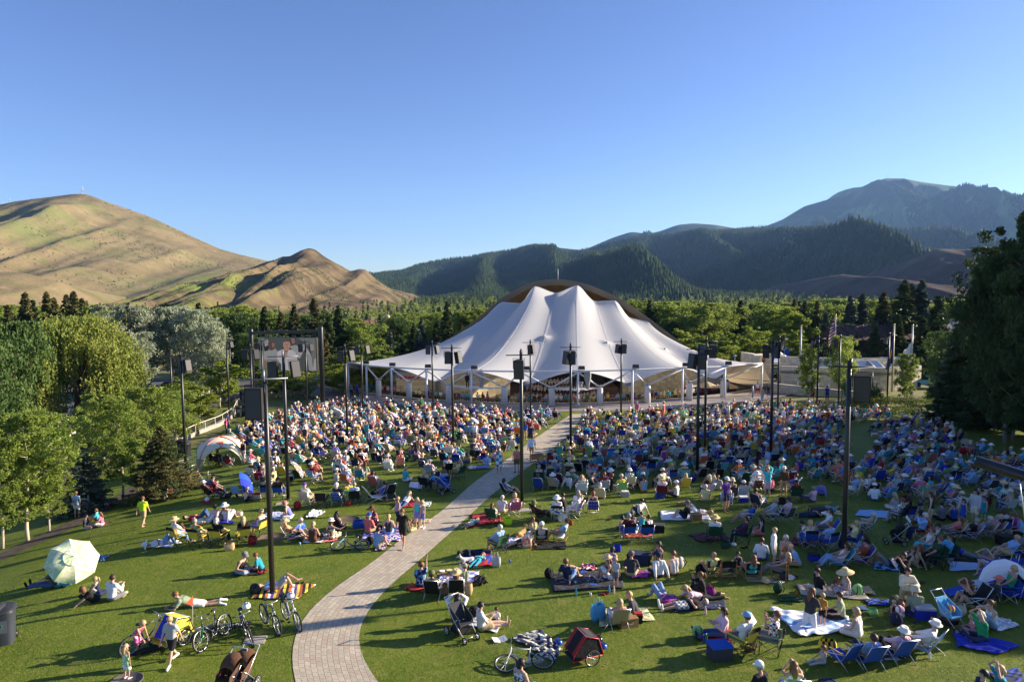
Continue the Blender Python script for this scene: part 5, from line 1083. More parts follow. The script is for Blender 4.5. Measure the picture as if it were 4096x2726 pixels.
HMATS={k:mat('hair_'+v[1].replace(' ','_'),v[0],.55,col2=tuple(min(1,c*1.3)for c in lin(v[0])),nscale=30,stretch=(1,1,.3))for k,v in HAIRC.items()}
SMATS=[mat('skin_tone_%s'%'abcd'[i],c,.5,bump=.1,bscale=60,spec=.35)for i,c in enumerate(SKINS)]
HATC=dict(straw='#d8bd84',sun='#f0ece4',fedora='#ece6da',cowboy='#d6b98a',bucket='#c8c0a4',floppy='#e0c890',cap='#eeeeee',visor='#dddddd',helmet='#e8e8ee')
def setm(o,i,m):
 o.material_slots[i].link='OBJECT';o.material_slots[i].material=m
def person(loc,rz,pz,shirt,pants,hr,sc_=1.0,ht=None,sh=None,label='',group=None,tone=None,fem=None,z=0.0,pat=None,ppat=None):
 """shirt 'tee:white', pants 'shorts:tan', hair 'short:b', hat 'straw' or 'cap:blue'"""
 hk,hc=hr.split(':')if ':' in hr else('short',hr);fem=(hk in('long','bob','pony','bun'))if fem is None else fem;child=sc_<.8
 me,J,hs,thin=body(pz,fem,child);tone=random.randrange(3)if tone is None else tone
 o=bpy.data.objects.new('person',me);C.objects.link(o);o.location=(loc[0],loc[1],loc[2]+z);o.rotation_euler=(0,0,-rz);o.scale=(sc_,)*3;setm(o,0,SMATS[tone]);tag(o,label,'person',group)
 sk,sc2=shirt.split(':');c=link(bpy.data.objects.new({'tee':'shirt','shirt':'shirt','tank':'top','dress':'dress'}[sk],cloth(sk,pz,fem,child)),o);setm(c,0,cmat(sc2,pat))
 if pants and sk != 'dress':pk,pc=pants.split(':');c=link(bpy.data.objects.new({'long':'trousers','capri':'trousers','shorts':'shorts','skirt':'skirt'}[pk],cloth(pk,pz,fem,child)),o);setm(c,0,cmat(pc,ppat))
 if sh:c=link(bpy.data.objects.new('shoes',cloth('shoes',pz,fem,child)),o);setm(c,0,cmat(sh))
 up,fc=J['hdd'],J['face'];x=fc.cross(up).normalized();fc=up.cross(x).normalized();M=Matrix((x,fc,up)).transposed().to_4x4();M.translation=J['head'];M=M @ Matrix.Scale(hs,4)
 if hk != 'bald':c=link(bpy.data.objects.new('hair',hair(hk)),o);c.matrix_local=M;setm(c,0,HMATS[hc])
 if ht:
  tk,tcol=ht.split(':')if ':' in ht else(ht,None);c=link(bpy.data.objects.new('hat',hat(tk)),o);c.matrix_local=M @ Matrix.Translation((0,0,.012));setm(c,0,cmat(tcol)if tcol else mat('hat_'+tk,HATC[tk],.9,bump=.2,bscale=60))
 return o
# ---------------------------------------------------------------- chairs and other things on the lawn
M_ALU=mat('aluminium_tube',(.62,.62,.62),.35,.8);M_DKM=mat('dark_metal_tube',(.03,.03,.032),.4,.4);M_WOOD=mat('pale_wood','#b08552',.6,col2='#8f6a3e',nscale=6,stretch=(1,1,8))
CH={}
def chair_parts(kind):
 if kind in CH:return CH[kind]
 out=[]
 def fab(name,P,n=6,sag=.03,th=.012,mi=0):
  mb=MB();a,b,c,d=[Vector(p)for p in P];V=[];nm=(b-a).cross(d-a).normalized()
  for i in range(n+1):
   for j in range(n+1):
    s_,t_=i/n,j/n;V.append((a*(1-s_)+b*s_)*(1-t_)+(d*(1-s_)+c*s_)*t_-nm*sag*math.sin(math.pi*s_)*(.5+.5*math.sin(math.pi*t_)))
  Fq=[(i*(n+1)+j,(i+1)*(n+1)+j,(i+1)*(n+1)+j+1,i*(n+1)+j+1)for i in range(n)for j in range(n)];m=len(V)
  mb.add(V+[v-nm*th for v in V],Fq+[tuple(m+k for k in f[::-1])for f in Fq],mi,True);return mb
 if kind in('camp','tall'):
  h=.42;out.append(('seat',fab('s',[(-.25,-.22,h),(.25,-.22,h),(.26,.24,h+.03),(-.26,.24,h+.03)],sag=-.05),0));bk=fab('b',[(-.26,-.24,h-.02),(.26,-.24,h-.02),(.28,-.42,.86),(-.28,-.42,.86)],sag=.05);out.append(('backrest',bk,0))
  bd=fab('b',[(-.282,-.385,.74),(.282,-.385,.74),(.285,-.425,.875),(-.285,-.425,.875)],sag=.035,th=.025);out.append(('top_band',bd,2))
  mb=MB();
  for s_ in(-1,1):mb.tube([(s_*.27,-.24,0),(s_*.29,-.43,.88)],.011,5);mb.tube([(s_*.30,.26,0),(s_*.30,.26,.60)],.011,5);mb.tube([(s_*.30,.26,.02),(s_*.27,-.26,h)],.009,5);mb.tube([(s_*.27,-.24,.02),(s_*.28,.26,h)],.009,5)
  for y in(-.24,.26):mb.tube([(-.28,y,.02),(.27,y*.95,h-.02)],.009,5);mb.tube([(.28,y,.02),(-.27,y*.95,h-.02)],.009,5)
  out.append(('frame',mb,1))
  for s_ in(-1,1):mb=MB();mb.box((s_*.30,-.06,.61),(.06,.66,.02));out.append(('armrest',mb,0))
 if kind=='beach':
  h=.20;out.append(('seat',fab('s',[(-.25,-.20,h-.03),(.25,-.20,h-.03),(.25,.30,h+.05),(-.25,.30,h+.05)],sag=-.04),0));out.append(('backrest',fab('b',[(-.25,-.22,h-.02),(.25,-.22,h-.02),(.25,-.54,.78),(-.25,-.54,.78)],sag=.03),0))
  mb=MB();mb.tube([(-.27,-.2,h-.04),(-.27,-.56,.80),(.27,-.56,.80),(.27,-.2,h-.04)],.013,6);mb.tube([(-.27,.1,.42),(-.27,-.50,.015),(.27,-.50,.015),(.27,.1,.42)],.012,6);mb.tube([(-.27,-.36,.45),(-.27,.30,h+.04),(-.27,.40,.015),(.27,.40,.015),(.27,.30,h+.04),(.27,-.36,.45)],.012,6);mb.tube([(-.27,.3,h+.04),(.27,.3,h+.04)],.012,6);out.append(('frame',mb,1))
  for s_ in(-1,1):mb=MB();mb.box((s_*.28,-.10,.45),(.045,.52,.022));out.append(('armrest',mb,3))
 if kind=='web':
  h=.36
  for nm,P in(('seat',[(-.24,-.2,h-.02),(.24,-.2,h-.02),(.24,.25,h+.02),(-.24,.25,h+.02)]),('backrest',[(-.24,-.24,h),(.24,-.24,h),(.24,-.42,.84),(-.24,-.42,.84)])):
   mb=MB();a,b,c,d=[Vector(p)for p in P]
   for k in range(6):
    t0,t1=(k+.1)/6,(k+.88)/6;mb.poly([a.lerp(d,t0),b.lerp(c,t0),b.lerp(c,t1),a.lerp(d,t1)],.006,k%2*2)
    n_=(b-a).cross(d-a).normalized()*.008;mb.poly([a.lerp(b,t0)+n_,a.lerp(b,t1)+n_,d.lerp(c,t1)+n_,d.lerp(c,t0)+n_],.006,0)
   out.append((nm,mb,-1))
  mb=MB();mb.tube([(-.26,-.22,h),(-.26,-.44,.86),(.26,-.44,.86),(.26,-.22,h)],.013,6);mb.tube([(-.28,.22,.56),(-.28,-.34,.015),(.28,-.34,.015),(.28,.22,.56)],.012,6);mb.tube([(-.28,-.3,.56),(-.28,.34,.015),(.28,.34,.015),(.28,-.3,.56)],.012,6);out.append(('frame',mb,1))
  for s_ in(-1,1):mb=MB();mb.box((s_*.28,-.05,.575),(.05,.52,.025));out.append(('armrest',mb,4))
 if kind=='wood':
  h=.27;out.append(('seat',fab('s',[(-.25,-.2,h-.04),(.25,-.2,h-.04),(.25,.24,h+.03),(-.25,.24,h+.03)],sag=-.04),0));out.append(('backrest',fab('b',[(-.26,-.26,.42),(.26,-.26,.42),(.26,-.34,.70),(-.26,-.34,.70)],sag=.03),0))
  mb=MB()
  for s_ in(-1,1):mb.box((s_*.28,-.29,.36),(.03,.03,.74));mb.box((s_*.28,.22,.24),(.03,.03,.5))
  for s_ in(-1,1):mb.box((s_*.28,-.03,.49),(.05,.58,.022));mb.box((s_*.28,-.03,.08),(.03,.5,.03))
  mb.box((0,-.29,.12),(.54,.03,.03));mb.tube([(-.28,-.29,.02),(-.1,-.2,.2)],.012,5);mb.tube([(.28,-.29,.02),(.1,-.2,.2)],.012,5);out.append(('frame',mb,5))
 if kind=='lounge':
  for nm,P in(('seat',[(-.27,-.2,.28),(.27,-.2,.28),(.27,.6,.30),(-.27,.6,.30)]),('backrest',[(-.27,-.24,.30),(.27,-.24,.30),(.27,-.62,.88),(-.27,-.62,.88)])):
   mb=MB();a,b,c,d=[Vector(p)for p in P]
   for k in range(10):t0,t1=(k+.12)/10,(k+.86)/10;mb.poly([a.lerp(b,t0),a.lerp(b,t1),d.lerp(c,t1),d.lerp(c,t0)],.012,0)
   out.append((nm,mb,4))
  mb=MB();mb.tube([(-.29,-.2,.28),(-.29,-.64,.9),(.29,-.64,.9),(.29,-.2,.28)],.016,6);mb.tube([(-.29,.3,.3),(-.29,-.5,.02),(.29,-.5,.02),(.29,.3,.3)],.016,6);mb.tube([(-.29,-.1,.3),(-.29,.5,.02),(.29,.5,.02),(.29,-.1,.3)],.016,6);out.append(('frame',mb,4))
 res=[]
 for nm,mb,sl_ in out:res.append((nm,mb.mesh(nm,[M_CL,M_ALU,mat('white_web',(.7,.7,.68),.7)]if sl_==-1 else[M_CL]),sl_))
 CH[kind]=res;return res
def chair(loc,rz,kind,col,label,group=None,pat=None,frame=None):
 r_=empty('folding_chair',loc,-rz,label,'chair',group);m=cmat(col,pat)
 for nm,me,sl_ in chair_parts(kind):
  c=link(bpy.data.objects.new(nm,me),r_);setm(c,0,{0:m,-1:m,1:frame or(M_DKM if kind in('camp','tall')and col in('black','yellow','dgreen','maroon','sage')else M_ALU),2:cmat('black')if kind=='camp' and col in('yellow','blue','sage','royal')else m,3:(M_WOOD if col in('blue','royal')else M_ALU),4:mat('white_plastic',(.7,.7,.68),.5),5:M_WOOD}[sl_])
 return r_
def cloth_sheet(P,label,col,pat=None,name='picnic_blanket',cat='blanket',wr=.03,seed=0,n=26,th=.012,lift=.0):
 """a blanket lying on the grass with wrinkles; P: sight lines of four corners"""
 r=np.random.default_rng(seed+int(P[0][0]));c=[G(*p)for p in P];V=[];ph=r.uniform(0,6,6)
 for i in range(n+1):
  for j in range(n+1):
   s_,t_=i/n,j/n;e=.04*math.sin(s_*9+ph[0])*(1 if j in(0,n)else 0)
   p=(c[0]*(1-s_)+c[1]*s_)*(1-t_)+(c[3]*(1-s_)+c[2]*s_)*t_
   h=wr*(abs(math.sin(s_*8+3*math.sin(t_*4+ph[1])+ph[2]))**3+abs(math.sin(t_*7+3*math.sin(s_*5+ph[3])+ph[4]))**3)*.8+wr*.3*r.random()
   V.append((p.x+e,p.y+e*.5,float(lawnz(p.x,p.y))+.022+h+lift))
 Q=[(i*(n+1)+j,i*(n+1)+j+1,(i+1)*(n+1)+j+1,(i+1)*(n+1)+j)for i in range(n)for j in range(n)]
 o=tag(link(bpy.data.objects.new(name,npmesh(name,V,Q,True,cmat(col,pat)))),label,cat);md=o.modifiers.new('t','SOLIDIFY');md.thickness=th;md.offset=-1;return o
def at(o,u,v,dz=0,rz=None,s=None):
 o.location=G(u,v)+Vector((0,0,dz))
 if rz is not None:o.rotation_euler=(0,0,R_(rz))
 if s:o.scale=(s,)*3
 return o
def bag(u,v,w_,d_,h_,col,label,name='bag',rz=0,open_=True,pat=None,handles=True,cat='bag'):
 r_=empty(name,G(u,v),R_(rz),label,cat);mb=MB();n=14;V=[];L=[(0,.82),(.35,1.02),(.75,.98),(1,.86 if open_ else .55)]
 for t,k in L:
  for q in range(n):
   a=6.283*q/n;c_,s_=math.cos(a),math.sin(a);V.append((abs(c_)**.5*math.copysign(1,c_)*w_/2*k,abs(s_)**.6*math.copysign(1,s_)*d_/2*k*(1-.35*t),h_*t*(1+.05*math.sin(q*2.3))))
 Fq=[(i*n+q,i*n+(q+1)%n,(i+1)*n+(q+1)%n,(i+1)*n+q)for i in range(3)for q in range(n)]+[tuple(range(n))[::-1]]+([tuple(3*n+q for q in range(n))]if not open_ else[])
 if open_:mb.add(V[-n:]and[(x*.9,y*.9,z*.45)for x,y,z in V[-n:]],[tuple(range(n))],0)
 mb.add(V,Fq,0,True);mb.build('body',cmat(col,pat),r_)
 if handles:
  for s_ in(-1,1):mb=MB();mb.tube([(-w_*.22,s_*d_*.3,h_*.9),(-w_*.18,s_*d_*.32,h_*1.3),(w_*.18,s_*d_*.32,h_*1.3),(w_*.22,s_*d_*.3,h_*.9)],.009,5);mb.build('handle',cmat('brown' if col in('tan','beige')else col),r_)
 return r_
def backpack(u,v,col,label,rz=0,s=1):
 r_=empty('backpack',G(u,v),R_(rz),label,'backpack');r_.scale=(s,)*3;mb=MB();mb.sphere((0,0,.2),.2,14,10,sc_=(.95,.62,1.05));mb.build('body',cmat(col),r_);mb=MB();mb.sphere((0,.11,.14),.12,12,8,sc_=(1,.55,1));mb.build('pocket',cmat(col),r_)
 for s_ in(-1,1):mb=MB();mb.tube([(s_*.08,-.11,.36),(s_*.1,-.2,.22),(s_*.1,-.12,.06)],.014,5);mb.build('strap',cmat('black'),r_)
 return r_
def cooler(u,v,body_,lid,label,w_=.55,d_=.36,h_=.36,rz=0,soft=False):
 r_=empty('cooler',G(u,v),R_(rz),label,'cooler');mb=MB();mb.box((0,0,h_*.42),(w_,d_,h_*.84));mb.build('tub',cmat(body_),r_);mb=MB();mb.box((0,0,h_*.92),(w_*1.03,d_*1.04,h_*.16),taper=.94);mb.build('lid',cmat(lid),r_)
 mb=MB();mb.tube([(-w_*.54,-.06,h_*.75),(-w_*.6,-.06,h_*.55),(-w_*.6,.06,h_*.55),(-w_*.54,.06,h_*.75)],.012,5);mb.build('handle',cmat(lid),r_)
 mb=MB();mb.tube([(w_*.54,-.06,h_*.75),(w_*.6,-.06,h_*.55),(w_*.6,.06,h_*.55),(w_*.54,.06,h_*.75)],.012,5);mb.build('handle',cmat(lid),r_);return r_
M_WICK=mat('wicker','#b08c55',.8,col2='#7d5f36',nscale=40,stretch=(1,1,3),bump=.8,bscale=60)
def basket(u,v,label,w_=.5,d_=.34,h_=.3,rz=0,hoop=False):
 r_=empty('picnic_basket',G(u,v),R_(rz),label,'basket');mb=MB();mb.box((0,0,h_*.42),(w_,d_,h_*.84),M=Matrix());mb.build('body',M_WICK,r_)
 for s_ in(-1,1):mb=MB();mb.box((s_*w_*.252,0,h_*.9),(w_*.5,d_*1.05,.035));mb.build('lid',M_WICK,r_)
 mb=MB();mb.tube([(0,-d_*.5,h_*.5),(0,-d_*.52,h_*1.1),(0,0,h_*1.55),(0,d_*.52,h_*1.1),(0,d_*.5,h_*.5)]if hoop else[(-.08,-d_*.55,h_*.6),(-.06,-d_*.62,h_*.5),(.06,-d_*.62,h_*.5),(.08,-d_*.55,h_*.6)],.012,5);mb.build('handle',M_WICK,r_);return r_
def bottle(u,v,col,label,h_=.24,name='bottle',lid='white'):
 r_=empty(name,G(u,v),0,label,'bottle');mb=MB();mb.lathe([(.034,0),(.036,.02),(.036,h_*.62),(.014,h_*.82),(.013,h_*.93)],n=12);mb.build('body',mat('plastic_'+col,PAL[col],.15,alpha=.75),r_);mb=MB();mb.lathe([(.016,h_*.92),(.016,h_),(0,h_)],n=10);mb.build('cap',cmat(lid),r_);return r_
def plate(u,v,col,label,r0=.13,dz=.03):
 mb=MB();mb.lathe([(r0*.6,0),(r0,.022),(r0*.97,.028),(r0*.6,.008),(0,.008)],n=20);o=tag(mb.build('plate',cmat(col)),label,'plate');return at(o,u,v,dz)
def cup(u,v,col,label,h_=.12,dz=0):
 mb=MB();mb.lathe([(.03,0),(.042,h_),(.038,h_),(.027,.01),(0,.01)],n=14);o=tag(mb.build('cup',mat('cup_'+col,PAL[col],.3,alpha=.8 if col=='white' else None)),label,'cup');return at(o,u,v,dz)
def shoes(u,v,col,label,rz=0,name='shoes'):
 r_=empty(name,G(u,v),R_(rz),label,'shoes')
 for k,(x,a)in enumerate(((-.09,.2),(.10,-.35))):
  mb=MB();M=Matrix.Rotation(a,4,'Z');mb.lathe([(.05,0),(.052,.02),(.045,.035),(0,.04)],(x,0,0),14,M=M,sx=.85,sy=2.4);mb.sphere((x,-.04,.04),.042,10,6,M=M,sc_=(1,1.3,.9));mb.build('shoe',cmat(col),r_)
 return r_
def loose_hat(u,v,kind,label,dz=0):
 o=tag(link(bpy.data.objects.new('sun_hat',hat(kind))),label,'hat');setm(o,0,mat('hat_'+kind,HATC[kind],.9,bump=.2,bscale=60));return at(o,u,v,dz-.0)
def helmet_(u,v,col,label,dz=0):
 r_=empty('bicycle_helmet',G(u,v)+Vector((0,0,dz)),.5,label,'helmet');mb=MB();mb.lathe([(.125,0),(.128,.03),(.11,.09),(.065,.135),(0,.15)],n=18,sy=1.3);mb.build('shell',mat('helmet_'+col,PAL[col],.25,coat=.5),r_);mb=MB();mb.tube([(-.1,.03,.02),(0,.05,-.0),(.1,.03,.02)],.008,4)
 for k in(-1,0,1):mb.box((k*.045,0,.12),(.018,.2,.05))
 mb.build('vents',cmat('dgrey'),r_);return r_
# bicycles
def bike(label,col,kind='adult',fork=None,s=1.0,helm=False):
 r_=empty('bicycle',(0,0,0),0,label,'bicycle');R=.335;mf=mat('bike_paint_'+col,PAL[col],.3,coat=.6);mk=mat('tyre_rubber',(.02,.02,.02),.85);rear,front=V3(0,-.52,R),V3(0,.52,R);bb=V3(0,-.10,.29);st=V3(0,-.24,.78);hd0,hd1=V3(0,.30,.84),V3(0,.34,.70)
 for nm,c in(('wheel',rear),('wheel',front)):
  w_=empty(nm,c,0,parent=r_);RM_=Matrix.Rotation(R_(90),4,'Y')
  mb=MB();mb.torus((0,0,0),R-.025,.027,32,7,M=RM_);mb.build('tyre',mk,w_)
  mb=MB();mb.torus((0,0,0),R-.055,.011,28,5,M=RM_);mb.tube([(-.03,0,0),(.03,0,0)],.022,8)
  for k in range(14):a=k*6.283/14;mb.tube([(0,0,0),(0,(R-.06)*math.cos(a),(R-.06)*math.sin(a))],.0028,3,cap=False)
  mb.build('rim',M_ALU,w_)
 mb=MB();
 for a,b,rr in((bb,st,.018),(st,hd0,.018),(bb,hd1,.022),(bb,rear+V3(.04,0,0),.011),(bb,rear-V3(.04,0,0),.011),(st+V3(0,.02,-.1),rear+V3(.04,0,0),.010),(st+V3(0,.02,-.1),rear-V3(.04,0,0),.010),(hd0,hd1,.022)):mb.tube([a,b],rr,7)
 mb.build('frame',mf,r_)
 mb=MB();
 for s_ in(-1,1):mb.tube([hd1+V3(s_*.04,0,-.02),front+V3(s_*.045,0,0)],.014,6)
 mb.tube([hd1+V3(-.05,0,0),hd1+V3(.05,0,0)],.018,6);mb.build('fork',mat('bike_paint_'+(fork or col),PAL[fork or col],.3),r_)
 mb=MB();mb.tube([hd0,hd0+V3(0,-.02,.14)],.013,6);mb.tube([(-.30,.22,1.0),(-.12,.29,.99),(.12,.29,.99),(.30,.22,1.0)],.012,6);mb.build('handlebar',M_ALU,r_)
 for s_ in(-1,1):mb=MB();mb.tube([(s_*.30,.22,1.0),(s_*.20,.255,.993)],.018,6);mb.build('grip',mk,r_)
 mb=MB();mb.tube([st,st+V3(0,-.03,.12)],.013,6);mb.build('seat_post',M_ALU,r_)
 mb=MB();mb.sphere(st+V3(0,-.02,.14),.13,12,8,sc_=(.55,1,.25));mb.build('saddle',cmat('dgrey'),r_)
 mb=MB();mb.torus(bb+V3(.03,0,0),.085,.007,20,5,M=Matrix.Rotation(R_(90),4,'Y'));mb.tube([bb+V3(.05,0,0),bb+V3(.06,.12,-.12)],.009,5);mb.tube([bb+V3(-.05,0,0),bb+V3(-.06,-.12,.12)],.009,5);mb.tube([bb+V3(.03,0,.085),rear+V3(.03,0,.05)],.004,4);mb.tube([bb+V3(.03,0,-.085),rear+V3(.03,0,-.05)],.004,4);mb.build('crankset',M_ALU,r_)
 for s_ in(-1,1):mb=MB();mb.box(bb+V3(s_*.1,.12*s_,-.12*s_),(.08,.08,.02));mb.build('pedal',cmat('black'),r_)
 r_.scale=(s,)*3;return r_
def place_bike(b,u,v,rz,lean,dz=0.0):
 """lean: tilt about the line of travel, 0 upright, 80 lying"""
 b.rotation_mode='XYZ';b.matrix_world=Matrix.Translation(G(u,v)+Vector((0,0,dz)))@ Matrix.Rotation(-R_(rz),4,'Z')@ Matrix.Rotation(R_(lean),4,'Y')@ Matrix.Scale(b.scale[0],4);return b
def wheelpart(root,c,R,name='wheel',spokes=10,tube=.022,axis='Y'):
 w_=empty(name,c,0,parent=root);RM_=Matrix.Rotation(R_(90),4,axis);mb=MB();mb.torus((0,0,0),R-tube,tube,28,6,M=RM_);mb.build('tyre',mat('tyre_rubber',(.02,.02,.02),.85),w_);mb=MB();mb.torus((0,0,0),R-tube*2.1,.009,24,5,M=RM_);mb.tube([(-.03,0,0),(.03,0,0)],.018,8)
 for k in range(spokes):a=k*6.283/spokes;mb.tube([(0,0,0),(0,(R-tube*2)*math.cos(a),(R-tube*2)*math.sin(a))],.004 if spokes>6 else .01,3,cap=False)
 mb.build('rim',M_ALU,w_)
def stroller(u,v,rz,col,label,s=1.0,hood=True,kind='three',frame=None):
 r_=empty('stroller',G(u,v),-R_(rz),label,'stroller');r_.scale=(s,)*3;fm=frame or M_ALU
 mb=MB()
 for s_ in(-1,1):mb.tube([(s_*.24,-.52,1.02),(s_*.24,-.1,.55),(s_*.22,.38,.12)],.014,6);mb.tube([(s_*.26,-.34,.14),(s_*.24,-.02,.5),(s_*.24,.1,.6)],.014,6)
 mb.tube([(-.24,-.52,1.02),(.24,-.52,1.02)],.016,6);mb.tube([(-.26,-.34,.14),(.26,-.34,.14)],.012,6);mb.tube([(-.22,.38,.13),(.22,.38,.13)],.012,6);mb.build('frame',fm,r_)
 mb=MB();mb.poly([(-.22,-.12,.42),(.22,-.12,.42),(.22,.22,.46),(-.22,.22,.46)],.04);mb.poly([(-.22,-.14,.42),(-.22,-.34,.86),(.22,-.34,.86),(.22,-.14,.42)],.04,ax=(0,1,0))
 for s_ in(-1,1):mb.poly([(s_*.22,-.14,.42),(s_*.22,.2,.46),(s_*.22,.16,.6),(s_*.22,-.3,.84)],.015,ax=(1,0,0))
 mb.build('seat',cmat(col),r_)
 if hood:
  V=[];n=8
  for i in range(n+1):
   a=R_(-20+105*i/n)
   for x in(-.23,-.12,0,.12,.23):V.append((x,-.28+.30*math.sin(a),.72+.28*math.cos(a)-.10*(abs(x)/.23)**2))
  mb=MB();mb.add(V,[(i*5+j,i*5+j+1,(i+1)*5+j+1,(i+1)*5+j)for i in range(n)for j in range(4)],0,True);mb.build('hood',cmat(col),r_)
 mb=MB();mb.box((0,-.08,.2),(.4,.4,.14),taper=1.1);mb.build('basket',cmat('black'),r_)
 for s_ in(-1,1):wheelpart(r_,(s_*.28,-.36,.14),.14,spokes=5);wheelpart(r_,(s_*.22,.40,.11),.11,spokes=5)
 return r_
def trailer(u,v,rz,c1,c2,label,flag=False,canopy_bar=True):
 """two-wheeled child bicycle trailer"""
 r_=empty('bicycle_trailer',G(u,v),-R_(rz),label,'trailer');mb=MB();P=[(-.55,.25),(-.38,.78),(.05,.92),(.45,.40),(.50,.22)] # side outline y,z
 for s_ in(-1,1):mb.tube([(s_*.33,y,z)for y,z in P]+[(s_*.33,-.55,.25)],.018,6)
 for y,z in P[:4]:mb.tube([(-.33,y,z),(.33,y,z)],.014,6)
 mb.tube([(-.38,-.12,.26),(.38,-.12,.26)],.02,6);mb.build('frame',M_ALU if flag else mat('red_tube',PAL['red'],.4),r_)
 mb=MB();mb.poly([(-.32,-.53,.27),(.32,-.53,.27),(.32,.48,.24),(-.32,.48,.24)],.03);mb.poly([(-.32,-.54,.27),(-.32,-.38,.77),(.32,-.38,.77),(.32,-.54,.27)],.015,ax=(0,1,0));mb.poly([(-.32,-.37,.785),(.32,-.37,.785),(.32,.05,.925),(-.32,.05,.925)],.012)
 mb.build('body',cmat(c1 if flag else 'dgrey'),r_)
 mb=MB();mb.poly([(-.2,.06,.93),(.2,.06,.93),(.2,.46,.42),(-.2,.46,.42)],.012);mb.build('front_cover',cmat(c2),r_)
 for s_ in(-1,1):mb=MB();mb.poly([(s_*.31,.06,.925),(s_*.2,.06,.93),(s_*.2,.46,.42),(s_*.31,.46,.42)][::s_],.012);mb.build('cover_stripe',cmat(c1),r_);mb=MB();mb.poly([(s_*.325,-.5,.28),(s_*.325,.44,.26),(s_*.325,.42,.38),(s_*.325,.04,.86),(s_*.325,-.36,.74)],.01,ax=(1,0,0));mb.build('side_panel',cmat('black' if flag is False else c1),r_)
 for s_ in(-1,1):wheelpart(r_,(s_*.42,-.12,.26),.26,spokes=14)
 mb=MB();mb.tube([(.3,.48,.24),(.42,.8,.26),(.40,1.25,.30)]if not flag else[(-.3,-.5,.25),(-.5,-.8,.28),(-.6,-1.4,.32)],.018,6);mb.build('tow_arm',M_ALU,r_)
 if canopy_bar:mb=MB();mb.tube([(-.26,-.4,.80),(-.26,-.72,1.12),(.26,-.72,1.12),(.26,-.4,.80)],.017,6);mb.build('push_handle',M_DKM,r_)
 if flag:mb=MB();mb.tube([(-.30,-.5,.3),(-.30,-.55,1.35)],.006,5);k=mb.build('flag_pole',M_WST,r_);mb=MB();mb.poly([(-.30,-.55,1.35),(-.30,-.30,1.22),(-.30,-.55,1.05)],.006,ax=(1,0,0));mb.build('flag',mat('orange_flag','#ff5a30',.6,translu=.3),r_)
 return r_
def umbrella(u,v,R,H,tilt,az,cols,label,pat=None,vent=False,n=8,poleoff=0,dz=0):
 r_=empty('beach_umbrella',G(u,v)+Vector((0,0,dz)),0,label,'umbrella');M=Matrix.Translation((0,0,H*.55))@ Matrix.Rotation(-R_(az),4,'Z')@ Matrix.Rotation(-R_(tilt),4,'X')@ Matrix.Translation((0,0,H*.45))
 mb=MB();mb.tube([(0,0,-.05),(0,0,H*.55),M @ Vector((0,0,.05))],.017,7);mb.build('pole',M_WST,r_)
 for k in range(n):
  V=[];m=7;q=5
  for i in range(m+1):
   t=i/m;rr=R*math.sin(t*1.25)/math.sin(1.25);z=-R*.42*(1-math.cos(t*1.25))/(1-math.cos(1.25))
   for j in range(q+1):
    a0,a1=6.2832*k/n,6.2832*(k+1)/n;f=j/q;p0=Vector((rr*math.cos(a0),rr*math.sin(a0),z));p1=Vector((rr*math.cos(a1),rr*math.sin(a1),z));p=p0.lerp(p1,f);p.z -= .05*R*math.sin(math.pi*f)*t;V.append(M @ p)
  mb=MB();mb.add(V,[(i*(q+1)+j,i*(q+1)+j+1,(i+1)*(q+1)+j+1,(i+1)*(q+1)+j)for i in range(m)for j in range(q)],0,True);mb.build('canopy_panel',cmat(cols[k%len(cols)],pat),r_)
  mb=MB();a=6.2832*k/n;mb.tube([M @ Vector((0,0,-.02)),M @ Vector((R*.55*math.cos(a),R*.55*math.sin(a),-R*.13)),M @ Vector((R*math.cos(a),R*math.sin(a),-R*.43))],.006,4);mb.build('rib',M_ALU,r_)
 if vent:mb=MB();V=[M @ Vector((0,0,.06))]+[M @ Vector((R*.36*math.cos(6.2832*k/24),R*.36*math.sin(6.2832*k/24),-.02+(.02 if k%2 else 0)))for k in range(24)];mb.add(V,[(0,1+k,1+(k+1)%24)for k in range(24)],0,False);mb.build('vent_flap',cmat(cols[0],pat),r_);mb=MB();mb.sphere(M @ Vector((0,0,.08)),.02,8,5);mb.build('finial',cmat('brown'),r_)
 return r_
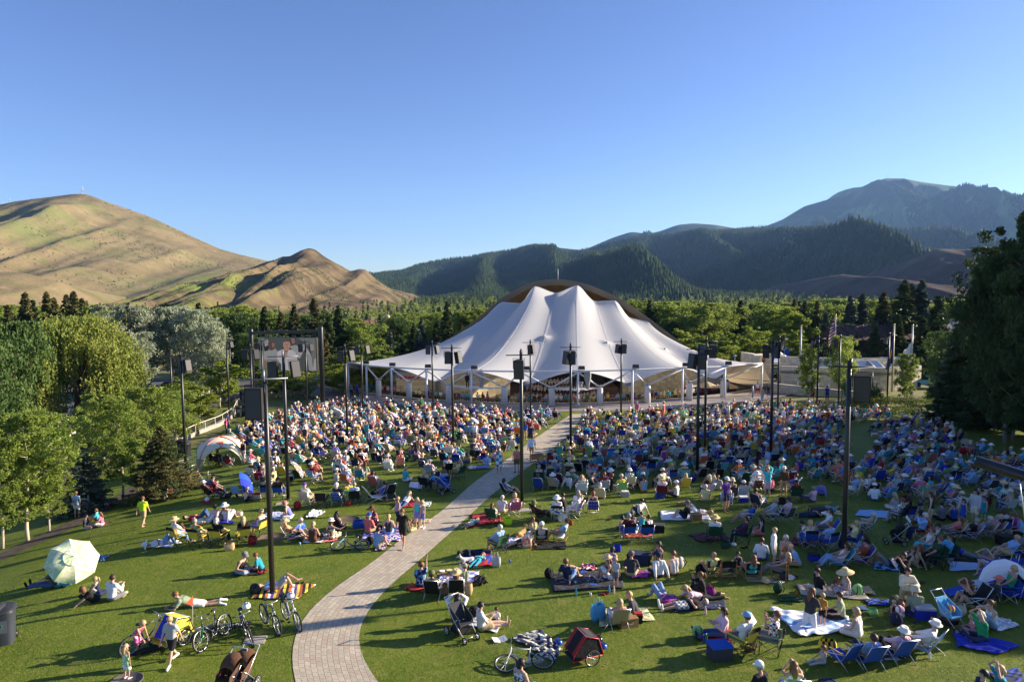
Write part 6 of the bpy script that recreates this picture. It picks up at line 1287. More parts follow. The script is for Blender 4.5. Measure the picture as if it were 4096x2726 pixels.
# lamp poles
def pole(k,u,v,ut,vt,label,arm=0.0,spk=((-.55,0,0),(.5,0,0)),big=.75,name='speaker_pole',r0=.095):
 g=G(u,v);p=PY(ut,vt,g.y);H=p.z-g.z;r_=empty(name,g,0,label,'pole');mb=MB();mb.lathe([(r0,-.1),(r0,H*.5),(r0*.85,H),(0,H+.01)],n=14);mb.build('shaft',M_BLK,r_);mb=MB();mb.lathe([(.2,-.05),(.2,.02),(.11,.06),(.1,.1)],n=14);mb.build('base_plate',M_BLK,r_)
 if spk:
  A_=R_(arm);ca,sa=math.cos(A_),math.sin(A_);mb=MB();mb.tube([(-.8*ca,-.8*sa-.1,H-.22),(.8*ca,.8*sa-.1,H-.22)],.03,8);mb.tube([(0,-.1,H-.3),(0,-.1,H+.1)],.05,8);mb.build('crossbar',mat('grey_steel',(.25,.26,.28),.5,.6)if k in(0,1,21)else M_BLK,r_)
  for d,yaw,tl in spk:
   s_=empty('speaker',(d*ca,d*sa-.1,H-.38),0,parent=r_);B=Matrix.Rotation(R_(yaw),4,'Z')@ Matrix.Rotation(R_(tl),4,'X');w1,hh=big*.62,big*1.15
   pts=[(-w1/2,-.22),(w1/2,-.22),(w1/2,.0),(w1*.22,.24),(-w1*.22,.24),(-w1/2,.0)];mb=MB();n=6
   V=[B @ Vector((x,y,-z*hh-.12))for z in(0,1)for x,y in pts];mb.add(V,[tuple(range(6)),tuple(range(11,5,-1))]+[(i,(i+1)%6,(i+1)%6+6,i+6)[::-1]for i in range(6)],0);mb.build('cabinet',M_BOX,s_)
   mb=MB();mb.add([B @ Vector(q)for q in((-w1*.45,-.224,-.16),(w1*.45,-.224,-.16),(w1*.45,-.224,-hh-.08),(-w1*.45,-.224,-hh-.08))],[(0,3,2,1)],0);mb.build('grille',M_GREY,s_)
   mb=MB();mb.tube([B @ Vector((-w1*.58,0,-hh*.6)),B @ Vector((-w1*.58,0,-.02)),B @ Vector((w1*.58,0,-.02)),B @ Vector((w1*.58,0,-hh*.6))],.018,5);mb.build('yoke',M_BLK,s_)
 return r_
# ---------------------------------------------------------------- who and what is on the lawn
HATN=dict(straw='straw hat',sun='white sun hat',fedora='white fedora',cowboy='cowboy hat',bucket='bucket hat',floppy='floppy straw hat',cap='cap',visor='visor')
HAIRN=dict(short='short {} hair',bald='a bald head',long='long {} hair',pony='a {} ponytail',bob='{} bobbed hair',curly='curly {} hair',bun='a {} bun')
GARM={'tee':'shirt','shirt':'long sleeved shirt','tank':'sleeveless top','dress':'dress'}
POSEN=dict(S='standing',W='walking',D='bending over',C='seated',B='seated low',G='sitting',L='sitting',H='leaning back',K='sitting',R='lying',F='lying',P='lying prone',E='reclining',N='kneeling')
USED={}
FOOT=[]
def plabel(shirt,pants,hr,ht,ps,sc_,where,ch,pat=None):
 sk,c=shirt.split(':');hk,hc=hr.split(':')if ':' in hr else('short',hr)
 who='child' if sc_<.8 else 'person';a='%s in %s%s %s'%(who,cname(c),{None:'','stripe':' striped','stripex':' striped','check':' checked','dots':' patterned','noise':' patterned'}[pat[0]if pat else None],GARM[sk])
 H=None
 if ht:tk,tc=(ht.split(':')+[None])[:2];H=(cname(tc)+' ' if tc else '')+HATN.get(tk,tk)
 hn=H or HAIRN[hk].format(HAIRC[hc][1]).replace('a bald','bald')
 opts=[a+' and '+hn+' '+POSEN[ps[0]]+' '+where,a+' with '+(cname(pants.split(':')[1])+' '+{'long':'trousers','shorts':'shorts','skirt':'skirt','capri':'trousers'}[pants.split(':')[0]]+' ' if pants else '')+POSEN[ps[0]]+' '+where,a+' '+POSEN[ps[0]]+' '+where]
 if ch:opts.insert(1,a+' in '+cname(ch.split(':')[1])+' chair '+where)
 for o in opts:
  if len(o.split())<=16 and o not in USED:USED[o]=1;return o
 o=(who+' in '+cname(c)+' '+POSEN[ps[0]]+' '+where);
 while o in USED:o=o.replace(who+' in',who+' also in',1)if 'also' not in o else o+' again'
 USED[o]=1;return o
CHN=dict(camp='folding camp chair',tall='folding camp chair',beach='low beach chair',web='webbed lawn chair',wood='low wooden framed chair',lounge='slatted lounge chair')
def clabel(kind,col,where,occ=True,extra=''):
 base='%s %s%s %s'%(cname(col),CHN[kind],extra,where);o=base;k=0
 alt=[' with someone in it',', the next one along',', turned slightly',', third of its colour there',', fourth of its colour there',', fifth of its colour there',', sixth there']
 while o in USED and k<len(alt):o=base+alt[k];k += 1
 while o in USED:o=o+' too'
 USED[o]=1;return ' '.join(o.split()[:16])
def people(text):
 where='on the lawn'
 for ln in text.strip().splitlines():
  ln=ln.strip()
  if not ln or ln[0]=='#':continue
  if ln[0]=='@':where=ln[1:].strip();continue
  body_,_,w2=ln.partition('|');t=body_.split();wh=w2.strip()or where
  u,v,ps,deg=float(t[0]),float(t[1]),t[2],float(t[3]);kw=dict(x.split('=',1)for x in t[4:]if '=' in x);pos=[x for x in t[4:]if '=' not in x]
  loc=G(u,v)
  ch=kw.get('ch');
  if pos:
   pat=kw.get('pat');pat=(pat.split(',')[0],pat.split(',')[1],float(pat.split(',')[2]))if pat else None;pp=kw.get('pp');pp=(pp.split(',')[0],pp.split(',')[1],float(pp.split(',')[2]))if pp else None
   pants=None if pos[1]=='-' else pos[1];s_=float(kw.get('s',1))
   person(loc,R_(deg),ps,pos[0],pants,pos[2],s_,kw.get('ht'),kw.get('sh'),plabel(pos[0],pants,pos[2],kw.get('ht'),ps,s_,wh,ch,pat),None,int(kw['t'])if 't' in kw else None,z=float(kw.get('z',.0)),pat=pat,ppat=pp)
   FOOT.append((loc.x,loc.y,1))
  if ch:
   c=ch.split(':');cp=kw.get('cp');cp=(cp.split(',')[0],cp.split(',')[1],float(cp.split(',')[2]))if cp else None
   chair(loc,R_(deg),c[0],c[1],clabel(c[0],c[1],wh),pat=cp)
people('''
@beside the bicycles by the near speaker pole
507 2716 S 15 dress:lgreen - long:y s=.56 pat=noise,white,9 sh=lpink | standing on the drain cover by the lying bag
556 2608 D 110 dress:lpink - bob:y s=.66 pat=noise,hotpink,12 sh=tan | near the yellow and blue bicycle trailer
692 2655 W 190 tee:lgrey shorts:black short:y s=.83 sh=white t=2 | in front of the yellow and blue bicycle trailer
775 2424 P 256 tee:sage shorts:white short:n sh=white | stretched on the open grass behind the bicycle trailer
@on the open grass near the trash bins
448 2402 Gb 15 shirt:white shorts:grey short:b
380 2408 E 300 tee:black long:navy bob:n
392 2372 K 255 tank:navy shorts:lgrey pony:y s=.66 sh=hotpink
212 2347 L 264 tee:black long:denim long:k pat=stripe,grey,9 sh=black | in the shade of the green parasol
268 2318 G 250 tank:tan shorts:teal short:n s=.8 | half hidden behind the green parasol
@on the slope by the small trees
342 2115 G 85 tee:dgrey shorts:lgrey short:k s=.85
408 2100 G 262 tee:pink shorts:white long:n s=.8
392 2085 K 255 tee:turq shorts:black bob:n s=.8
308 2070 S 355 tee:lblue shorts:white bun:n s=.9
342 2056 S 5 tee:black shorts:lblue short:k
365 2046 H 230 tank:brown shorts:turq short:k t=3
425 2030 G 250 tee:lblue shorts:tan short:b | in deep shade under the bushy spruce
410 2036 K 80 tee:dgrey shorts:black pony:b | in deep shade under the bushy spruce
574 2107 W 356 tee:lime shorts:khaki short:n s=.9 | walking alone towards the trees
@in the row of yellow camp chairs
655 2180 R 55 tee:white long:ldenim short:w ht=sun sh=white | lying at the end of the row of yellow camp chairs
718 2178 C 35 tee:white long:lblue short:w ht=straw ch=camp:yellow
795 2182 C 15 tee:orange shorts:khaki short:g ch=camp:yellow pat=noise,lgreen,8
880 2178 C 12 tee:black long:black bob:w ch=camp:yellow
975 2172 C 335 tee:black long:black long:y ch=camp:yellow
1036 2142 C 292 tank:white shorts:violet bun:y ch=camp:yellow
@on the blue towel beyond the yellow chairs
800 2078 R 75 tee:red long:denim short:k sh=white
835 2090 R 60 tee:cream shorts:white short:n
872 2085 H 30 tee:lpink long:khaki curly:b
908 2082 H 15 dress:white - bob:n ht=sun
@between the row of yellow chairs and the near pole
957 2292 Gd 105 tank:black long:ldenim short:g ht=cap:grey
1048 2284 Gd 270 tee:teal long:black short:n s=.86
1118 2352 Rx 72 tee:lblue shorts:lgrey short:y pat=stripe,white,10 | on the striped serape behind the parked bicycles
@near the blue umbrella
838 1990 B 70 tee:brown long:navy short:w ht=cap:white ch=camp:maroon
868 1990 C 70 tee:maroon long:navy short:b ch=camp:maroon
918 1988 R 80 tee:dgrey long:dgrey short:g
850 1965 C 0 ch=web:blue
955 1992 C 10 ch=web:lblue
985 2004 K 60 tank:lpink shorts:black bob:y s=.9
@in front of the second speaker pole
1066 1992 C 350 tank:tan shorts:navy short:n ch=camp:blue t=2
1118 1993 C 0 tee:brown long:dgrey short:b ch=camp:blue
1228 2022 C 15 tee:white shorts:khaki short:w ht=cap:purple ch=camp:beige
1290 2028 C 0 ch=camp:black
1353 2022 C 8 tee:navy long:dgrey bob:w ht=cap:white ch=web:blue
1392 2012 C 330 tee:yellow shorts:khaki short:n ch=camp:lgreen
1420 2018 C 350 tee:lblue long:denim short:g pat=check,white,14 ch=camp:black
1500 2004 B 60 ch=lounge:lgreen
1520 1995 B 290 tee:violet long:black short:k ch=beach:blue
@on the blue patterned blanket by the near pole
1163 2072 Gd 268 tank:violet shorts:white bun:y ht=cap:pink
@in the picnic circle left of the lying bicycle
1170 2162 B 62 tee:brown shorts:black long:y ht=straw ch=beach:lpink pat=noise,tan,9
1200 2148 Gt 115 tee:lblue shorts:khaki short:w pat=noise,blue,10
1252 2168 G 5 dress:brown - bob:y
1322 2158 Gt 20 dress:cream - bob:b ht=fedora pat=noise,brown,9
1345 2122 G 30 dress:black - long:k
@on the picnic cloths where the path narrows
1488 2104 G 350 tee:pink shorts:white short:n ht=floppy:brown
1474 2132 G 25 tee:coral shorts:khaki short:w ht=cap:blue
1500 2122 L 70 tee:plum long:black bob:b
1556 2136 G 350 tank:dgrey skirt:lblue pony:y
1508 2192 K 40 tee:lblue shorts:khaki short:k
1592 2108 S 55 tank:navy shorts:navy pony:y s=.86 pat=stripe,lpink,16
1640 2125 G 30 dress:lyellow - long:r s=.6
1672 2110 S 205 tank:turq shorts:violet long:y s=.86
1692 2110 S 215 tank:lgrey shorts:violet bob:y s=.76 sh=white
1618 2018 P 22 tank:white long:denim long:y | on the red towel beside the path
1613 2188 W 186 tee:black shorts:black pony:n | striding barefoot on the path
1997 1890 S 182 dress:teal - pony:n pat=check,white,5 | on the path near the tall centre pole
2067 1890 S 0 tank:coral shorts:olive short:k ht=cap:black sh=black | on the path near the tall centre pole
2127 1838 W 5 shirt:white shorts:khaki short:b sh=white | walking away along the path
2124 1782 W 8 tee:navy shorts:dgrey short:k | farther up the path
@at the path edge before the tall centre pole
1948 1868 G 350 tee:lblue shorts:khaki short:g ht=cap:grey
1905 1876 F 80 tee:white long:ldenim short:b
@around the buggies beside the path
1702 1962 C 15 tee:cream long:navy long:y ch=camp:black
1732 1950 C 200 tee:sky shorts:white short:y s=.7 ch=camp:navy
1772 1958 C 330 tee:lblue long:denim bob:n ch=camp:royal
1620 1925 G 40 tee:turq shorts:white bob:y
1835 1915 C 310 tee:lyellow long:khaki long:y ch=camp:dgreen
1790 1900 C 340 tee:lgrey long:black short:b ch=camp:black
@by the orange cushion beside the path
1682 2348 Gu 20 tee:lblue long:navy curly:r pat=noise,navy,9
1737 2382 B 8 tee:lyellow long:denim short:b ht=cap:olive ch=beach:black
1826 2378 B 356 tee:lpink shorts:white long:n ht=straw ch=beach:black
1851 2298 G 190 tee:white shorts:red short:n s=.55
1862 2335 K 345 tee:sage shorts:blue short:n ht=cap:sage s=.75
@beside the silver framed buggy
1832 2500 Kv 350 shirt:white long:dgrey bob:k
1925 2520 Lb 72 tee:white shorts:khaki short:k
1988 2485 G 205 tee:white shorts:navy short:k s=.52
2077 2775 G 45 tank:white skirt:navy bob:k pat=noise,brown,16 | at the bottom edge near the striped quilt
2112 2800 G 185 tee:white shorts:white short:n s=.5 | at the bottom edge near the striped quilt
@by the green camp chair and white dog
1990 2212 C 318 shirt:lblue shorts:khaki short:w ch=camp:dgreen
1912 2250 F 200 tee:turq long:teal short:y s=.75
1893 2218 F 75 tee:black long:navy short:b s=.85
@on the red rug in front of the centre pole
2008 2052 G 15 shirt:white long:khaki short:w
2056 2066 C 345 tank:white shorts:khaki bob:y ch=camp:pink
1975 2096 C 25 tee:cream skirt:cream long:n s=.85 ch=camp:dgreen
1885 2100 F 210 tee:turq shorts:cream short:y s=.8
2035 1980 B 60 tee:lblue shorts:navy bob:k ch=beach:black
@in the flowered camp chairs beyond the centre pole
2157 2082 B 62 shirt:brown long:dgrey short:b ht=bucket:olive ch=camp:black
2228 2082 C 5 tee:white skirt:beige short:w ht=sun ch=camp:blue cp=noise,white,10
2302 2072 C 288 shirt:white long:white pony:y ch=camp:red cp=noise,white,12
2258 2042 K 300 tee:black long:black curly:b
2312 2055 C 2 tee:white long:lgrey short:g ch=web:blue
2372 2058 C 5 tank:navy shorts:navy bob:r ch=web:royal
@around the wooden deck chairs
2165 2170 B 358 shirt:lgrey long:khaki short:g ht=cap:white ch=wood:black
2240 2162 B 285 tee:lblue long:khaki bun:b ch=wood:white
2134 2135 G 345 tank:lyellow shorts:navy pony:n s=.85
2090 2178 E 190 tee:sage shorts:dgrey short:g pat=check,white,14
@alone on the small green mat
2558 2060 H 322 tee:white shorts:navy short:b sh=white
@around the pair of blue camp chairs with grey backs
2510 2160 C 352 tee:maroon shorts:dgrey short:g ch=camp:blue
2584 2162 C 2 tee:dgrey shorts:navy short:b s=.7 ch=camp:blue
2492 2122 G 330 tank:lpink shorts:navy bob:k s=.75
2527 2112 K 20 tank:sky shorts:white long:b s=.85
2566 2108 G 10 tank:turq shorts:navy bun:b s=.8
2598 2122 G 340 tee:white shorts:navy curly:b s=.75
2535 2138 G 5 tee:turq shorts:white curly:b s=.65
@on the pale blanket with the wicker hamper
2738 2074 H 282 tee:black shorts:navy short:g ht=cap:grey
2786 2056 R 285 tank:white shorts:white bob:y
2822 2005 G 10 tee:lyellow long:khaki short:w
@in the green camp chairs by the dark plaid rug
2858 2172 C 10 tee:white long:khaki short:n ht=straw ch=camp:dgreen
2968 2176 C 292 shirt:plum long:navy bob:b ch=camp:dgreen
3048 2140 G 285 tank:navy shorts:coral long:k
@in the row of wooden framed chairs
2838 2300 B 345 tee:lyellow shorts:khaki bald:w ch=wood:black
2906 2302 B 0 ch=wood:black
2952 2262 G 200 tank:navy shorts:navy bob:k s=.62
3003 2312 B 2 tank:turq long:grey long:n ch=wood:black
3115 2308 B 300 tank:grey long:grey long:y ch=wood:black
@round the navy bag in the middle of the lawn
2525 2305 Gd 10 tee:dgrey long:khaki short:n ht=cap:grey
2637 2308 Gs 350 shirt:white long:navy short:b ht=cap:navy
2642 2252 K 250 tank:plum shorts:black bob:k
2697 2298 G 335 tank:lgrey shorts:khaki curly:n
@on the black picnic blanket with plates
2272 2322 Hx 38 tee:navy shorts:lblue short:n
2440 2318 K 262 tank:brown skirt:white long:n ht=cowboy
2462 2345 S 195 tee:lgrey shorts:grey short:y s=.62
2447 2258 K 30 tank:violet shorts:white bob:k s=.75
@on the leaf patterned blanket behind the bicycle trailer
2549 2472 Gd 285 shirt:dgrey shorts:white curly:y
2468 2502 B 352 tank:white shorts:white bob:y ch=beach:khaki
@in the heap of friends by the magenta bag
2650 2398 R 328 tee:mag long:ldenim bob:b
2800 2398 P 258 tee:lpink long:black long:y
2742 2432 F 262 tee:black shorts:grey short:w pp=check,white,12 sh=white
2812 2388 Ko 278 shirt:black long:black pony:n
@on the crimson blanket
2893 2545 Lb 266 shirt:lpink long:denim bob:b sh=dgrey
2965 2612 C 325 tee:white shorts:grey short:b ht=cap:lblue ch=camp:yellow
3078 2608 Co 296 tee:maroon shorts:grey short:n pat=check,white,12 sh=brown ch=camp:sage
3046 2792 G 330 tee:black shorts:navy short:g ht=cap:white | cut by the bottom edge below the camp chairs
3176 2790 Go 12 tank:white skirt:violet long:n ch=beach:lgreen | cut by the bottom edge near the lying baby
@on the pale blue sheet
3238 2512 N 55 tee:dgrey long:white long:n
3289 2505 S 235 tee:yellow shorts:black short:y s=.62 pat=stripe,red,5 sh=black
3366 2478 G 292 tee:sage long:black short:b
@on the beige blankets under the big speaker pole
3275 2370 Gs 268 tee:black shorts:cream short:k
3388 2378 G 275 dress:plum - bob:b ht=floppy pat=dots,white,40
3342 2370 G 120 tank:pink shorts:lblue long:n s=.62
@by the row of blue beach chairs
3432 2548 G 318 tank:white skirt:white bob:y
3292 2652 L 258 tank:lgrey long:lgrey short:n s=.55
3365 2650 B 338 ch=beach:blue
3462 2655 Bx 350 shirt:lblue long:navy short:b ch=beach:blue sh=dgrey
3580 2630 B 350 shirt:lpink long:black short:g ht=fedora ch=beach:blue
3690 2608 B 315 shirt:white long:khaki short:g ht=fedora ch=beach:lblue
@round the blue and white cooler
3622 2412 Nb 185 shirt:cream long:khaki short:b
3606 2470 G 330 dress:red - long:n s=.62 pat=dots,white,9
3568 2462 G 150 tank:maroon shorts:red bald:y s=.6
3665 2462 G 0 tee:sage long:dgrey short:g ht=bucket
3618 2345 No 250 tee:black shorts:khaki bob:b
@by the blue and white pop up tent
3878 2428 Kv 275 tank:black shorts:khaki long:n ht=cowboy:brown ch=beach:black
3950 2415 B 300 tee:dgrey shorts:navy bald:w ht=cap:coral
4025 2402 Ct 288 tank:emer shorts:navy bob:y ch=camp:blue
@on the royal blue sheet by the light striped buggy
3968 2512 Kf 268 tank:white long:ldenim pony:n
3930 2562 Gv 272 tee:emer long:navy bob:w
3890 2530 G 290 dress:lgrey - short:y s=.6 pat=noise,pink,12
4008 2800 Gv 285 tee:teal long:navy bob:y | cut by the bottom corner edge
3905 2815 Hx 280 tee:navy shorts:lgrey short:k | cut by the bottom edge holding a can
@in the huddle of white shirts by the big speaker pole
3045 2240 G 20 shirt:white long:denim short:b
3092 2262 S 112 shirt:white shorts:cream short:y s=.9
3142 2222 K 205 tank:tan shorts:grey bob:w
3192 2262 Gd 285 tee:lblue long:khaki bald:w
3140 2262 G 340 tank:grey shorts:black long:n s=.85
@in the web lawn chairs at the shadow edge
3085 2092 C 285 shirt:lgrey long:khaki bob:y ch=web:dgrey
3140 2090 C 325 tee:lpink shorts:navy short:n ht=cap:dgrey ch=web:dgrey
3252 2066 F 262 tee:black long:navy short:b
3300 2045 F 265 tee:teal long:dgrey short:n
2990 2092 B 290 tee:blue shorts:lgrey bob:n ch=web:black
@in the shade behind the big speaker pole
3302 2142 Cf 285 shirt:white skirt:grey bob:b ch=beach:blue
3232 2160 Gd 290 tee:white long:khaki short:k
3232 2190 C 2 tank:cream long:blue bob:y ch=camp:blue
3306 2200 C 335 tee:lblue long:denim short:n ch=camp:blue
3405 2196 Cf 295 tee:lyellow long:navy long:y ch=camp:blue
3468 2222 K 300 tank:coral long:ldenim bob:b
3462 2132 B 300 tee:khaki long:dgrey short:w ch=web:blue cp=stripe,white,12
3432 2256 B 285 tee:rust shorts:lgrey short:k ht=cap:black ch=beach:purple
3352 2268 B 290 tank:white long:lblue bob:b ch=beach:teal
3545 2262 Rx 285 tee:navy shorts:grey short:n t=3
3602 2258 E 205 tank:black shorts:tan long:n
@in the middle of the shaded lawn
3722 2112 S 300 tank:black shorts:khaki long:b
3898 2098 S 250 shirt:lgrey shorts:cream long:k
3816 2082 G 5 tank:blue shorts:black pony:b
3852 2092 S 240 dress:blue - long:b s=.68
3935 2076 S 250 dress:teal - short:b s=.65
3768 2082 G 350 tee:grey shorts:black short:k
3690 2088 G 292 tee:dgrey shorts:grey short:g ht=cap:navy
3622 2085 C 350 tank:brown shorts:navy long:k ch=camp:royal
3592 2092 C 330 tee:white long:lgrey short:n ch=camp:black pat=noise,grey,12
3582 2040 G 340 tank:lgrey shorts:white long:y
3808 2150 B 300 tee:coral long:grey bob:n ch=beach:yellow cp=stripe,coral,10
3872 2158 B 298 tee:black long:black short:g ch=beach:sky cp=stripe,orange,10
3925 2150 B 292 tee:grey long:dgrey curly:w ch=beach:khaki
3962 2145 B 288 tee:pink long:khaki bob:y ch=beach:lgreen cp=stripe,pink,10
3678 2162 Co 285 shirt:lblue long:navy bob:w ch=camp:navy cp=noise,orange,8
3722 2168 B 330 tank:white shorts:khaki bob:b
3706 2228 C 275 tank:white skirt:turq bob:n ch=camp:dgreen
3688 2222 L 265 tee:hotpink skirt:coral pony:y s=.7
3815 2242 P 285 tee:white long:black short:b
3852 2222 P 300 tee:royal long:grey short:b
3776 2262 C 272 tee:sky long:navy short:b ch=camp:dgreen
3735 2270 C 285 tee:dgreen long:black short:r ch=camp:dgreen
3660 2262 H 300 tank:tan shorts:khaki long:n
3948 2292 Kv 240 tank:white shorts:tan long:y ht=cap:grey
3975 2298 C 345 ch=camp:royal
4060 2290 C 350 ch=camp:royal
4030 2235 B 285 tee:lblue shorts:tan short:y
4068 2222 B 290 tee:grey shorts:navy short:n ch=beach:royal
4052 2128 G 350 tee:mag shorts:grey short:n
4002 2140 C 15 tee:dgrey long:black bob:b ch=camp:blue pat=stripe,white,12
4085 2140 G 300 tee:lblue shorts:black short:n
3070 1990 Sv 355 shirt:turq skirt:lpink pony:y pat=None,x,1 | standing with both arms raised near the web chairs
''' .replace(' pat=None,x,1','').replace('1592 2108','1592 2108'))
# ---- things on the grass: blankets
BL=[((860,2095),(945,2095),(900,2068),(818,2072),'royal',None,'bright blue towel under the pair in white beyond the yellow chairs'),
 ((590,2192),(690,2190),(702,2160),(630,2160),'lblue',('stripex','white',6),'pale fringed towel at the end of the yellow chair row'),
 ((925,2302),(1040,2300),(1052,2278),(948,2280),'dgrey',None,'dark picnic cloth between the two people near the near pole'),
 ((1025,2298),(1058,2298),(1070,2285),(1038,2285),'red',('noise','maroon',9),'crumpled red cloth behind the child in teal'),
 ((1000,2395),(1190,2398),(1262,2340),(1060,2338),'orange',('multi','yellow',1.3),'striped orange and yellow serape blanket with white fringe'),
 ((1045,2070),(1155,2088),(1180,2058),(1072,2045),'blue',('noise','white',9),'blue patterned blanket beside the near pole'),
 ((1222,2072),(1262,2072),(1302,2050),(1250,2040),'white',None,'crumpled white sheet on the grass before the oval drain cover'),
 ((1210,2172),(1300,2172),(1310,2135),(1225,2135),'tan',('check','white',4),'tan picnic cloth inside the picnic circle'),
 ((1288,2168),(1345,2168),(1352,2150),(1300,2150),'coral',None,'coral mat under the white fedora sitter'),
 ((1440,2165),(1600,2165),(1620,2100),(1470,2105),'lpink',('check','blue',5),'checked picnic cloth where several people sit by the path'),
 ((1500,2202),(1535,2202),(1580,2145),(1520,2143),'cream',('noise','purple',12),'colourful patchwork quilt next to the lying bicycle'),
 ((1595,2030),(1655,2028),(1665,2005),(1612,2005),'red',None,'bright red towel under the prone blond by the path'),
 ((1678,2028),(1718,2028),(1728,2008),(1690,2008),'lgreen',('noise','white',10),'green and white patterned cloth beside the red towel'),
 ((1635,1950),(1690,1958),(1690,1930),(1640,1930),'lpink',('stripe','white',6),'pink edged rug behind the buggies'),
 ((1650,2090),(1720,2092),(1725,2078),(1660,2076),'hotpink',('noise','lgreen',9),'small bright towel at the path edge by the two children'),
 ((1750,2345),(1918,2325),(1915,2288),(1762,2285),'violet',('check','white',4),'lavender checked picnic cloth under the small folding table'),
 ((1905,2345),(1950,2340),(1935,2305),(1895,2312),'black',None,'black coat dropped on the lavender cloth'),
 ((1860,2268),(1975,2262),(1965,2210),(1862,2212),'blue',('stripe','red',4),'brightly striped towel by the white dog'),
 ((1875,2112),(2010,2085),(1990,2045),(1890,2060),'red',None,'plain red rug in front of the centre pole'),
 ((1862,2500),(1985,2535),(2015,2490),(1900,2465),'lgrey',('stripe','white',6),'grey striped towel under the family behind the silver buggy'),
 ((2045,2555),(2220,2655),(2245,2600),(2160,2520),'cream',('noise','navy',6),'rumpled striped quilt with a navy border'),
 ((2025,2180),(2085,2188),(2092,2150),(2035,2150),'lpink',('noise','white',8),'pale pink towel beside the reclining checked shirt'),
 ((2138,2198),(2270,2196),(2262,2170),(2150,2168),'black',None,'black blanket beneath the wooden deck chairs'),
 ((2212,2368),(2500,2352),(2478,2285),(2195,2300),'black',('noise','dgrey',8),'large black picnic blanket spread with blue plates'),
 ((2385,2282),(2375,2258),(2325,2262),(2330,2282),'red',('check','lpink',5),'rumpled red and pink cloth behind the black picnic blanket'),
 ((2512,2312),(2592,2312),(2598,2285),(2520,2285),'purple',('check','mag',5),'purple checked mat beside the cap wearing pair'),
 ((2395,2510),(2620,2482),(2585,2435),(2405,2435),'lyellow',('noise','sage',6),'pale yellow blanket with leaf pattern and green border'),
 ((2690,2450),(2905,2432),(2900,2405),(2700,2415),'navy',None,'navy rug under the heap of friends'),
 ((2645,2082),(2845,2080),(2822,2048),(2640,2045),'white',None,'white blanket under the couple with the wicker hamper'),
 ((2752,2140),(2800,2170),(2925,2160),(2885,2125),'maroon',('check','black',4),'dark red plaid rug behind the green camp chairs'),
 ((2500,2065),(2575,2065),(2580,2050),(2512,2050),'green',None,'small green mat under the lone white shirt'),
 ((2490,2152),(2612,2150),(2605,2130),(2500,2132),'orange',('noise','red',7),'orange and red cloth behind the pair of blue camp chairs'),
 ((2800,2558),(2895,2585),(2955,2555),(2915,2515),'red',None,'crimson blanket held under the pink shirted reader'),
 ((3200,2550),(3420,2525),(3390,2470),(3075,2435),'lblue',('noise','white',2),'large pale blue sheet with crumpled folds'),
 ((3205,2378),(3480,2402),(3440,2355),(3185,2338),'beige',None,'beige blanket under the couple with the floppy hat'),
 ((3440,2370),(3505,2385),(3480,2352),(3430,2345),'tan',None,'second tan mat just beyond the beige blanket'),
 ((3120,2405),(3215,2408),(3215,2392),(3115,2390),'dgreen',None,'flat dark green case lying near the backpack'),
 ((3455,2395),(3470,2420),(3560,2425),(3550,2400),'blue',('check','navy',4),'dark blue rug under the children beside the cooler'),
 ((3560,2460),(3730,2472),(3725,2445),(3570,2435),'navy',('check','blue',4),'blue plaid rug under the bucket hat'),
 ((3420,2655),(3620,2640),(3665,2595),(3560,2580),'dgrey',('check','lgrey',3),'grey checked rug beneath the blue beach chairs'),
 ((3812,2530),(3830,2590),(4000,2620),(4085,2585),'royal',None,'royal blue sheet with loose folds'),
 ((3985,2470),(3990,2528),(4080,2505),(4035,2480),'white',('noise','lgrey',6),'white lace cloth beside the royal blue sheet'),
 ((3765,2365),(3800,2388),(3905,2372),(3860,2340),'blue',None,'blue rug behind the brown cowboy hat'),
 ((3790,2240),(3800,2285),(3960,2280),(3935,2240),'lgrey',('stripe','lblue',5),'pale towel under the prone pair in the shade'),
 ((3495,2278),(3640,2290),(3640,2255),(3500,2245),'navy',('check','sky',4),'navy plaid rug of the reclining couple in the shade'),
 ((3160,2178),(3310,2185),(3290,2150),(3175,2150),'maroon',None,'dark crimson rug in the shade near the speaker pole'),
 ((3420,2062),(3560,2075),(3550,2045),(3440,2040),'lblue',None,'light blue towel in the shade beyond the big pole'),
 ((3275,2720),(3275,2740),(3350,2740),(3330,2715),'navy',None,'corner of a navy rug at the bottom edge'),
 ((3950,2690),(3990,2740),(4110,2740),(4075,2675),'navy',('stripe','blue',4),'navy blanket in the bottom corner'),
 ((188,2352),(275,2345),(310,2318),(225,2325),'teal',('check','turq',4),'teal checked towel in the parasol shade'),
 ((398,2245),(415,2243),(440,2222),(395,2222),'lblue',('stripe','navy',8),'small striped towel beyond the green parasol'),
 ((1615,2355),(1695,2372),(1700,2340),(1640,2335),'red',('stripe','orange',6),'red and orange striped cushion mat at the path edge'),
 ((805,2015),(845,2015),(845,2002),(808,2002),'red',None,'red cloth with a ball beside the maroon chairs')]
for k,b in enumerate(BL):cloth_sheet(b[:4],b[6],b[4],b[5],name={'towel':'towel','mat':'mat','coat':'coat','case':'flat_case'}.get(next((w_ for w_ in('towel','mat','coat','case')if w_ in b[6].split()),''),'picnic_blanket'),cat='blanket',wr=.05 if any(w_ in b[6]for w_ in('crumpled','rumpled','loose','coat'))else .022,seed=k,lift=.0 if 'second' not in b[6]and 'coat' not in b[6]else .02)
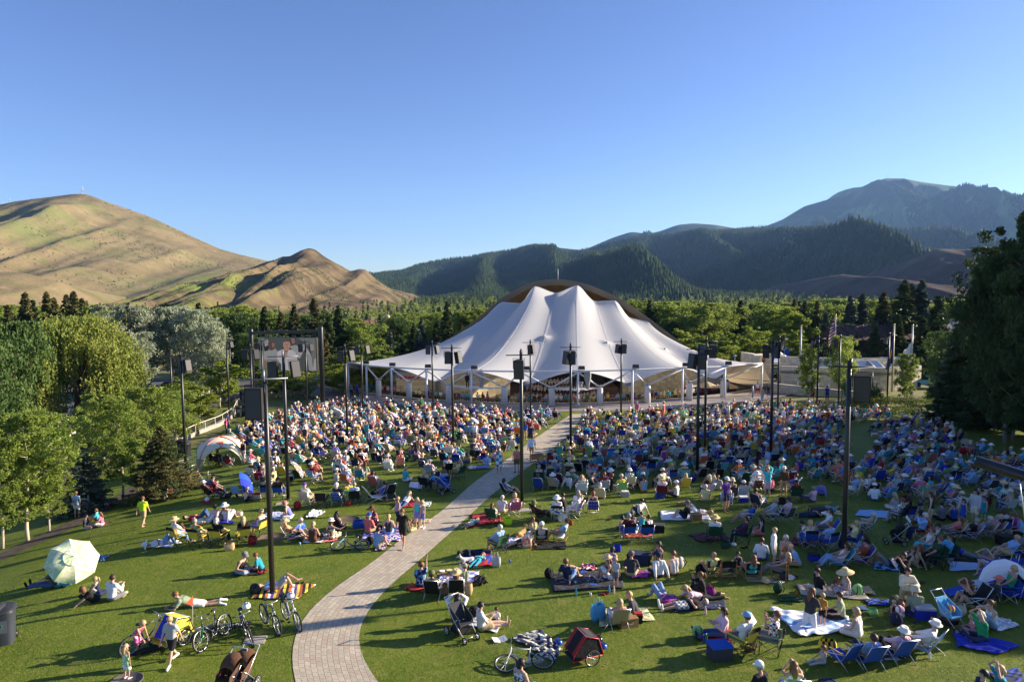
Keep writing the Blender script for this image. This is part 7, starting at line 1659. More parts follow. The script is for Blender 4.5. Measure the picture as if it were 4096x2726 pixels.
# bags, coolers, baskets, bottles, plates
bag(1440,2110,.7,.4,.38,'blue','bright blue open tote at the edge of the checked cloth',rz=10)
bag(918,2200,.42,.26,.34,'tan','straw tote bag behind the yellow camp chairs',rz=15);bag(1010,2175,.34,.28,.36,'red','red patterned bag hanging low by the last yellow chair',pat=('noise','maroon',8));bag(955,2062,.4,.3,.22,'cream','white handbag beside the sun hat sitter')
bag(1868,2376,.4,.36,.42,'tan','round tan straw basket bag beside the black low chairs',handles=False);bag(1775,2372,.5,.3,.34,'brown','brown striped bag under the little table',pat=('stripe','tan',8));bag(2032,2100,.38,.2,.36,'lime','bright green shopping bag near the pink towel chair')
bag(2108,2190,.42,.2,.42,'cream','white shopping bag with red print by the deck chair',pat=('noise','coral',9));bag(2280,2098,.28,.22,.2,'rust','small rust handbag under the red flowered chair');bag(2835,2382,.45,.35,.3,'mag','magenta sports bag behind the phone user')
bag(2470,2205,.3,.2,.3,'royal','blue pouch hanging by the first blue camp chair',handles=False);bag(1985,2265,.36,.26,.42,'lgrey','grey tote leaning on the green camp chair');bag(2392,2480,.5,.3,.55,'sky','pale blue crinkled bag beside the beach chair',rz=20);bag(3135,2318,.3,.3,.3,'dgrey','dark bag under the wooden framed chair',handles=False)
bag(3830,2455,.5,.3,.35,'beige','beige open bag behind the light striped buggy');bag(3905,2400,.5,.4,.4,'black','black bag by the dark low chair',handles=False);bag(3310,2595,.5,.3,.28,'black','black and yellow bag lying by the baby',pat=('stripex','yellow',2),handles=False);bag(2900,2190,.36,.3,.3,'dgreen','dark green bag between the green camp chairs');bag(3490,2455,.3,.3,.2,'lgreen','open snack bag near the beach ball',handles=False)
backpack(1075,2030,'red','red rucksack beside the beige camp chair',s=1.1).location=G(1190,2035);backpack(1545,2165,'black','black rucksack between the lying bicycle and the seated back').location=G(1480,2178)
backpack(2195,2310,'black','black rucksack at the end of the black picnic blanket',30);backpack(2722,2270,'lgrey','grey and white rucksack beside the curly haired sitter',60,1.1);backpack(3112,2372,'dgreen','green and white rucksack on the shaded grass',20);backpack(2800,2295,'black','black rucksack beside the bald sitter',10);backpack(2790,2545,'lgreen','lime green rucksack at the corner of the crimson blanket',0,.9);backpack(3585,2500,'navy','navy rucksack with a ball on it',0,1.1);backpack(985,2392,'dgrey','dark rucksack used as a pillow on the serape').location=G(1020,2375);backpack(3430,2378,'lgreen','green rucksack behind the floppy straw hat');backpack(2120,2480,'black','x').location=G(1895,2470)
[o.__setitem__('label','black rucksack behind the silver framed buggy')for o in C.objects if o.get('label')=='x']
cooler(3695,2470,'royal','lgrey','blue and white hard cooler beside the bucket hat',.58,.4,.4,rz=-8);cooler(2878,2630,'dgrey','blue','grey and blue soft cooler by the yellow camp chair',.6,.45,.45,rz=10);cooler(2552,2488,'black','red','black lunch cooler with red patterned lid by the hamper',.26,.2,.34);cooler(2635,2125,'black','dgrey','black square cooler with a tall hoop handle',.5,.4,.36,rz=-12);cooler(1022,1992,'cream','red','white cooler with a red lid beside the blue camp chairs',.6,.3,.3);cooler(2555,2250,'navy','navy','big navy cooler bag in the middle of the lawn',.85,.5,.42,rz=-25);cooler(2500,1985,'lgrey','white','pale grey cooler behind the rainbow striped beach chair',.4,.3,.32);cooler(2640,1990,'blue','white','blue drum cooler among the mid lawn chairs',.45,.4,.4);cooler(2250,2080,'white','white','small white cooler table between the flowered chairs',.4,.3,.3);cooler(3255,2240,'royal','black','blue cooler bag behind the camp chairs in the shade',.4,.3,.3);cooler(4020,2175,'black','black','black box cooler in the deep shade',.6,.4,.4)
basket(2510,2500,'tan rectangular wicker hamper by the khaki beach chair',.58,.4,.32,rz=15);basket(2783,2078,'wicker hamper with a brown lid on the white blanket',.5,.36,.34);basket(2730,2020,'flat wicker basket on the grass behind the couple',.5,.3,.16)
for k,(u,v,c,l)in enumerate([(2305,2380,'turq','tall clear bottle at the front edge of the black picnic blanket'),(2437,2368,'sky','clear water bottle by the standing toddler'),(2456,2372,'lpink','pink tinted bottle by the standing toddler'),(2822,2455,'lpink','pink bottle standing alone on the grass'),(2815,2570,'blue','blue labelled bottle beside the crimson blanket'),(2825,2572,'green','green wine bottle beside the crimson blanket'),(3718,2632,'white','clear plastic bottle right of the last beach chair'.replace('right of','beside')),(2588,2258,'lime','neon green bottle on the navy cooler bag'),(3186,2385,'orange','orange capped bottle near the flat green case'),(3818,2170,'dgreen','dark wine bottle in the shade near the row of beach chairs')]):bottle(u,v,c,l,.27 if 'wine' not in l else .31,lid='red' if c=='orange' else 'white')
for k,(u,v,c,l,r0)in enumerate([(2372,2345,'blue','blue plate of food at the front of the black blanket',.17),(2335,2292,'blue','large blue plate at the back of the black blanket',.17),(2345,2318,'royal','blue plate in the middle of the black blanket',.15),(2310,2302,'lgrey','grey bowl on the black blanket',.12),(2398,2325,'white','white plate beside the blue plates',.14),(2350,2306,'lpink','pink plate at the back of the black blanket',.1),(2362,2328,'lyellow','yellow food box lid on the black blanket',.12),(3452,2435,'white','white paper plate on the rug near the cooler',.14),(3422,2440,'lblue','blue rimmed plate on the grass near the sheet',.13),(1238,2150,'white','white plate inside the picnic circle',.13),(1282,2140,'lblue','pale plate inside the picnic circle',.12),(1610,2130,'yellow','yellow plate on the checked cloth by the path',.13),(1590,2155,'white','white plate on the checked cloth by the path',.13)]):plate(u,v,c,l,r0)
for u,v,c,l in[(2302,2335,'white','clear plastic cup by the reclining navy shirt'),(2362,2382,'white','clear cup standing on the grass before the black blanket'),(2040,2248,'blue','blue cup on the grass beside the green camp chair'),(1200,2178,'lblue','pale cup before the pink beach chair'),(1695,2002,'lyellow','cup of yellow drink on the grass by the path'),(2832,2585,'white','round clear glass by the wine bottle'),(2165,2048,'white','clear tumbler lying near the blue webbed chair')]:cup(u,v,c,l)
for u,v,c,l,a in[(800,2092,'white','pair of white trainers in front of the reader in red',60),(1205,2330,'brown','pair of brown sandals at the end of the serape',20),(2870,2430,'tan','pair of sandals under bare feet by the navy rug',70),(2418,2375,'red','pair of red sandals in front of the black blanket',40),(2978,2190,'black','pair of black shoes behind the green camp chairs',30),(3665,2488,'dgrey','pair of grey sandals on the grass below the cooler',10),(3178,2310,'black','pair of dark shoes by the open magazine',50),(3685,2330,'brown','pair of flip flops in the shade',30),(2435,2078,'brown','pair of brown flip flops behind the blue chairs',60),(2420,2438,'black','pair of black sandals behind the leaf blanket',50)]:shoes(u,v,c,l,a)
for u,v,k_,l in[(2826,2088,'straw','straw hat lying by the white blanket'),(3060,2326,'cowboy','cream hat lying on the folded chair frame'),(3352,2055,'straw','straw hat lying in the shade beyond the big pole'),(2935,2182,'cap','white cap lying on the grass behind the green chairs'),(2790,1868,'straw','pale straw hat lying on the grass by the far pole')]:loose_hat(u,v,k_,l)
mb=MB();[mb.tube([(0,y,.03),(1.3,y+.1,.03)],.013,6)for y in(0,.12,.3)];mb.tube([(0,0,.03),(0,.3,.03)],.013,6);at(tag(mb.build('folded_frame',M_ALU),'folded silver chair frame lying on the grass under a hat','frame'),2990,2325,0,-12)
for u,v,c1,c2,l in[(3598,2478,'white','pink','white and pink beach ball resting on the navy rucksack'),(1392,2022,'red',None,'red ball under the green camp chair'),(828,2006,'white',None,'white ball on the red cloth by the maroon chairs')]:
 mb=MB();mb.sphere((0,0,.13),.13,16,10);at(tag(mb.build('ball',cmat(c1,('stripex',c2,3)if c2 else None)),l,'ball'),u,v,.22 if 'resting' in l else .02)
for u,v,l,a in[(3128,2595,'open white book held by the checked shirt reader',0),(3590,2300,'open white book held by the kneeling reader in black',0),(1998,2560,'flat white board on the corner of the striped quilt',0),(3155,2312,'open magazine lying in the shade',0),(3668,2140,'white book held in the shade by the light blue shirt',0),(2400,2312,'white card lying on the black blanket',0)]:
 r_=empty('open_book',G(u,v),R_(20),l,'book');high='held' in l
 for s_ in(-1,1):mb=MB();mb.box((s_*.11,0,.0),(.21,.30,.02),M=Matrix.Rotation(s_*-.25,4,'Y'));mb.build('page_block',cmat('white'),r_)
 r_.location.z += .04
 if high:
  r_.rotation_euler=(R_(55),0,R_(60));d=ray(u,v);tgt=G(u,v)
  P_={3128:(3042,2533),3590:(3587,2288),3668:(3642,2140)}[u];base=G({3128:3078,3590:3618,3668:3678}[u],{3128:2608,3590:2345,3668:2162}[u]);r_.location=base+Vector({3128:(-.46,.22,.86),3590:(-.46,-.12,.90),3668:(-.45,.12,.9)}[u])
# helmets
helmet_(2232,2570,'blue','blue helmet upside down behind the striped quilt');helmet_(2410,2585,'blue','blue and white helmet behind the red trailer');helmet_(2393,2558,'black','black helmet half hidden behind the red trailer')
# table
r_=empty('folding_table',G(1790,2330),.1,'little wooden folding table laden with snacks','table');mb=MB();mb.box((0,0,.42),(.75,.45,.03));mb.build('table_top',M_WOOD,r_)
for s_ in(-1,1):
 mb=MB();mb.tube([(-.25,s_*.18,0),(.25,s_*.18,.4)],.014,6);mb.build('leg',M_WOOD,r_);mb=MB();mb.tube([(.25,s_*.18,0),(-.25,s_*.18,.4)],.014,6);mb.build('leg',M_WOOD,r_)
p_=G(1790,2330)
for k,(x,y,c)in enumerate([(-.2,0,'white'),(.05,.08,'lyellow'),(.22,-.05,'white')]):mb=MB();mb.lathe([(.05,0),(.11,.03),(.10,.035),(0,.012)],n=18);o=tag(mb.build('dish',cmat(c)),['white dish on the small wooden table','yellow dish in the middle of the small wooden table','second white dish at the end of the small wooden table'][k],'dish');o.location=p_+Vector((x,y,.437))
r_=empty('folding_table',G(3935,2385),.2,'small folding table of food before the pop up tent','table');mb=MB();mb.box((0,0,.5),(.9,.5,.03));mb.build('table_top',cmat('lgrey'),r_)
for s_ in(-1,1):mb=MB();mb.tube([(-.4,s_*.2,0),(.4,s_*.2,.49)],.014,6);mb.tube([(.4,s_*.2,0),(-.4,s_*.2,.49)],.014,6);mb.build('leg',M_DKM,r_)
# dogs
def dog(u,v,rz,c,s,label,lying=True,ears=True):
 mb_caps=[];A=lambda a,b,ra,rb:mb_caps.append((a,b,ra,rb))
 z=.19 if lying else .42
 A((0,-.30,z),(0,-.05,z),.13,.12);A((0,-.05,z),(0,.22,z+.02),.12,.14);A((0,.24,z+.04),(0,.40,z+.22),.10,.075);A((0,.42,z+.27),(0,.47,z+.26),.085,.07);A((0,.47,z+.25),(0,.60,z+.22),.045,.032)
 A((0,-.4,z-.02),(.05,-.62,z-.08),.035,.02);
 for s_ in(-1,1):
  if ears:A((s_*.05,.40,z+.33),(s_*.06,.39,z+.43),.028,.008)
  else:A((s_*.075,.42,z+.30),(s_*.095,.43,z+.22),.025,.02)
  if lying:A((s_*.10,.18,z-.04),(s_*.12,.22,.06),.05,.035);A((s_*.12,.22,.05),(s_*.11,.48,.04),.035,.03);A((s_*.12,-.26,z-.02),(s_*.19,-.08,.10),.08,.05);A((s_*.19,-.08,.09),(s_*.18,-.28,.05),.04,.03);A((s_*.18,-.28,.04),(s_*.18,-.10,.03),.028,.026)
  else:A((s_*.09,.2,z),(s_*.09,.2,.03),.05,.03);A((s_*.09,-.28,z),(s_*.10,-.20,.24),.07,.04);A((s_*.10,-.20,.24),(s_*.10,-.34,.14),.035,.028);A((s_*.10,-.34,.14),(s_*.10,-.31,.03),.026,.028)
 me=remesh('dog',mb_caps,.018,[mat('fur_'+c[0],c[0],.95,col2=c[1],nscale=6,bump=.8,bscale=50),M_EYE],2)
 append_parts(me,[((0,.625,z+.235),(0,.635,z+.225),.016,.014,6)]+[((s_*.042,.495,z+.295),(s_*.046,.5,z+.295),.012,.010,6)for s_ in(-1,1)],[1,1,1]);o=tag(link(bpy.data.objects.new('dog',me)),label,'dog');o.location=G(u,v);o.rotation_euler=(0,0,-R_(rz));o.scale=(s,)*3
dog(762,2142,280,('#7a5230','#2c211a'),1.05,'brown shepherd dog lying behind the yellow camp chairs');dog(1868,2250,250,('#e9e6e0','#d8d2c8'),.72,'small white dog lying by the green camp chair');dog(2085,2145,30,('#c9a06a','#a67c48'),.9,'tan dog with pricked ears behind the checked shirt');dog(3500,1905,290,('#b8854a','#8a5c2c'),1.0,'golden dog lying in the shade among the crowd',ears=False)
# bicycles
b=bike('silver bicycle parked against the near pole, wheel towards the path','lgrey',fork='white');place_bike(b,1170,2500,140,6)
b=bike('blue and silver bicycle leaning on the near pole, front wheel nearest','navy',fork='lgrey');place_bike(b,1085,2515,138,4)
b=bike('dark bicycle with silver bars standing beside the concrete drain','dgrey',fork='black');place_bike(b,998,2555,147,12)
b=bike('green forked bicycle upside resting at the bicycle heap','dgrey',fork='green');place_bike(b,862,2570,195,14)
b=bike('black bicycle lying flat in the heap behind the green fork','black');place_bike(b,905,2500,80,74,.05)
b=bike('bicycle hitched to the yellow and blue trailer','dgrey');place_bike(b,590,2590,35,10)
b=bike('blue and white bicycle lying on the grass by the path','navy',fork='lblue');place_bike(b,1395,2205,268,70,.06)
b=bike('silver bicycle lying beside the striped quilt, hitched to the red trailer','lgrey');place_bike(b,2105,2690,262,76,.06)
b=bike('red and silver bicycle standing by the metal barrier','rust',fork='lgrey');place_bike(b,775,1935,60,8)
b=bike('dark bicycle lying beyond the red and silver bicycle','dgrey');place_bike(b,860,1905,110,68,.06)
b=bike('little red and yellow child bicycle near the bushy spruce','red',fork='yellow',s=.72);place_bike(b,690,1995,195,12)
b=bike('small dark bicycle lying on the slope by the spruce','black',s=.8);place_bike(b,632,1993,80,76,.05)
helmet_(990,2545,'white','white helmet hanging from the bars of the dark bicycle',.95);helmet_(1166,2500,'white','white and red helmet on the bicycles at the near pole',.95);helmet_(1132,2502,'black','black helmet on the bicycles at the near pole',.95)
trailer(690,2575,205,'yellow','royal','yellow and blue child bicycle trailer with an orange flag',flag=True,canopy_bar=False).scale=(.98,)*3
trailer(2330,2640,248,'red','black','red and black child bicycle trailer with a raised push bar').scale=(.92,)*3
# a long black bag on the grass
mb=MB();mb.tube([(-.55,0,.06),(-.3,0,.09),(.2,0,.11),(.5,0,.08),(.62,0,.05)],[.03,.10,.14,.11,.03],12,flat=.6);at(tag(mb.build('instrument_bag',cmat('black')),'long black racket bag on the grass by the drain cover','bag'),605,2605,0,30)
# strollers
stroller(960,2760,200,'brown','brown double buggy with black handles at the bottom edge');stroller(912,2775,200,'brown','second brown seat of the double buggy at the bottom edge',s=.98)
stroller(1850,2545,140,'dgrey','silver framed buggy draped in grey behind the seated parent',hood=False,s=1.1);stroller(1560,1998,330,'black','black three wheeled pushchair by the lounge chair');stroller(1785,1972,60,'blue','blue folding buggy beside the path');stroller(3800,2510,160,'sky','light blue striped folding buggy with a beach ball',hood=False);stroller(3580,2175,290,'black','black pushchair tipped back in the shade',s=.9);stroller(3480,1870,300,'maroon','dark red pushchair in the shaded crowd');stroller(2560,1905,330,'black','black pushchair far back among the seated crowd');stroller(2750,1780,20,'blue','blue pushchair among the far rows')
mb=MB();mb.sphere((0,0,.62),.12,14,8);at(tag(mb.build('ball',cmat('hotpink',('stripex','yellow',3))),'pink and yellow ball in the light blue buggy','ball'),3800,2510)
# umbrellas and small tents
umbrella(292,2325,.92,1.35,50,140,['mint','cream'],'large pale green swirl patterned parasol tipped on the slope',pat=('noise','pgreen',8),vent=True)
umbrella(970,1992,.85,1.2,72,75,['blue','royal'],'blue umbrella lying on its side beside striped chair');umbrella(1175,1925,.7,1.1,60,60,['lgrey','khaki'],'grey checked umbrella in front of the second pole',pat=('check','grey',6))
umbrella(1608,1765,.75,1.25,30,300,['black','white'],'black and white segmented umbrella in the crowd before the path');umbrella(1925,1712,.75,1.25,45,60,['khaki'],'khaki umbrella among the far rows near the path');umbrella(1350,1690,.8,1.3,55,40,['white','lgrey'],'white umbrella tipped among the far crowd below the screen');umbrella(1890,1725,.6,1.2,50,60,['white'],'small white umbrella beside the khaki umbrella');umbrella(1570,1700,.6,1.2,45,60,['lpink'],'pink umbrella near the front rows by the pavilion');umbrella(1745,1560,.6,1.2,45,60,['coral'],'coral umbrella hidden in the front rows').location=G(1985,1690)
def dometent(u,v,w_,d_,h_,cols,rz,label,arms=False):
 r_=empty('shade_tent',G(u,v),R_(rz),label,'tent');n=8
 if arms:
  # four arched legs meeting over a domed roof
  for k in range(4):
   a0,a1=k*math.pi/2+math.pi/4,(k+1)*math.pi/2+math.pi/4
   V=[];m=10
   for i in range(m+1):
    t=i/m;ang=t*math.pi/2
    for j in range(m+1):
     f=j/m;aa=a0*(1-f)+a1*f;rr=math.sin(ang)*1.0;zz=math.cos(ang);open_=math.sin(math.pi*f)**.8;tt=min(t,1-.52*open_);ang2=tt*math.pi/2;V.append((w_/2*1.25*math.sin(ang2)*math.cos(aa),d_/2*1.25*math.sin(ang2)*math.sin(aa),h_*math.cos(ang2)**.8 if ang2<1.57 else 0))
   Q=[(i*(m+1)+j,i*(m+1)+j+1,(i+1)*(m+1)+j+1,(i+1)*(m+1)+j)for i in range(m)for j in range(m)]
   mb=MB();mb.add(V,Q,0,True);mb.build('canopy_panel',cmat(cols[0]),r_)
   mb=MB();P=[(w_/2*1.26*math.sin(t*math.pi/2)*math.cos(a0),d_/2*1.26*math.sin(t*math.pi/2)*math.sin(a0),h_*1.01*max(0,math.cos(t*math.pi/2))**.8)for t in np.linspace(0,1,12)];mb.tube(P,.035,6);mb.build('pole_sleeve',cmat(cols[1]),r_)
   am=(a0+a1)/2;mb=MB();T_=[(.30,-.22),(.30,.22),(.55,.0)]
   mb.add([(w_/2*1.27*math.sin(t*1.57)*math.cos(am+f),d_/2*1.27*math.sin(t*1.57)*math.sin(am+f),h_*1.02*math.cos(t*1.57)**.8)for t,f in T_],[(0,1,2)],0);mb.build('patch',cmat(cols[1]),r_)
   mb=MB();V=[]
   for t in(.78,.9,1.0):V +=[(w_/2*1.27*math.sin(t*1.57)*math.cos(a0+f),d_/2*1.27*math.sin(t*1.57)*math.sin(a0+f),h_*1.0*max(0,math.cos(t*1.57))**.8)for f in(-.16*(1.15-t)*3,.16*(1.15-t)*3)]
   mb.add(V,[(0,1,3,2),(2,3,5,4)],0);mb.build('leg_panel',cmat(cols[2]),r_)
 else:
  for k in range(6):
   V=[];m=8;a0,a1=math.pi*k/6,math.pi*(k+1)/6
   for i in range(m+1):
    t=i/m*math.pi
    for j in range(4):a=a0+(a1-a0)*j/3;V.append((w_/2*math.cos(t),d_*(.5-math.cos(a)*.5)*math.sin(t)*.9-d_*.4,h_*math.sin(t)*math.sin(a*.9+.15)))
   mb=MB();mb.add(V,[(i*4+j,i*4+j+1,(i+1)*4+j+1,(i+1)*4+j)for i in range(m)for j in range(3)],0,True);mb.build('tent_panel',cmat(cols[k%len(cols)]),r_)
 return r_
dometent(885,1855,3.4,3.4,2.05,['cream','coral','sage'],25,'cream and orange arched shade tent near the curved fence',arms=True)
dometent(4015,2375,1.9,1.3,1.25,['royal','white','white'],-20,'blue and white striped pop up beach tent')
people('''
@under the cream and orange shade tent
850 1862 C 60 tee:black long:black short:n ch=camp:black
880 1865 C 20 tee:dgrey long:navy bob:n ch=camp:black
915 1866 B 0 tee:red long:black short:k ch=camp:dgrey
975 1850 S 200 tank:black long:white short:g ht=straw | standing beside the cream and orange shade tent
912 1722 S 40 tee:blue long:navy short:k | standing guard at the curved fence post
905 1738 S 60 tee:hotpink long:navy short:b | standing at the curved fence in a bright vest
965 1600 S 300 tee:dgrey long:navy short:k | leaning on the fence by the screen post
1242 1588 Sv 0 tee:sky shorts:grey short:n | standing with raised arm near the screen footing
1492 1722 S 350 shirt:white long:beige short:w ht=straw | standing tall in the middle of the seated crowd
2730 1700 S 350 tee:lgreen long:khaki short:g | standing above the seated rows on the stage side
2510 1885 W 10 tee:lblue shorts:white pony:b pat=noise,navy,9 | standing among chairs behind the far pole
2655 1672 S 300 dress:coral - bob:b ht=straw | standing in the front rows before the stone wall
3310 1712 S 350 tee:rust long:khaki short:n | standing behind the shaded crowd
2655 1870 S 0 dress:mag - bob:r s=.8 | standing in the rows near the far pole
2335 1845 W 80 tee:red shorts:dgrey short:y s=.7 | toddling near the start of the shaded rows
3250 1598 S 200 dress:red - bob:b | by the handrail of the long stone wall
3308 1600 S 30 tee:royal long:navy short:k | in a blue top near the tall wall aspen
3030 1580 W 200 tee:white shorts:red short:b | crossing the paving near the beige sail
3010 1590 S 120 tee:lblue long:denim short:n | below the beige sail corner
3072 1592 S 180 tee:plum shorts:denim long:b | on the paving before the stone tower
3628 1592 S 180 tee:coral shorts:khaki short:n | behind the hedge at the wall end
3643 1594 S 170 tee:grey shorts:grey short:b | second figure behind the hedge at the wall end
3050 1605 S 250 shirt:khaki long:ldenim pony:b | beside the paving edge near the beige sail
''')
# bins
def wheeled_bin(u,v,rz,label,s=1.0,dark='#3a3f48'):
 r_=empty('wheeled_bin',G(u,v),R_(rz),label,'bin');r_.scale=(s,)*3;m=mat('bin_plastic_'+dark,dark,.45,bump=.05);mb=MB();V=[]
 prof=[(.50,.52,0),(.56,.62,.55),(.60,.70,.92),(.64,.74,.96),(.64,.74,1.0)]
 for w_,d_,z in prof:
  for k in range(16):a=6.283*k/16+.2;c_,s_=math.cos(a),math.sin(a);V.append((abs(c_)**.45*math.copysign(1,c_)*w_/2,abs(s_)**.45*math.copysign(1,s_)*d_/2,z))
 mb.add(V,[(i*16+k,i*16+(k+1)%16,(i+1)*16+(k+1)%16,(i+1)*16+k)for i in range(4)for k in range(16)],0,True);mb.build('body',m,r_)
 mb=MB();V=[]
 for sc_,z in((1.03,1.0),(1.03,1.04),(.8,1.10),(0.01,1.12)):
  for k in range(16):a=6.283*k/16+.2;c_,s_=math.cos(a),math.sin(a);V.append((abs(c_)**.45*math.copysign(1,c_)*.32*sc_,abs(s_)**.45*math.copysign(1,s_)*.38*sc_,z))
 mb.add(V,[(i*16+k,i*16+(k+1)%16,(i+1)*16+(k+1)%16,(i+1)*16+k)for i in range(3)for k in range(16)],0,True);mb.build('lid',mat('bin_lid','#2a2b2f',.55,bump=.3,bscale=10),r_)
 mb=MB();mb.tube([(-.25,.42,1.0),(.25,.42,1.0)],.018,6);mb.build('handle',m,r_);mb=MB();mb.box((0,-.345,.62),(.30,.012,.36));mb.build('recess_panel',mat('bin_panel','#565d68',.5),r_)
 mb=MB();q=[(.09*math.cos(R_(90+120*k)),.09*math.sin(R_(90+120*k)))for k in range(3)]
 for k in range(3):a,b=q[k],q[(k+1)%3];a2=(a[0]*.85+b[0]*.15,a[1]*.85+b[1]*.15);b2=(a[0]*.25+b[0]*.75,a[1]*.25+b[1]*.75);mb.tube([(a2[0],-.354,.64+a2[1]),(b2[0],-.354,.64+b2[1])],.009,4)
 mb.build('recycling_mark',mat('recycling_green','#2f7d4a',.6),r_)
 for s_ in(-1,1):mb=MB();mb.lathe([(.1,-.03),(.1,.03)],(s_*.24,.3,.1),14,M=Matrix.Rotation(R_(90),4,'Y'));mb.build('wheel',M_BLK,r_)
 return r_
wheeled_bin(18,2570,25,'grey wheeled recycling bin at the lower edge',1.05);wheeled_bin(-42,2590,10,'second grey wheeled bin cut by the picture edge',1.15)
for k,(u,v)in enumerate([(745,1825),(728,1812),(955,1665),(972,1660),(988,1652)]):wheeled_bin(u,v,10*k,['black wheeled bin beside the metal barriers','black wheeled bin close to the curved fence rail','first black wheeled bin behind the big near speaker','middle black wheeled bin behind the big near speaker','last black wheeled bin behind the big near speaker'][k],1.1,'#1d1e20')
# drain covers, slabs
for k,(u,v,r0,l)in enumerate([(505,2722,.42,'round grey ribbed drain cover under the green dress'),(1390,2078,.62,'oval brown drain cover beyond the picnic circle'),(1085,2148,.62,'round brown drain cover right behind the near pole'.replace('right ','')),(418,2097,.4,'brown drain cover on the slope beside the children')]):
 mb=MB();mb.lathe([(r0,-.02),(r0,.028),(r0*.93,.032),(r0*.92,.024),(0,.024)],n=36);mb.box((0,0,.03),(r0*.7,r0*.18,.006));at(tag(mb.build('drain_cover',mat('drain_grey' if k==0 else 'drain_brown','#5b5650' if k==0 else '#6a5a48',.8,bump=.7,bscale=70)),l,'drain cover'),u,v)
for k,(u,v,l)in enumerate([(1020,2560,'pale concrete slab under the dark bicycle'),(1130,2015,'flat pale concrete slab near the second pole'),(2100,2040,'pale concrete slab behind the centre pole')]):
 u=[1020,1127,2100][k];mb=MB();mb.box((0,0,.012),(.62,.5,.04));mb.box((0,0,.034),(.56,.44,.008));o=at(tag(mb.build('utility_slab',M_CONC),l,'slab'),u,v if k else 2562,0,8)
# poles
PO=[(1090,2372,1015,1490,20,((-.3,0,0),),.95),(1153,1995,1130,1408,10,((-.52,0,5),(.52,45,-14)),.8),(1230,1650,1217,1358,10,((-.5,0,5),(.6,40,-14)),.75),(1390,1763,1379,1378,12,((-.35,0,3),(.4,50,-14)),.78),(1452,1674,1445,1363,8,((-.45,0,3),(.5,50,-14)),.75),
 (1733,1671,1726,1363,8,((-.4,0,3),(.4,50,-12)),.75),(1813,1789,1805,1380,8,((-.32,5,3),(.38,60,-10)),.8),(2088,2012,2083,1402,6,((-.12,-8,8),),.85),(2123,1676,2112,1360,4,((-.05,0,6),(.1,60,-8)),.78),(2283,1815,2276,1376,4,((.1,-5,5),(-.2,-60,-8)),.85),(2484,1682,2474,1356,4,((.25,-5,5),(-.25,-60,-8)),.78),
 (2789,1889,2788,1382,-4,((.15,-12,8),(-.3,-60,-8)),.85),(2819,1799,2816,1352,-4,((.45,-12,8),(-.1,-60,-8)),.85),(3082,1835,3084,1356,-6,((-.5,-20,24),(.3,-60,-8)),.72),(3110,1676,3111,1346,-5,((-.4,-60,-10),(.2,-60,-8)),.7),(3268,1605,3273,1346,-5,((-.55,-70,-12),),.7),(3353,1636,3354,1340,-8,((-.5,-30,22),),.75),(3373,2262,3388,1442,-14,((.42,-28,16),),.95),(3548,1608,3550,1332,-6,((-.35,-70,-10),),.65),
 (694,1702,679,1396,0,None,.7),(745,1900,722,1410,8,((.35,60,-10),),.7),(918,1676,906,1364,3,((.0,60,-10),),.01),(926,1580,918,1352,4,((.2,50,-14),),.7),(1015,1748,1000,1376,-14,((-.55,-5,12),(.55,40,-16)),.78),(1056,1650,1040,1356,-10,((-.4,0,5),(.5,45,-14)),.7)]
PN=['nearest speaker pole with one huge black speaker','black speaker pole in front of the screen, second nearest','thin speaker pole before the right part of the screen'.replace('right part','far part'),'speaker pole next to the far screen post','speaker pole in front of the lodge roof','speaker pole before the roof slope','speaker pole standing just before the white membrane edge','tall centre pole beside the path','thin pole straight behind the tall centre pole','pole beyond the path in front of the stage opening','pole before the right dimple of the roof'.replace('right ','last '),'nearer of the twin poles beyond the path','farther of the twin poles beyond the path','speaker pole before the stone tower','thin pole before the white canopy','thin speaker pole before the small wall aspen','speaker pole beside the tall wall aspen','tall pole with a big tilted speaker in the shaded crowd','thin speaker pole at the end of the long wall','bare black pole among the trees','speaker pole at the edge of the trees with the white lit box','bare crossbar pole beside the curved fence','thin pole behind the crossbar pole by the fence','speaker pole with a pale crossbar beside the screen post','thin speaker pole before the near part of the screen']
for k,p in enumerate(PO):
 if k==21:o=pole(k,*p[:4],PN[k],p[4],());continue
 pole(k,*p[:4],PN[k],p[4],p[5],p[6])
r_=empty('speaker_pole',(8.2,8.6,float(lawnz(8.2,8.6))),0,'near black pipe end of a pole standing just outside the view','pole');r_.location=(8.35,9.0,float(lawnz(8.35,9.0)))
a,b_=PY(3905,1843,9.0),PY(4420,2005,8.0);mb=MB();mb.tube([(a-r_.location),(b_-r_.location)],.075,14);mb.build('crossbar',M_BLK,r_);mb=MB();q=b_-r_.location;mb.tube([(q.x-.1,q.y,-.1),(q.x-.1,q.y,q.z+.2)],.1,14);mb.build('shaft',M_BLK,r_)
c1,c2=PY(4075,1905,8.6)-r_.location,PY(4110,2150,8.6)-r_.location;mb=MB();mb.tube([c1,c2],.008,5);mb.build('cable',M_ALU,r_)
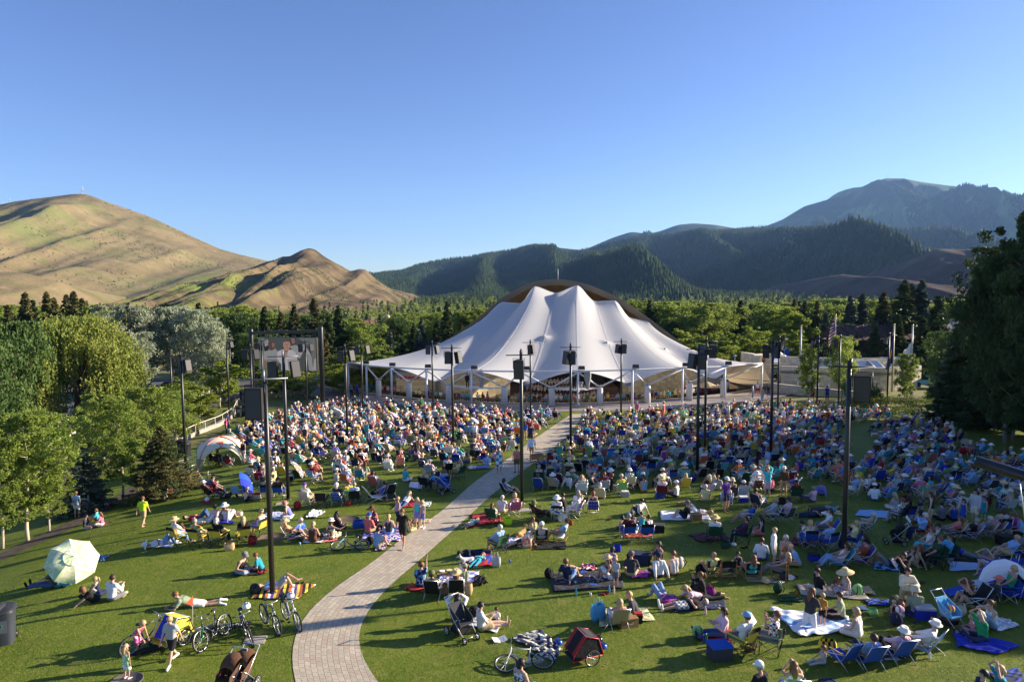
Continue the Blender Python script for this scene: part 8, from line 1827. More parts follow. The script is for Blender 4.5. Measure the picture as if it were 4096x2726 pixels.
# fence along the curved edge, barrier
def fence(P,label,h=1.0,curb=True,step=2.2):
 q,L=resample(P,max(6,int(L_of(P)/.6)));r_=empty('rail_fence',Vector(q[0]),0,label,'fence');o_=Vector(q[0]);mw=mat('pale_rail','#cbbf9f',.6)
 mb=MB();mb.tube([Vector(p)-o_+Vector((0,0,h))for p in q],.045,6);mb.build('top_rail',mw,r_)
 for k in range(1,6):mb=MB();mb.tube([Vector(p)-o_+Vector((0,0,h*k/6))for p in q],.006,4);mb.build('wire',M_ALU,r_)
 for k in range(0,len(q),int(step/.6)):p=Vector(q[k])-o_;mb=MB();mb.box(p+Vector((0,0,h/2)),(.07,.07,h));mb.build('post',mw,r_)
 if curb:
  mb=curvewall([Vector(p)for p in q],-.3,.28,.35);
  me=mb.mesh('curb',M_CONC);n_=len(q)
  for i_ in range(n_):
   for kk in range(4):me.vertices[i_*4+kk].co.z += q[i_][2]
  me.transform(Matrix.Translation(-o_));link(bpy.data.objects.new('curb',me),r_)
def L_of(P):return sum((Vector(a)-Vector(b)).length for a,b in zip(P,P[1:]))
fence([G(708,1772),G(800,1730),G(880,1700),G(935,1665),G(950,1632)],'pale railed fence curving along the edge of the lawn')
fence([G(940,1608),G(975,1595),G(1030,1578),G(1110,1572),G(1190,1570),G(1230,1575)],'pale railed fence behind the screen with wire infill')
def barrier(u,v,rz,label):
 r_=empty('crowd_barrier',G(u,v),R_(rz),label,'barrier','metal crowd barriers');mb=MB();mb.tube([(-1,0,.2),(-1,0,1.05),(1,0,1.05),(1,0,.2),(-1,0,.2)],.018,6);mb.build('frame',M_ALU,r_)
 for k in range(1,14):mb=MB();x=-1+k/7;mb.tube([(x,0,.2),(x,0,1.05)],.008,5);mb.build('bar',M_ALU,r_)
 for x in(-.8,.8):mb=MB();mb.tube([(x,-.25,0),(x,0,.2),(x,.25,0)],.014,5);mb.build('foot',M_ALU,r_)
barrier(762,1890,62,'metal crowd barrier between the near tree pole and the shade tent');barrier(775,1870,66,'second metal crowd barrier folded behind the first')
# wagon on the path
r_=empty('garden_wagon',G(2148,1850),.4,'wooden sided pull wagon at the edge of the path','wagon');mb=MB();mb.box((0,0,.32),(.9,.48,.04));mb.build('bed',M_WOOD,r_)
for y in(-.24,.24):mb=MB();mb.box((0,y,.46),(.9,.02,.24));mb.build('side_rail',M_WOOD,r_)
for x in(-.45,.45):mb=MB();mb.box((x,0,.46),(.02,.46,.24));mb.build('end_rail',M_WOOD,r_)
for x in(-.3,.3):
 for y in(-.28,.28):wheelpart(r_,(x,y,.14),.14,spokes=5,axis='X')
# flags and flagpoles
def flagpole(u,vt,y,label,flag=None,fl=None):
 p=PY(u,vt,y);g=GR;r_=empty('flagpole',(p.x,y,g),0,label,'flagpole');H=p.z-g;mb=MB();mb.lathe([(.14,0),(.09,H),(0,H+.01)],n=12);mb.build('shaft',mat('cream_pole','#c9c3ae',.4),r_);mb=MB();mb.sphere((0,0,H+.1),.12,10,8);mb.build('finial',mat('gold_ball','#c9a64a',.3,.9),r_)
 return r_,p
flagpole(3205,1305,90,'bare cream flagpole with a gold ball');ra,pa=flagpole(3342,1262,88,'tall cream flagpole carrying the striped national flag');rb,pb=flagpole(3577,1300,88,'cream flagpole carrying the dark blue flag');rc,pc=flagpole(3651,1303,86,'cream flagpole carrying the plain white flag')
M_FW=mat('flag_white','#e8e6e2',.8,translu=.3);M_FR=mat('flag_red','#b01f2e',.8,translu=.3);M_FB=mat('flag_blue','#1d2f6b',.8,translu=.3);M_FG=mat('flag_emblem_gold','#c9962f',.8)
def flag(P,label,mats,fn,nx=30,ny=26,parent=None):
 mb=MB();V=[]
 for i in range(nx+1):
  for j in range(ny+1):V.append(P(i/nx,j/ny))
 for i in range(nx):
  for j in range(ny):mb.add([V[i*(ny+1)+j],V[i*(ny+1)+j+1],V[(i+1)*(ny+1)+j+1],V[(i+1)*(ny+1)+j]],[(0,1,2,3)],fn((i+.5)/nx,(j+.5)/ny))
 return tag(mb.build('flag',mats),label,'flag')
def star_fn(s,t):
 if s<.4 and t<7/13:return 2 if not(((s*30)%2<.8)and((t*30)%2<.8))else 1
 return 0 if int(t*13)%2==0 else 1
flag(lambda s,t:(pa.x+.12-.9*s-.10*t+.10*math.sin(s*9),pa.y-.15+.12*math.sin(s*12+t*3),pa.z-.35-1.0*s**1.2-3.0*t*(.85+.1*s)),'limp red and white striped national flag with a blue starred corner',[M_FR,M_FW,M_FB],star_fn,30,39)
flag(lambda s,t:(pb.x-.1-.75*s*(.5+.8*t),pb.y-.1+.15*math.sin(s*10),pb.z-1.3-1.2*s-3.6*t),'limp dark blue flag with a gold emblem',[M_FB,M_FG],lambda s,t:1 if(s-.55)**2/.05+(t-.5)**2/.02<1 else 0)
flag(lambda s,t:(pc.x-.15-1.6*s*(.55+.45*t),pc.y-.1+.12*math.sin(s*8+t*4),pc.z-2.1-2.6*s*(.4+.6*t)-2.5*t*(1-.35*s)),'plain white flag drooping with faint dark lettering',[M_FW,mat('flag_grey','#8a8580',.8)],lambda s,t:1 if(.3<t<.36 and .3<s<.7 and int(s*26)%2)or(.44<t<.48 and .35<s<.68 and int(s*26)%3 != 0)else 0)
# small lamps and a blue banner by the car park
for k,(u,v,y)in enumerate([(2940,1418,104),(3141,1395,110),(3212,1403,100)]):
 p=PY(u,v,y);r_=empty('street_lamp',(p.x,y,GR),0,['small white path lamp before the bright poplars','small white path lamp beside the blue banner','small white path lamp beside the bare flagpole'][k],'lamp');H=p.z-GR;mb=MB();mb.tube([(0,0,0),(0,0,H-.3)],.07,8);mb.build('post',M_WST,r_);mb=MB();mb.lathe([(.12,H-.55),(.16,H-.25),(.32,H-.22),(.1,H),(0,H+.02)],n=12);mb.build('lamp_head',M_WST,r_)
p=PY(3148,1405,108);mb=MB();mb.box((0,0,(p.z-1.5+4.5)/2+1.4),(.55,.06,2.9));mb.tube([(-.3,0,0),(-.3,0,6.2)],.04,6);o=tag(mb.build('banner',cmat('blue')),'narrow upright blue banner near the white canopy','banner');o.location=(p.x,108,GR)
# vehicles
def car(x,y,z,rz,col,label,kind='car'):
 r_=empty({'car':'parked_car','truck':'pickup_truck','suv':'parked_suv'}[kind],(x,y,z),R_(rz),label,'car' if kind != 'truck' else 'truck');mp=mat('car_paint_'+col,PAL.get(col,'#888888'),.3,.3,coat=.8);L_=4.6 if kind=='car' else 5.4;top_=1.42 if kind=='car' else 1.8;W_=1.8 if kind=='car' else 1.95
 side=[(-L_/2,.35),(-L_/2,.85),(-L_*.3,.98 if kind=='car' else 1.12),(L_*.22,.98 if kind=='car' else 1.12),(L_/2-.1,.82),(L_/2,.4)]
 def prism(P,w0,w1,nm,m):
  mb=MB();n=len(P);zs=[p[1]for p in P];z0,z1=min(zs),max(zs);V=[]
  for s_ in(-1,1):V +=[(xx,s_*(w0+(w1-w0)*(zz-z0)/(z1-z0))/2,zz)for xx,zz in P]
  mb.add(V,[tuple(range(n)),tuple(range(2*n-1,n-1,-1))]+[(i,i+n,(i+1)%n+n,(i+1)%n)for i in range(n)]);return mb.build(nm,m,r_)
 prism(side,W_,W_*.97,'body',mp);z1=.97 if kind=='car' else 1.11
 cab={'car':[(-L_*.38,z1),(-L_*.24,top_),(L_*.06,top_),(L_*.2,z1)],'suv':[(-L_*.47,z1),(-L_*.42,top_),(L_*.1,top_),(L_*.22,z1)],'truck':[(-L_*.12,z1),(-L_*.10,top_),(L_*.1,top_),(L_*.2,z1)]}[kind]
 prism(cab,W_*.95,W_*.76,'cabin_glass',mat('car_glass',(.02,.025,.03),.08));prism([(cab[1][0]-.03,top_-.02),(cab[1][0]+.03,top_+.05),(cab[2][0]-.03,top_+.05),(cab[2][0]+.03,top_-.02)],W_*.77,W_*.72,'roof',mp)
 if kind=='truck':mb=MB();mb.box((-L_*.31,0,1.14),(L_*.34,W_*.84,.04));mb.build('bed_liner',M_BLK,r_)
 for xx in(-L_*.31,L_*.31):
  for s_ in(-1,1):w_=empty('wheel',(xx,s_*W_*.46,.34),0,parent=r_);mb=MB();mb.lathe([(.22,-.11),(.34,-.10),(.34,.10),(.22,.11)],n=20,M=Matrix.Rotation(R_(90),4,'X'));mb.build('tyre',mat('tyre_rubber',(.02,.02,.02),.85),w_);mb=MB();mb.lathe([(.21,-.09),(.21,.09),(0,.1)],n=16,M=Matrix.Rotation(R_(90),4,'X'));mb.build('rim',M_ALU,w_)
 for s_ in(-1,1):
  mb=MB();mb.box((L_/2-.04,s_*W_*.36,.68),(.08,.34,.16));mb.build('headlight',mat('lamp_glass',(.7,.7,.7),.1),r_);mb=MB();mb.box((-L_/2+.02,s_*W_*.40,.76),(.08,.22,.2));mb.build('tail_light',mat('tail_red','#8f1118',.3),r_)
 return r_
for u,v,y,rz,c,k,l in[(110,1752,61,200,'lgrey','truck','silver pickup truck parked behind the aspens below the willow'),(160,1738,64,195,'white','suv','white car parked beyond the silver pickup'),(808,1610,88,250,'white','suv','white car parked between the trees and the fence'),(672,1590,95,200,'maroon','car','dark red car glimpsed under the silver poplars'),(3705,1495,100,150,'dgrey','suv','dark grey car parked past the end of the long wall'),(3715,1520,92,160,'sky','car','blue grey car nearest the end of the long wall'),(3150,1462,125,180,'white','suv','white vehicle behind the white canopy')]:
 p=PY(u,v,y);car(p.x,y,float(gz(p.x,y))+.06,rz,c,l,k)
for k in range(14):
 u=2975+18*k;y=205+6*(k%3);p=PY(u,1332,y);car(p.x,y,float(gz(p.x,y))+1.0-.9,90+180*(k%2),['white','lgrey','navy','red','dgrey','white','lgrey'][k%7],'distant parked car in the valley car park, %s of the row from the poplars'%(names[k]if k<16 else ''),['car','suv'][k%2])
# lodge and cabins
def house(x,y,z,w_,d_,h_,rh,rz,label,wc,rc):
 r_=empty('house',(x,y,z),R_(rz),label,'house');mw=mat('wall_'+wc,wc,.9,col2=None);mr=mat('roof_'+rc,rc,.8,bump=.3,bscale=6)
 mb=MB();mb.box((0,0,h_/2),(w_,d_,h_));mb.build('wall',mw,r_)
 mb=MB();a,b=w_/2+.5,d_/2+.6;mb.add([(-a,-b,h_-.1),(a,-b,h_-.1),(a,b,h_-.1),(-a,b,h_-.1),(-a,0,h_+rh),(a,0,h_+rh)],[(0,1,5,4),(2,3,4,5),(0,4,3),(1,2,5),(0,3,2,1)]);ro=mb.build('roof',mr,r_)
 for k in range(-3,4):mb=MB();x0=k*w_/7;mb.box((x0,-b*.5,h_+rh*.5+.03),(.08,(b*b+rh*rh)**.5,.06),M=Matrix.Rotation(math.atan2(rh,b),4,'X'));mb.build('seam',mr,ro)
 mb=MB();mb.box((w_*.25,d_*.15,h_+rh*.9),(.9,.9,1.8));mb.build('chimney',mw,ro)
 for k in range(3):
  f=empty('window',(-w_*.3+k*w_*.3,-d_/2-.03,h_*.55),0,parent=r_);mb=MB();mb.box((0,0,0),(1.3,.06,1.4));mb.build('frame',M_WOOD,f);mb=MB();mb.box((0,-.04,0),(1.1,.02,1.2));mb.build('pane',mat('car_glass',(.02,.025,.03),.08),f)
for u,v,y,w_,d_,h_,rh,rz,l,wc,rc in[(1455,1335,150,9,7,4.5,2.2,25,'brown roofed lodge wing nearest the big screen','#a89878','#7a5a48'),(1510,1328,155,8,7,6,2.4,-20,'tan lodge block with a brown metal roof','#b8a888','#80604c'),(1548,1325,160,7,6,6.5,1.8,70,'tan lodge block with square chimneys beside the roof slope','#a89a7c','#8a6a54'),(1560,1372,142,7,5,4.2,1.2,-15,'cream lodge gable low among the spruces','#c9bc9a','#8a7a64'),(3470,1372,112,12,7,3.6,2.0,10,'long low cabin with a red brown roof behind the spruces','#2e2018','#452a20'),(3800,1345,120,10,7,4,1.8,-10,'pale metal roofed house beyond the white flag','#8a7a66','#9a948c'),(2905,1238,420,24,10,5,1.5,0,'flat modern house at the foot of the brown hill','#8d867c','#6e6a64')]:
 p=PY(u,v,y);house(p.x,y,p.z-h_-rh if u != 2905 else p.z-4,w_,d_,h_+(3 if u != 2905 else 0),rh,rz,l,wc,rc)
 C.objects[-1]
# masts on the mountains
def mast(u,v,D,h_,label,arms=True):
 p=PY(u,v,D);r_=empty('radio_mast',(p.x,D,p.z-h_*.25),0,label,'mast');mb=MB();mb.tube([(0,0,0),(0,0,h_*1.25)],h_*.022,6);mb.build('shaft',M_WST,r_)
 for k in range(3):mb=MB();mb.box((0,0,h_*(.6+.2*k)),(h_*.16,h_*.08,h_*.07));mb.build('antenna',mat('mast_red','#a8402e',.6)if k==0 else M_WST,r_)
mast(331,776,1500,17,'thin red and white radio mast on the grassy summit');mast(3546,711,5600,26,'tiny lift tower on the summit of the ski mountain');mast(40,808,1500,8,'ski lift tower on the shoulder of the grassy mountain');mast(12,818,1500,7,'second ski lift tower close to the picture edge')
# orchestra, benches, small things on the platforms
for k,(u,uu)in enumerate(((1900,1885),(2325,2312))):
 p=PY(u,1560,DEP(uu)+.3)
 person((p.x-.9 if k==0 else p.x-.8,p.y,-2.27),R_(10),'S','shirt:black','long:black','short:k',1,None,'black','spotlight operator in black standing on the %s white platform'%('nearer the screen' if k==0 else 'middle'))
 chair((p.x-.2,p.y-.1,-2.27),R_(200),'web','lgrey','white folding chair on the %s spotlight platform'%('first' if k==0 else 'middle'))
 r_=empty('covered_spotlight',(p.x+.75,p.y+.1,-2.27),0,'spotlight under a grey dust sheet on the %s platform'%('first' if k==0 else 'middle'),'spotlight');mb=MB();rr_=np.random.default_rng(k);V=[]
 for z,r0 in((.0,.22),(.3,.16),(.7,.2),(1.1,.36),(1.6,.42),(2.0,.34),(2.15,.1)):
  for j in range(12):a=j*.5236;q_=r0*rr_.uniform(.8,1.15);V.append((q_*math.cos(a)*1.1,q_*math.sin(a)*.7,z))
 mb.add(V,[(i*12+j,i*12+(j+1)%12,(i+1)*12+(j+1)%12,(i+1)*12+j)for i in range(6)for j in range(12)]+[tuple(72+j for j in range(12))],0,True);mb.build('dust_sheet',mat('dust_sheet','#9a9a9c',.7),r_)
# ---------------------------------------------------------------- the rest of the audience
def lod(pz):
 J=pose(pz);out=[]
 def cp(a,b,ra,rb,part,n=6):
  V,Q=[],[];a,b=Vector(a),Vector(b);d=b-a;u=d.normalized()if d.length>1e-5 else V3(0,0,1);x=u.cross(V3(0,0,1))if abs(u.z)<.9 else u.cross(V3(1,0,0));x.normalize();y=u.cross(x)
  for c,r in((a-u*ra*.6,ra*.5),(a,ra),(b,rb),(b+u*rb*.6,rb*.5)):
   for k in range(n):th=6.28318*k/n;V.append(c+(x*math.cos(th)+y*math.sin(th))*r)
  for i in range(3):
   for k in range(n):Q.append((i*n+k,i*n+(k+1)%n,(i+1)*n+(k+1)%n,(i+1)*n+k))
  Q.append((0,1,2,3));Q.append((0,3,4,5));Q.append((3*n,3*n+3,3*n+2,3*n+1));Q.append((3*n,3*n+5,3*n+4,3*n+3));out.append((np.array([tuple(v)for v in V]),np.array(Q),part))
 side=(J['sr']-J['sl']).normalized()
 for s_ in(-1,1):cp(J['pel']+side*.05*s_,J['nk']+side*.09*s_-(J['nk']-J['ch'])*.35,.13,.10,1)
 for s_ in 'lr':
  cp(J['s'+s_],J['e'+s_],.065,.052,1);cp(J['e'+s_],J['w'+s_],.042,.034,0);cp(J['h'+s_],J['k'+s_],.10,.07,2);cp(J['k'+s_],J['a'+s_],.06,.042,2);cp(J['a'+s_],J['f'+s_],.05,.04,6)
 h,up,fc=J['head'],J['hdd'],J['face'];cp(h-up*.10,h+up*.03,.085,.098,0,6);cp(h+up*.04-fc*.03,h+up*.065-fc*.03,.105,.09,3,6)
 return out,J
LODS={k:lod(k)for k in('B','C','Cf','G','Gb','K','L','H','Bb','Co','S')}
def hatpart(J,kind):
 h,up=np.array(J['head']),np.array(J['hdd']);fc=np.array(J['face']);x=np.cross(fc,up);x /= np.linalg.norm(x);y=np.cross(up,x);V=[];n=8
 prof={'hat':((.22,.07),(.115,.08),(.10,.17),(.02,.19)),'cap':((.125,.03),(.12,.08),(.09,.13),(.02,.15)),'long':((.13,.10),(.125,.0),(.12,-.10),(.06,-.24))}[kind]
 for r,z in prof:
  for k in range(n):t=6.283*k/n;o_=(y*(.04 if kind=='cap' and z<.05 else 0))-(y*.045 if kind=='long' else 0);V.append(h+up*z+x*r*math.cos(t)+y*r*math.sin(t)*(1 if kind != 'long' else .75)+o_)
 Q=[(i*n+k,i*n+(k+1)%n,(i+1)*n+(k+1)%n,(i+1)*n+k)for i in range(3)for k in range(n)];return np.array(V),np.array(Q),5
def chairlod(kind):
 out=[];
 for nm,me,sl_ in chair_parts(kind):
  V=np.array([v.co[:]for v in me.vertices]);Q=[tuple(p.vertices)for p in me.polygons if len(p.vertices)in(3,4)]
  if nm in('seat','backrest'):
   if kind != 'web':V4=V;
  Q=np.array([q if len(q)==4 else(q[0],q[1],q[2],q[2])for q in Q]);out.append((V,Q,4 if nm in('seat','backrest','armrest','top_band')else 7))
 return out
class Acc:
 def __init__(s):s.V=[];s.Q=[];s.col=[];s.n=0
 def add(s,parts,cols,loc,rz,sc_):
  c,si=math.cos(-rz),math.sin(-rz)
  for V,Q,p in parts:
   W=V*sc_;X=W[:,0]*c-W[:,1]*si+loc[0];Y=W[:,0]*si+W[:,1]*c+loc[1];s.V.append(np.stack([X,Y,W[:,2]+loc[2]],1));s.Q.append(Q+s.n);s.n += len(V);s.col.append(np.tile(np.array([*cols[p],1.0]),(len(Q),1)))
 def build(s,name,label,cat,m):
  me=npmesh(name,np.concatenate(s.V),np.concatenate(s.Q),False,m);a=me.attributes.new('tint','FLOAT_COLOR','FACE');a.data.foreach_set('color',np.concatenate(s.col).astype(np.float32).ravel());return tag(link(bpy.data.objects.new(name,me)),label,cat,kind='stuff')
M_TINT=bpy.data.materials.new('crowd_clothes');M_TINT.use_nodes=True;n=M_TINT.node_tree.nodes;at_=n.new('ShaderNodeAttribute');at_.attribute_name='tint';M_TINT.node_tree.links.new(at_.outputs['Color'],n['Principled BSDF'].inputs['Base Color']);n['Principled BSDF'].inputs['Roughness'].default_value=.85
rc=np.random.default_rng(77)
SH=['white']*6+['lgrey','cream','lblue','lblue','blue','navy','black','black','dgrey','grey','red','pink','lpink','teal','turq','green','khaki','violet','purple','coral','yellow','lyellow','brown','maroon','sky','sage','royal','orange']
PT=['khaki','navy','denim','denim','black','dgrey','white','cream','grey','ldenim','tan']
CHC=['blue','blue','royal','navy','navy','black','black','dgreen','dgreen','dgrey','maroon','red','teal','sky','lblue','white','beige','khaki','yellow','orange','turq','lgreen','coral']
HH=['w','w','g','g','y','y','n','n','b','b','k','r']
# regions of the picture that are seated, as sight-line polygons, with spacing in metres
REG=[([(1050,1668),(1180,1652),(1300,1615),(1500,1625),(1760,1640),(2000,1655),(2262,1668),(2240,1700),(2150,1752),(2060,1815),(1985,1865),(1900,1855),(1700,1850),(1400,1845),(1050,1835),(1000,1790),(920,1780),(960,1730)],.98),
       ([(1010,1830),(1400,1840),(1700,1848),(1960,1862),(1930,1885),(1820,1905),(1600,1890),(1500,1950),(1300,1950),(1050,1960),(990,1900)],1.35),
       ([(2335,1668),(2600,1664),(2860,1650),(3050,1625),(3240,1640),(3420,1668),(3560,1660),(3560,1672),(3420,1690),(3330,1735),(3400,1850),(3380,1950),(3180,1935),(2900,1920),(2600,1905),(2300,1915),(2170,1890),(2225,1825),(2300,1750)],.95),
       ([(2160,1895),(2400,1915),(2700,1910),(3000,1925),(3300,1950),(3340,2020),(3100,2030),(2960,2020),(2900,2050),(2720,1995),(2500,2005),(2330,1990),(2200,1950),(2140,1960)],1.08),
       ([(3400,1900),(3490,1830),(3520,1760),(3580,1710),(3780,1700),(3860,1790),(3960,1830),(4110,1840),(4110,2060),(3960,2050),(3760,2040),(3600,2010),(3400,2000)],1.05),
       ([(3480,1735),(3600,1690),(3760,1705),(3700,1720)],1.2),([(3960,2050),(4105,2050),(4105,2110),(3990,2100)],1.2),([(1700,1880),(1820,1900),(1700,1925),(1620,1905)],1.3),([(2290,1920),(2480,1930),(2480,1975),(2300,1960)],1.2)]
def inpoly(x,y,P):
 c=False;n=len(P)
 for i in range(n):
  (x0,y0),(x1,y1)=P[i],P[(i+1)%n]
  if(y0>y)!=(y1>y)and x<(x1-x0)*(y-y0)/(y1-y0)+x0:c=not c
 return c
pts=[(a,b)for a,b,_ in FOOT];cell={}
def near_(x,y,d):
 i,j=int(x // 2),int(y // 2)
 return any((x-a)**2+(y-b)**2<d*d for p in range(i-1,i+2)for q in range(j-1,j+2)for a,b in cell.get((p,q),()))
def addc(x,y):cell.setdefault((int(x // 2),int(y // 2)),[]).append((x,y))
for x,y in pts:addc(x,y)
for p_ in PO:g_=G(p_[0],p_[1]);addc(g_.x,g_.y)
folk=[]
for P,sp in REG:
 W=[tuple(G(*p)[:2])for p in P];x0,x1=min(a for a,b in W),max(a for a,b in W);y0,y1=min(b for a,b in W),max(b for a,b in W);n_try=int((x1-x0)*(y1-y0)/sp**2*14)
 for _ in range(n_try):
  x,y=rc.uniform(x0,x1),rc.uniform(y0,y1)
  if not inpoly(x,y,W):continue
  dens=fbm(np.array([x]),np.array([y]),1.1,2,6)[0]
  d=sp*(1.0 if dens>-.15 else 1.75)
  pl_,pr_=path_bounds(y)
  if pl_-.5<x<pr_+.5 or math.hypot(x-PC[0],y-PC[1])<44.6 or near_(x,y,d*(.82 if rc.random()<.4 else 1)):continue
  addc(x,y);folk.append((x,y))
folk.sort(key=lambda p:math.hypot(p[0],p[1]))
n_person=len([o for o in C.objects if o.name.split('.')[0]=='person']);n_chair=len([o for o in C.objects if o.name.split('.')[0]=='folding_chair'])
lm=[(proj((g_.x,g_.y,g_.z)),n_)for g_,n_ in[(G(p[0],p[1]),s_)for p,s_ in zip(PO,PN)]]
short={0:'the nearest pole',1:'the second nearest pole',3:'the pole at the screen post',6:'the pole before the membrane edge',7:'the tall centre pole',9:'the pole beyond the path',10:'the pole at the last roof dimple',11:'the nearer twin pole',12:'the farther twin pole',13:'the pole before the tower',17:'the tilted speaker pole',23:'the pale crossbar pole',20:'the tree edge pole'}
LMK=[(G(PO[k][0],PO[k][1]),s_)for k,s_ in short.items()]+[(G(1000,1860),'the orange shade tent'),(G(1608,1765),'the black and white umbrella'),(G(1175,1925),'the grey umbrella'),(G(2148,1850),'the pull wagon'),(G(3070,1990),'the raised arms'),(G(4000,1850),'the cottonwood trunk'),(G(3480,1870),'the dark red pushchair'),(G(2560,1905),'the black pushchair'),(G(1492,1722),'the tall standing man'),(G(2730,1700),'the standing green shirt'),(G(3722,2112),'the red cup holders')]
def where_of(x,y):
 d=sorted((math.hypot(x-g_.x,y-g_.y),k)for k,(g_,s_)in enumerate(LMK));g_,s_=LMK[d[0][1]];dx,dy=x-g_.x,y-g_.y
 if d[0][0]<2.0:return 'right beside '.replace('right ','')+s_
 if abs(dy)>abs(dx):return('beyond ' if dy>0 else 'in front of ')+s_
 return('on the path side of ' if(dx>0)==(x<path_bounds(y)[0])else 'on the outer side of ')+s_
acc=Acc();acch=Acc();CL_={k:chairlod(k)for k in('camp','beach','web')}
SK=[(.56,.33,.23),(.50,.28,.185),(.60,.38,.28)]
NP,NCH=298,298
for k,(x,y)in enumerate(folk):
 tx,ty=7,100;base=math.degrees(math.atan2(tx-x,ty-y));deg=base+rc.normal(0,16);r1=rc.random()
 if r1<.72:ck=rc.choice(['camp','camp','beach','web','beach']);pz={'camp':rc.choice(['C','C','Cf','Co']),'web':rc.choice(['C','C']),'beach':rc.choice(['B','B','Bb'])}[ck]
 else:ck=None;pz=rc.choice(['G','Gb','K','L','H','G']);deg=base+rc.normal(0,70)
 if r1>.985:pz='S';ck=None
 pz=str(pz);sh_,pt_,cc=str(rc.choice(SH)),str(rc.choice(PT)),str(rc.choice(CHC));hh=str(rc.choice(HH));hk=str(rc.choice(['short','short','bob','long','pony','curly','bald']));ht=rc.choice(['straw','sun','fedora','cap:white','cap:navy','bucket','cap:beige',None,None,None,None,None,None,None,None]);s_=float(rc.choice([1,1,.97,.94,1.03,.9,.72],p=[.25,.2,.2,.15,.1,.06,.04]))
 z=float(lawnz(x,y));wh=where_of(x,y)
 if hk=='bald' and hh not in 'wg':hk='short'
 if n_person<NP:
  n_person += 1;gm=['tee','tee','shirt','tank'][int(rc.integers(4))]+':'+sh_;pk=['shorts','long','long','capri'][int(rc.integers(4))]+':'+pt_
  pt2=[('stripe','white',12),('check','white',14),('noise','lblue',9),('noise','cream',12),('stripe','navy',9)][int(rc.integers(5))]if rc.random()<.3 else None
  person((x,y,z),R_(deg),pz,gm,pk,hk+':'+hh,s_,str(ht)if ht is not None else None,None,plabel(gm,pk,hk+':'+hh,str(ht)if ht is not None else None,pz,s_,wh,ck and ck+':'+cc,pt2),'audience on the lawn',pat=pt2)
 else:
  parts=list(LODS[pz][0]);J=LODS[pz][1];hc=lin(HAIRC[hh][0])
  if ht is not None:parts.append(hatpart(J,'cap' if 'cap' in ht else 'hat'))
  elif hk in('long','bob','pony'):parts.append(hatpart(J,'long'))
  tk=str(ht).split(':')if ht is not None else['x'];hcol=lin(PAL[tk[1]])if len(tk)>1 else(lin(HATC[tk[0]])if ht is not None else hc);sk=SK[int(rc.integers(3))]
  acc.add(parts,{0:sk,1:lin(PAL[sh_]),2:lin(PAL[pt_])if rc.random()<.7 else sk,3:hc,5:hcol,6:lin(PAL[pt_])},(x,y,z),R_(deg),s_)
 if ck:
  if n_chair<NCH:
   n_chair += 1;cp=('stripe','white',10)if rc.random()<.15 else None;chair((x,y,z),R_(deg),ck,cc,clabel(ck,cc,wh,extra=' striped white' if cp else ''),'folding chairs on the lawn',pat=cp)
  else:acch.add(CL_[ck],{4:lin(PAL[cc]),7:(.3,.3,.3)if ck=='camp' else(.6,.6,.6)},(x,y,z),R_(deg),1)
acc.build('far_audience_crowd','dense seated audience filling the far lawn before the pavilion','crowd',M_TINT)
acch.build('far_chair_crowd','mass of folding chairs under the far audience','chairs',M_TINT)
# blankets and bags scattered through the seated rows
mid=[p for p in folk if 34<p[1]<62];rc.shuffle(mid)
for k,(x,y)in enumerate(mid[:70]):
 x2,y2=x+rc.uniform(.5,.9)*rc.choice([-1,1]),y+rc.uniform(-.5,.5);wh=where_of(x2,y2);c=str(rc.choice(['navy','red','black','blue','white','green','royal','maroon','teal','tan']));z=float(lawnz(x2,y2));t=k%3
 if t==0:o=cooler(2000,1900,c,'white','small %s cooler %s'%(cname(c),wh),.45,.3,.32)
 elif t==1:o=bag(2000,1900,.4,.28,.34,c,'%s tote bag in the rows %s'%(cname(c),wh))
 else:o=backpack(2000,1900,c,'%s rucksack set down %s'%(cname(c),wh))
 o.location=(x2,y2,z);o['group']=['coolers in the crowd','tote bags in the crowd','rucksacks in the crowd'][t]
 while o['label']in USED:o['label']=o['label'].replace(' '+wh,' among chairs '+wh)if 'among' not in o['label']else o['label']+' again'
 o['label']=' '.join(o['label'].split()[:16])
 USED[o['label']]=1
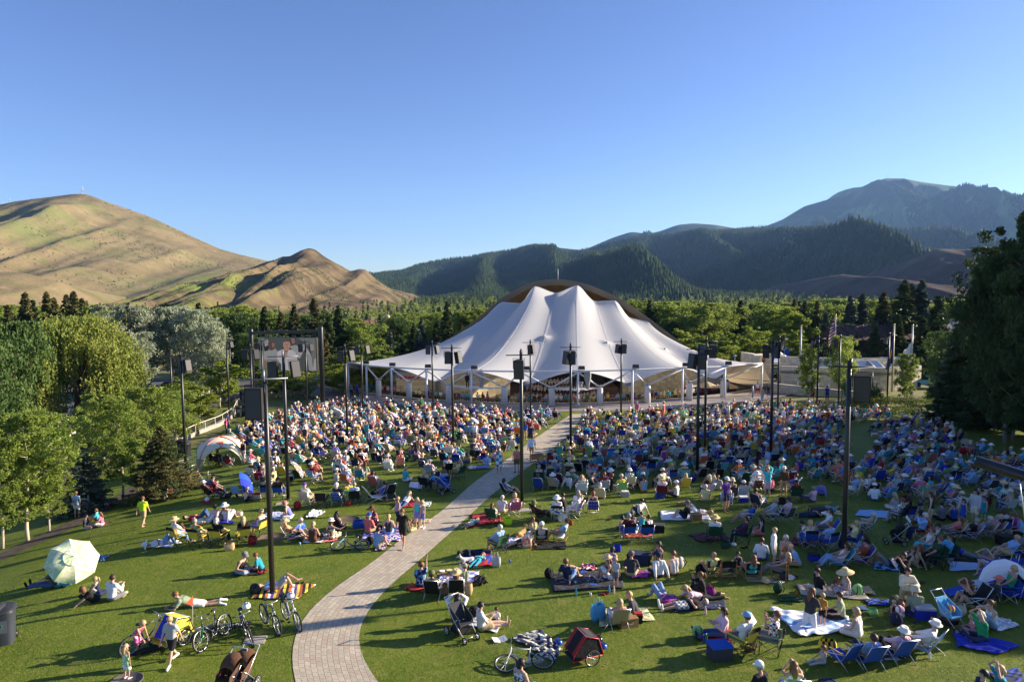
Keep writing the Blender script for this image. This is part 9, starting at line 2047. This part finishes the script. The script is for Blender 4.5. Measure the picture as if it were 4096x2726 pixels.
# orchestra and seated bowl audience
oc=Acc()
for r_i,(r0,zz,n_)in enumerate([(17.5,-8.35,20),(15.6,-8.35,22),(13.6,-8.3,20),(11.6,-7.55,18),(9.8,-7.5,16),(8.0,-6.9,14),(6.4,-6.9,10)]):
 for k in range(n_):
  a=R_(232+76*(k+.5)/n_)+rc.normal(0,.01);x,y=PC[0]+1.3+r0*math.cos(a)*.72,119+r0*math.sin(a)+rc.normal(0,.15)
  pz='Co' if rc.random()<.8 else 'C';oc.add(LODS[pz][0],{0:SK[0],1:(.62,.55,.42),2:(.02,.02,.02),3:lin(HAIRC[str(rc.choice(HH))][0]),6:(.02,.02,.02)},(x,y,zz),R_(180)-math.atan2(0,1),1)
oc.build('orchestra_crowd','orchestra in cream jackets seated on the dark stage','orchestra',M_TINT)
bc=Acc()
for r0 in(35.2,33.2,31.2,29.2,27.2,25.2):
 z=float(gz(PC[0],PC[1]-r0))
 for k in range(90):
  a=R_(222+96*k/90)
  if rc.random()<.35:continue
  x,y=PC[0]+r0*math.cos(a),PC[1]+r0*math.sin(a);pz='C';bc.add(LODS[pz][0],{0:SK[0],1:lin(PAL[str(rc.choice(SH))]),2:(.05,.05,.06),3:lin(HAIRC[str(rc.choice(HH))][0]),6:(.03,.03,.03)},(x,y,z),math.atan2(PC[0]-x,PC[1]-y),1)
bc.build('pavilion_seated_crowd','audience on the benches beneath the white roof','crowd',M_TINT)
for k,(u,v,c,pz)in enumerate([(1405,1585,'grey','S'),(1430,1588,'royal','S'),(2140,1610,'white','S'),(1950,1620,'royal','S'),(2740,1575,'red','S'),(2912,1585,'lblue','S')]):
 p=PY(u,v,88);person((p.x,88,float(gz(p.x,88))),R_(20*k),pz,'tee:'+c,'long:navy','short:b',1,None,None,'person in %s shirt standing under the pavilion edge, %s along'%(cname(c),names[k]),'people standing under the pavilion roof')
# blades of grass
M_BLADE=mat('grass_blades',(.22,.29,.028),.6,col2=(.15,.21,.02),nscale=.7,translu=.35,spec=.2)
tufts(330000,-20,21,16.2,44,.042,.007,'mown_grass',M_BLADE,9)
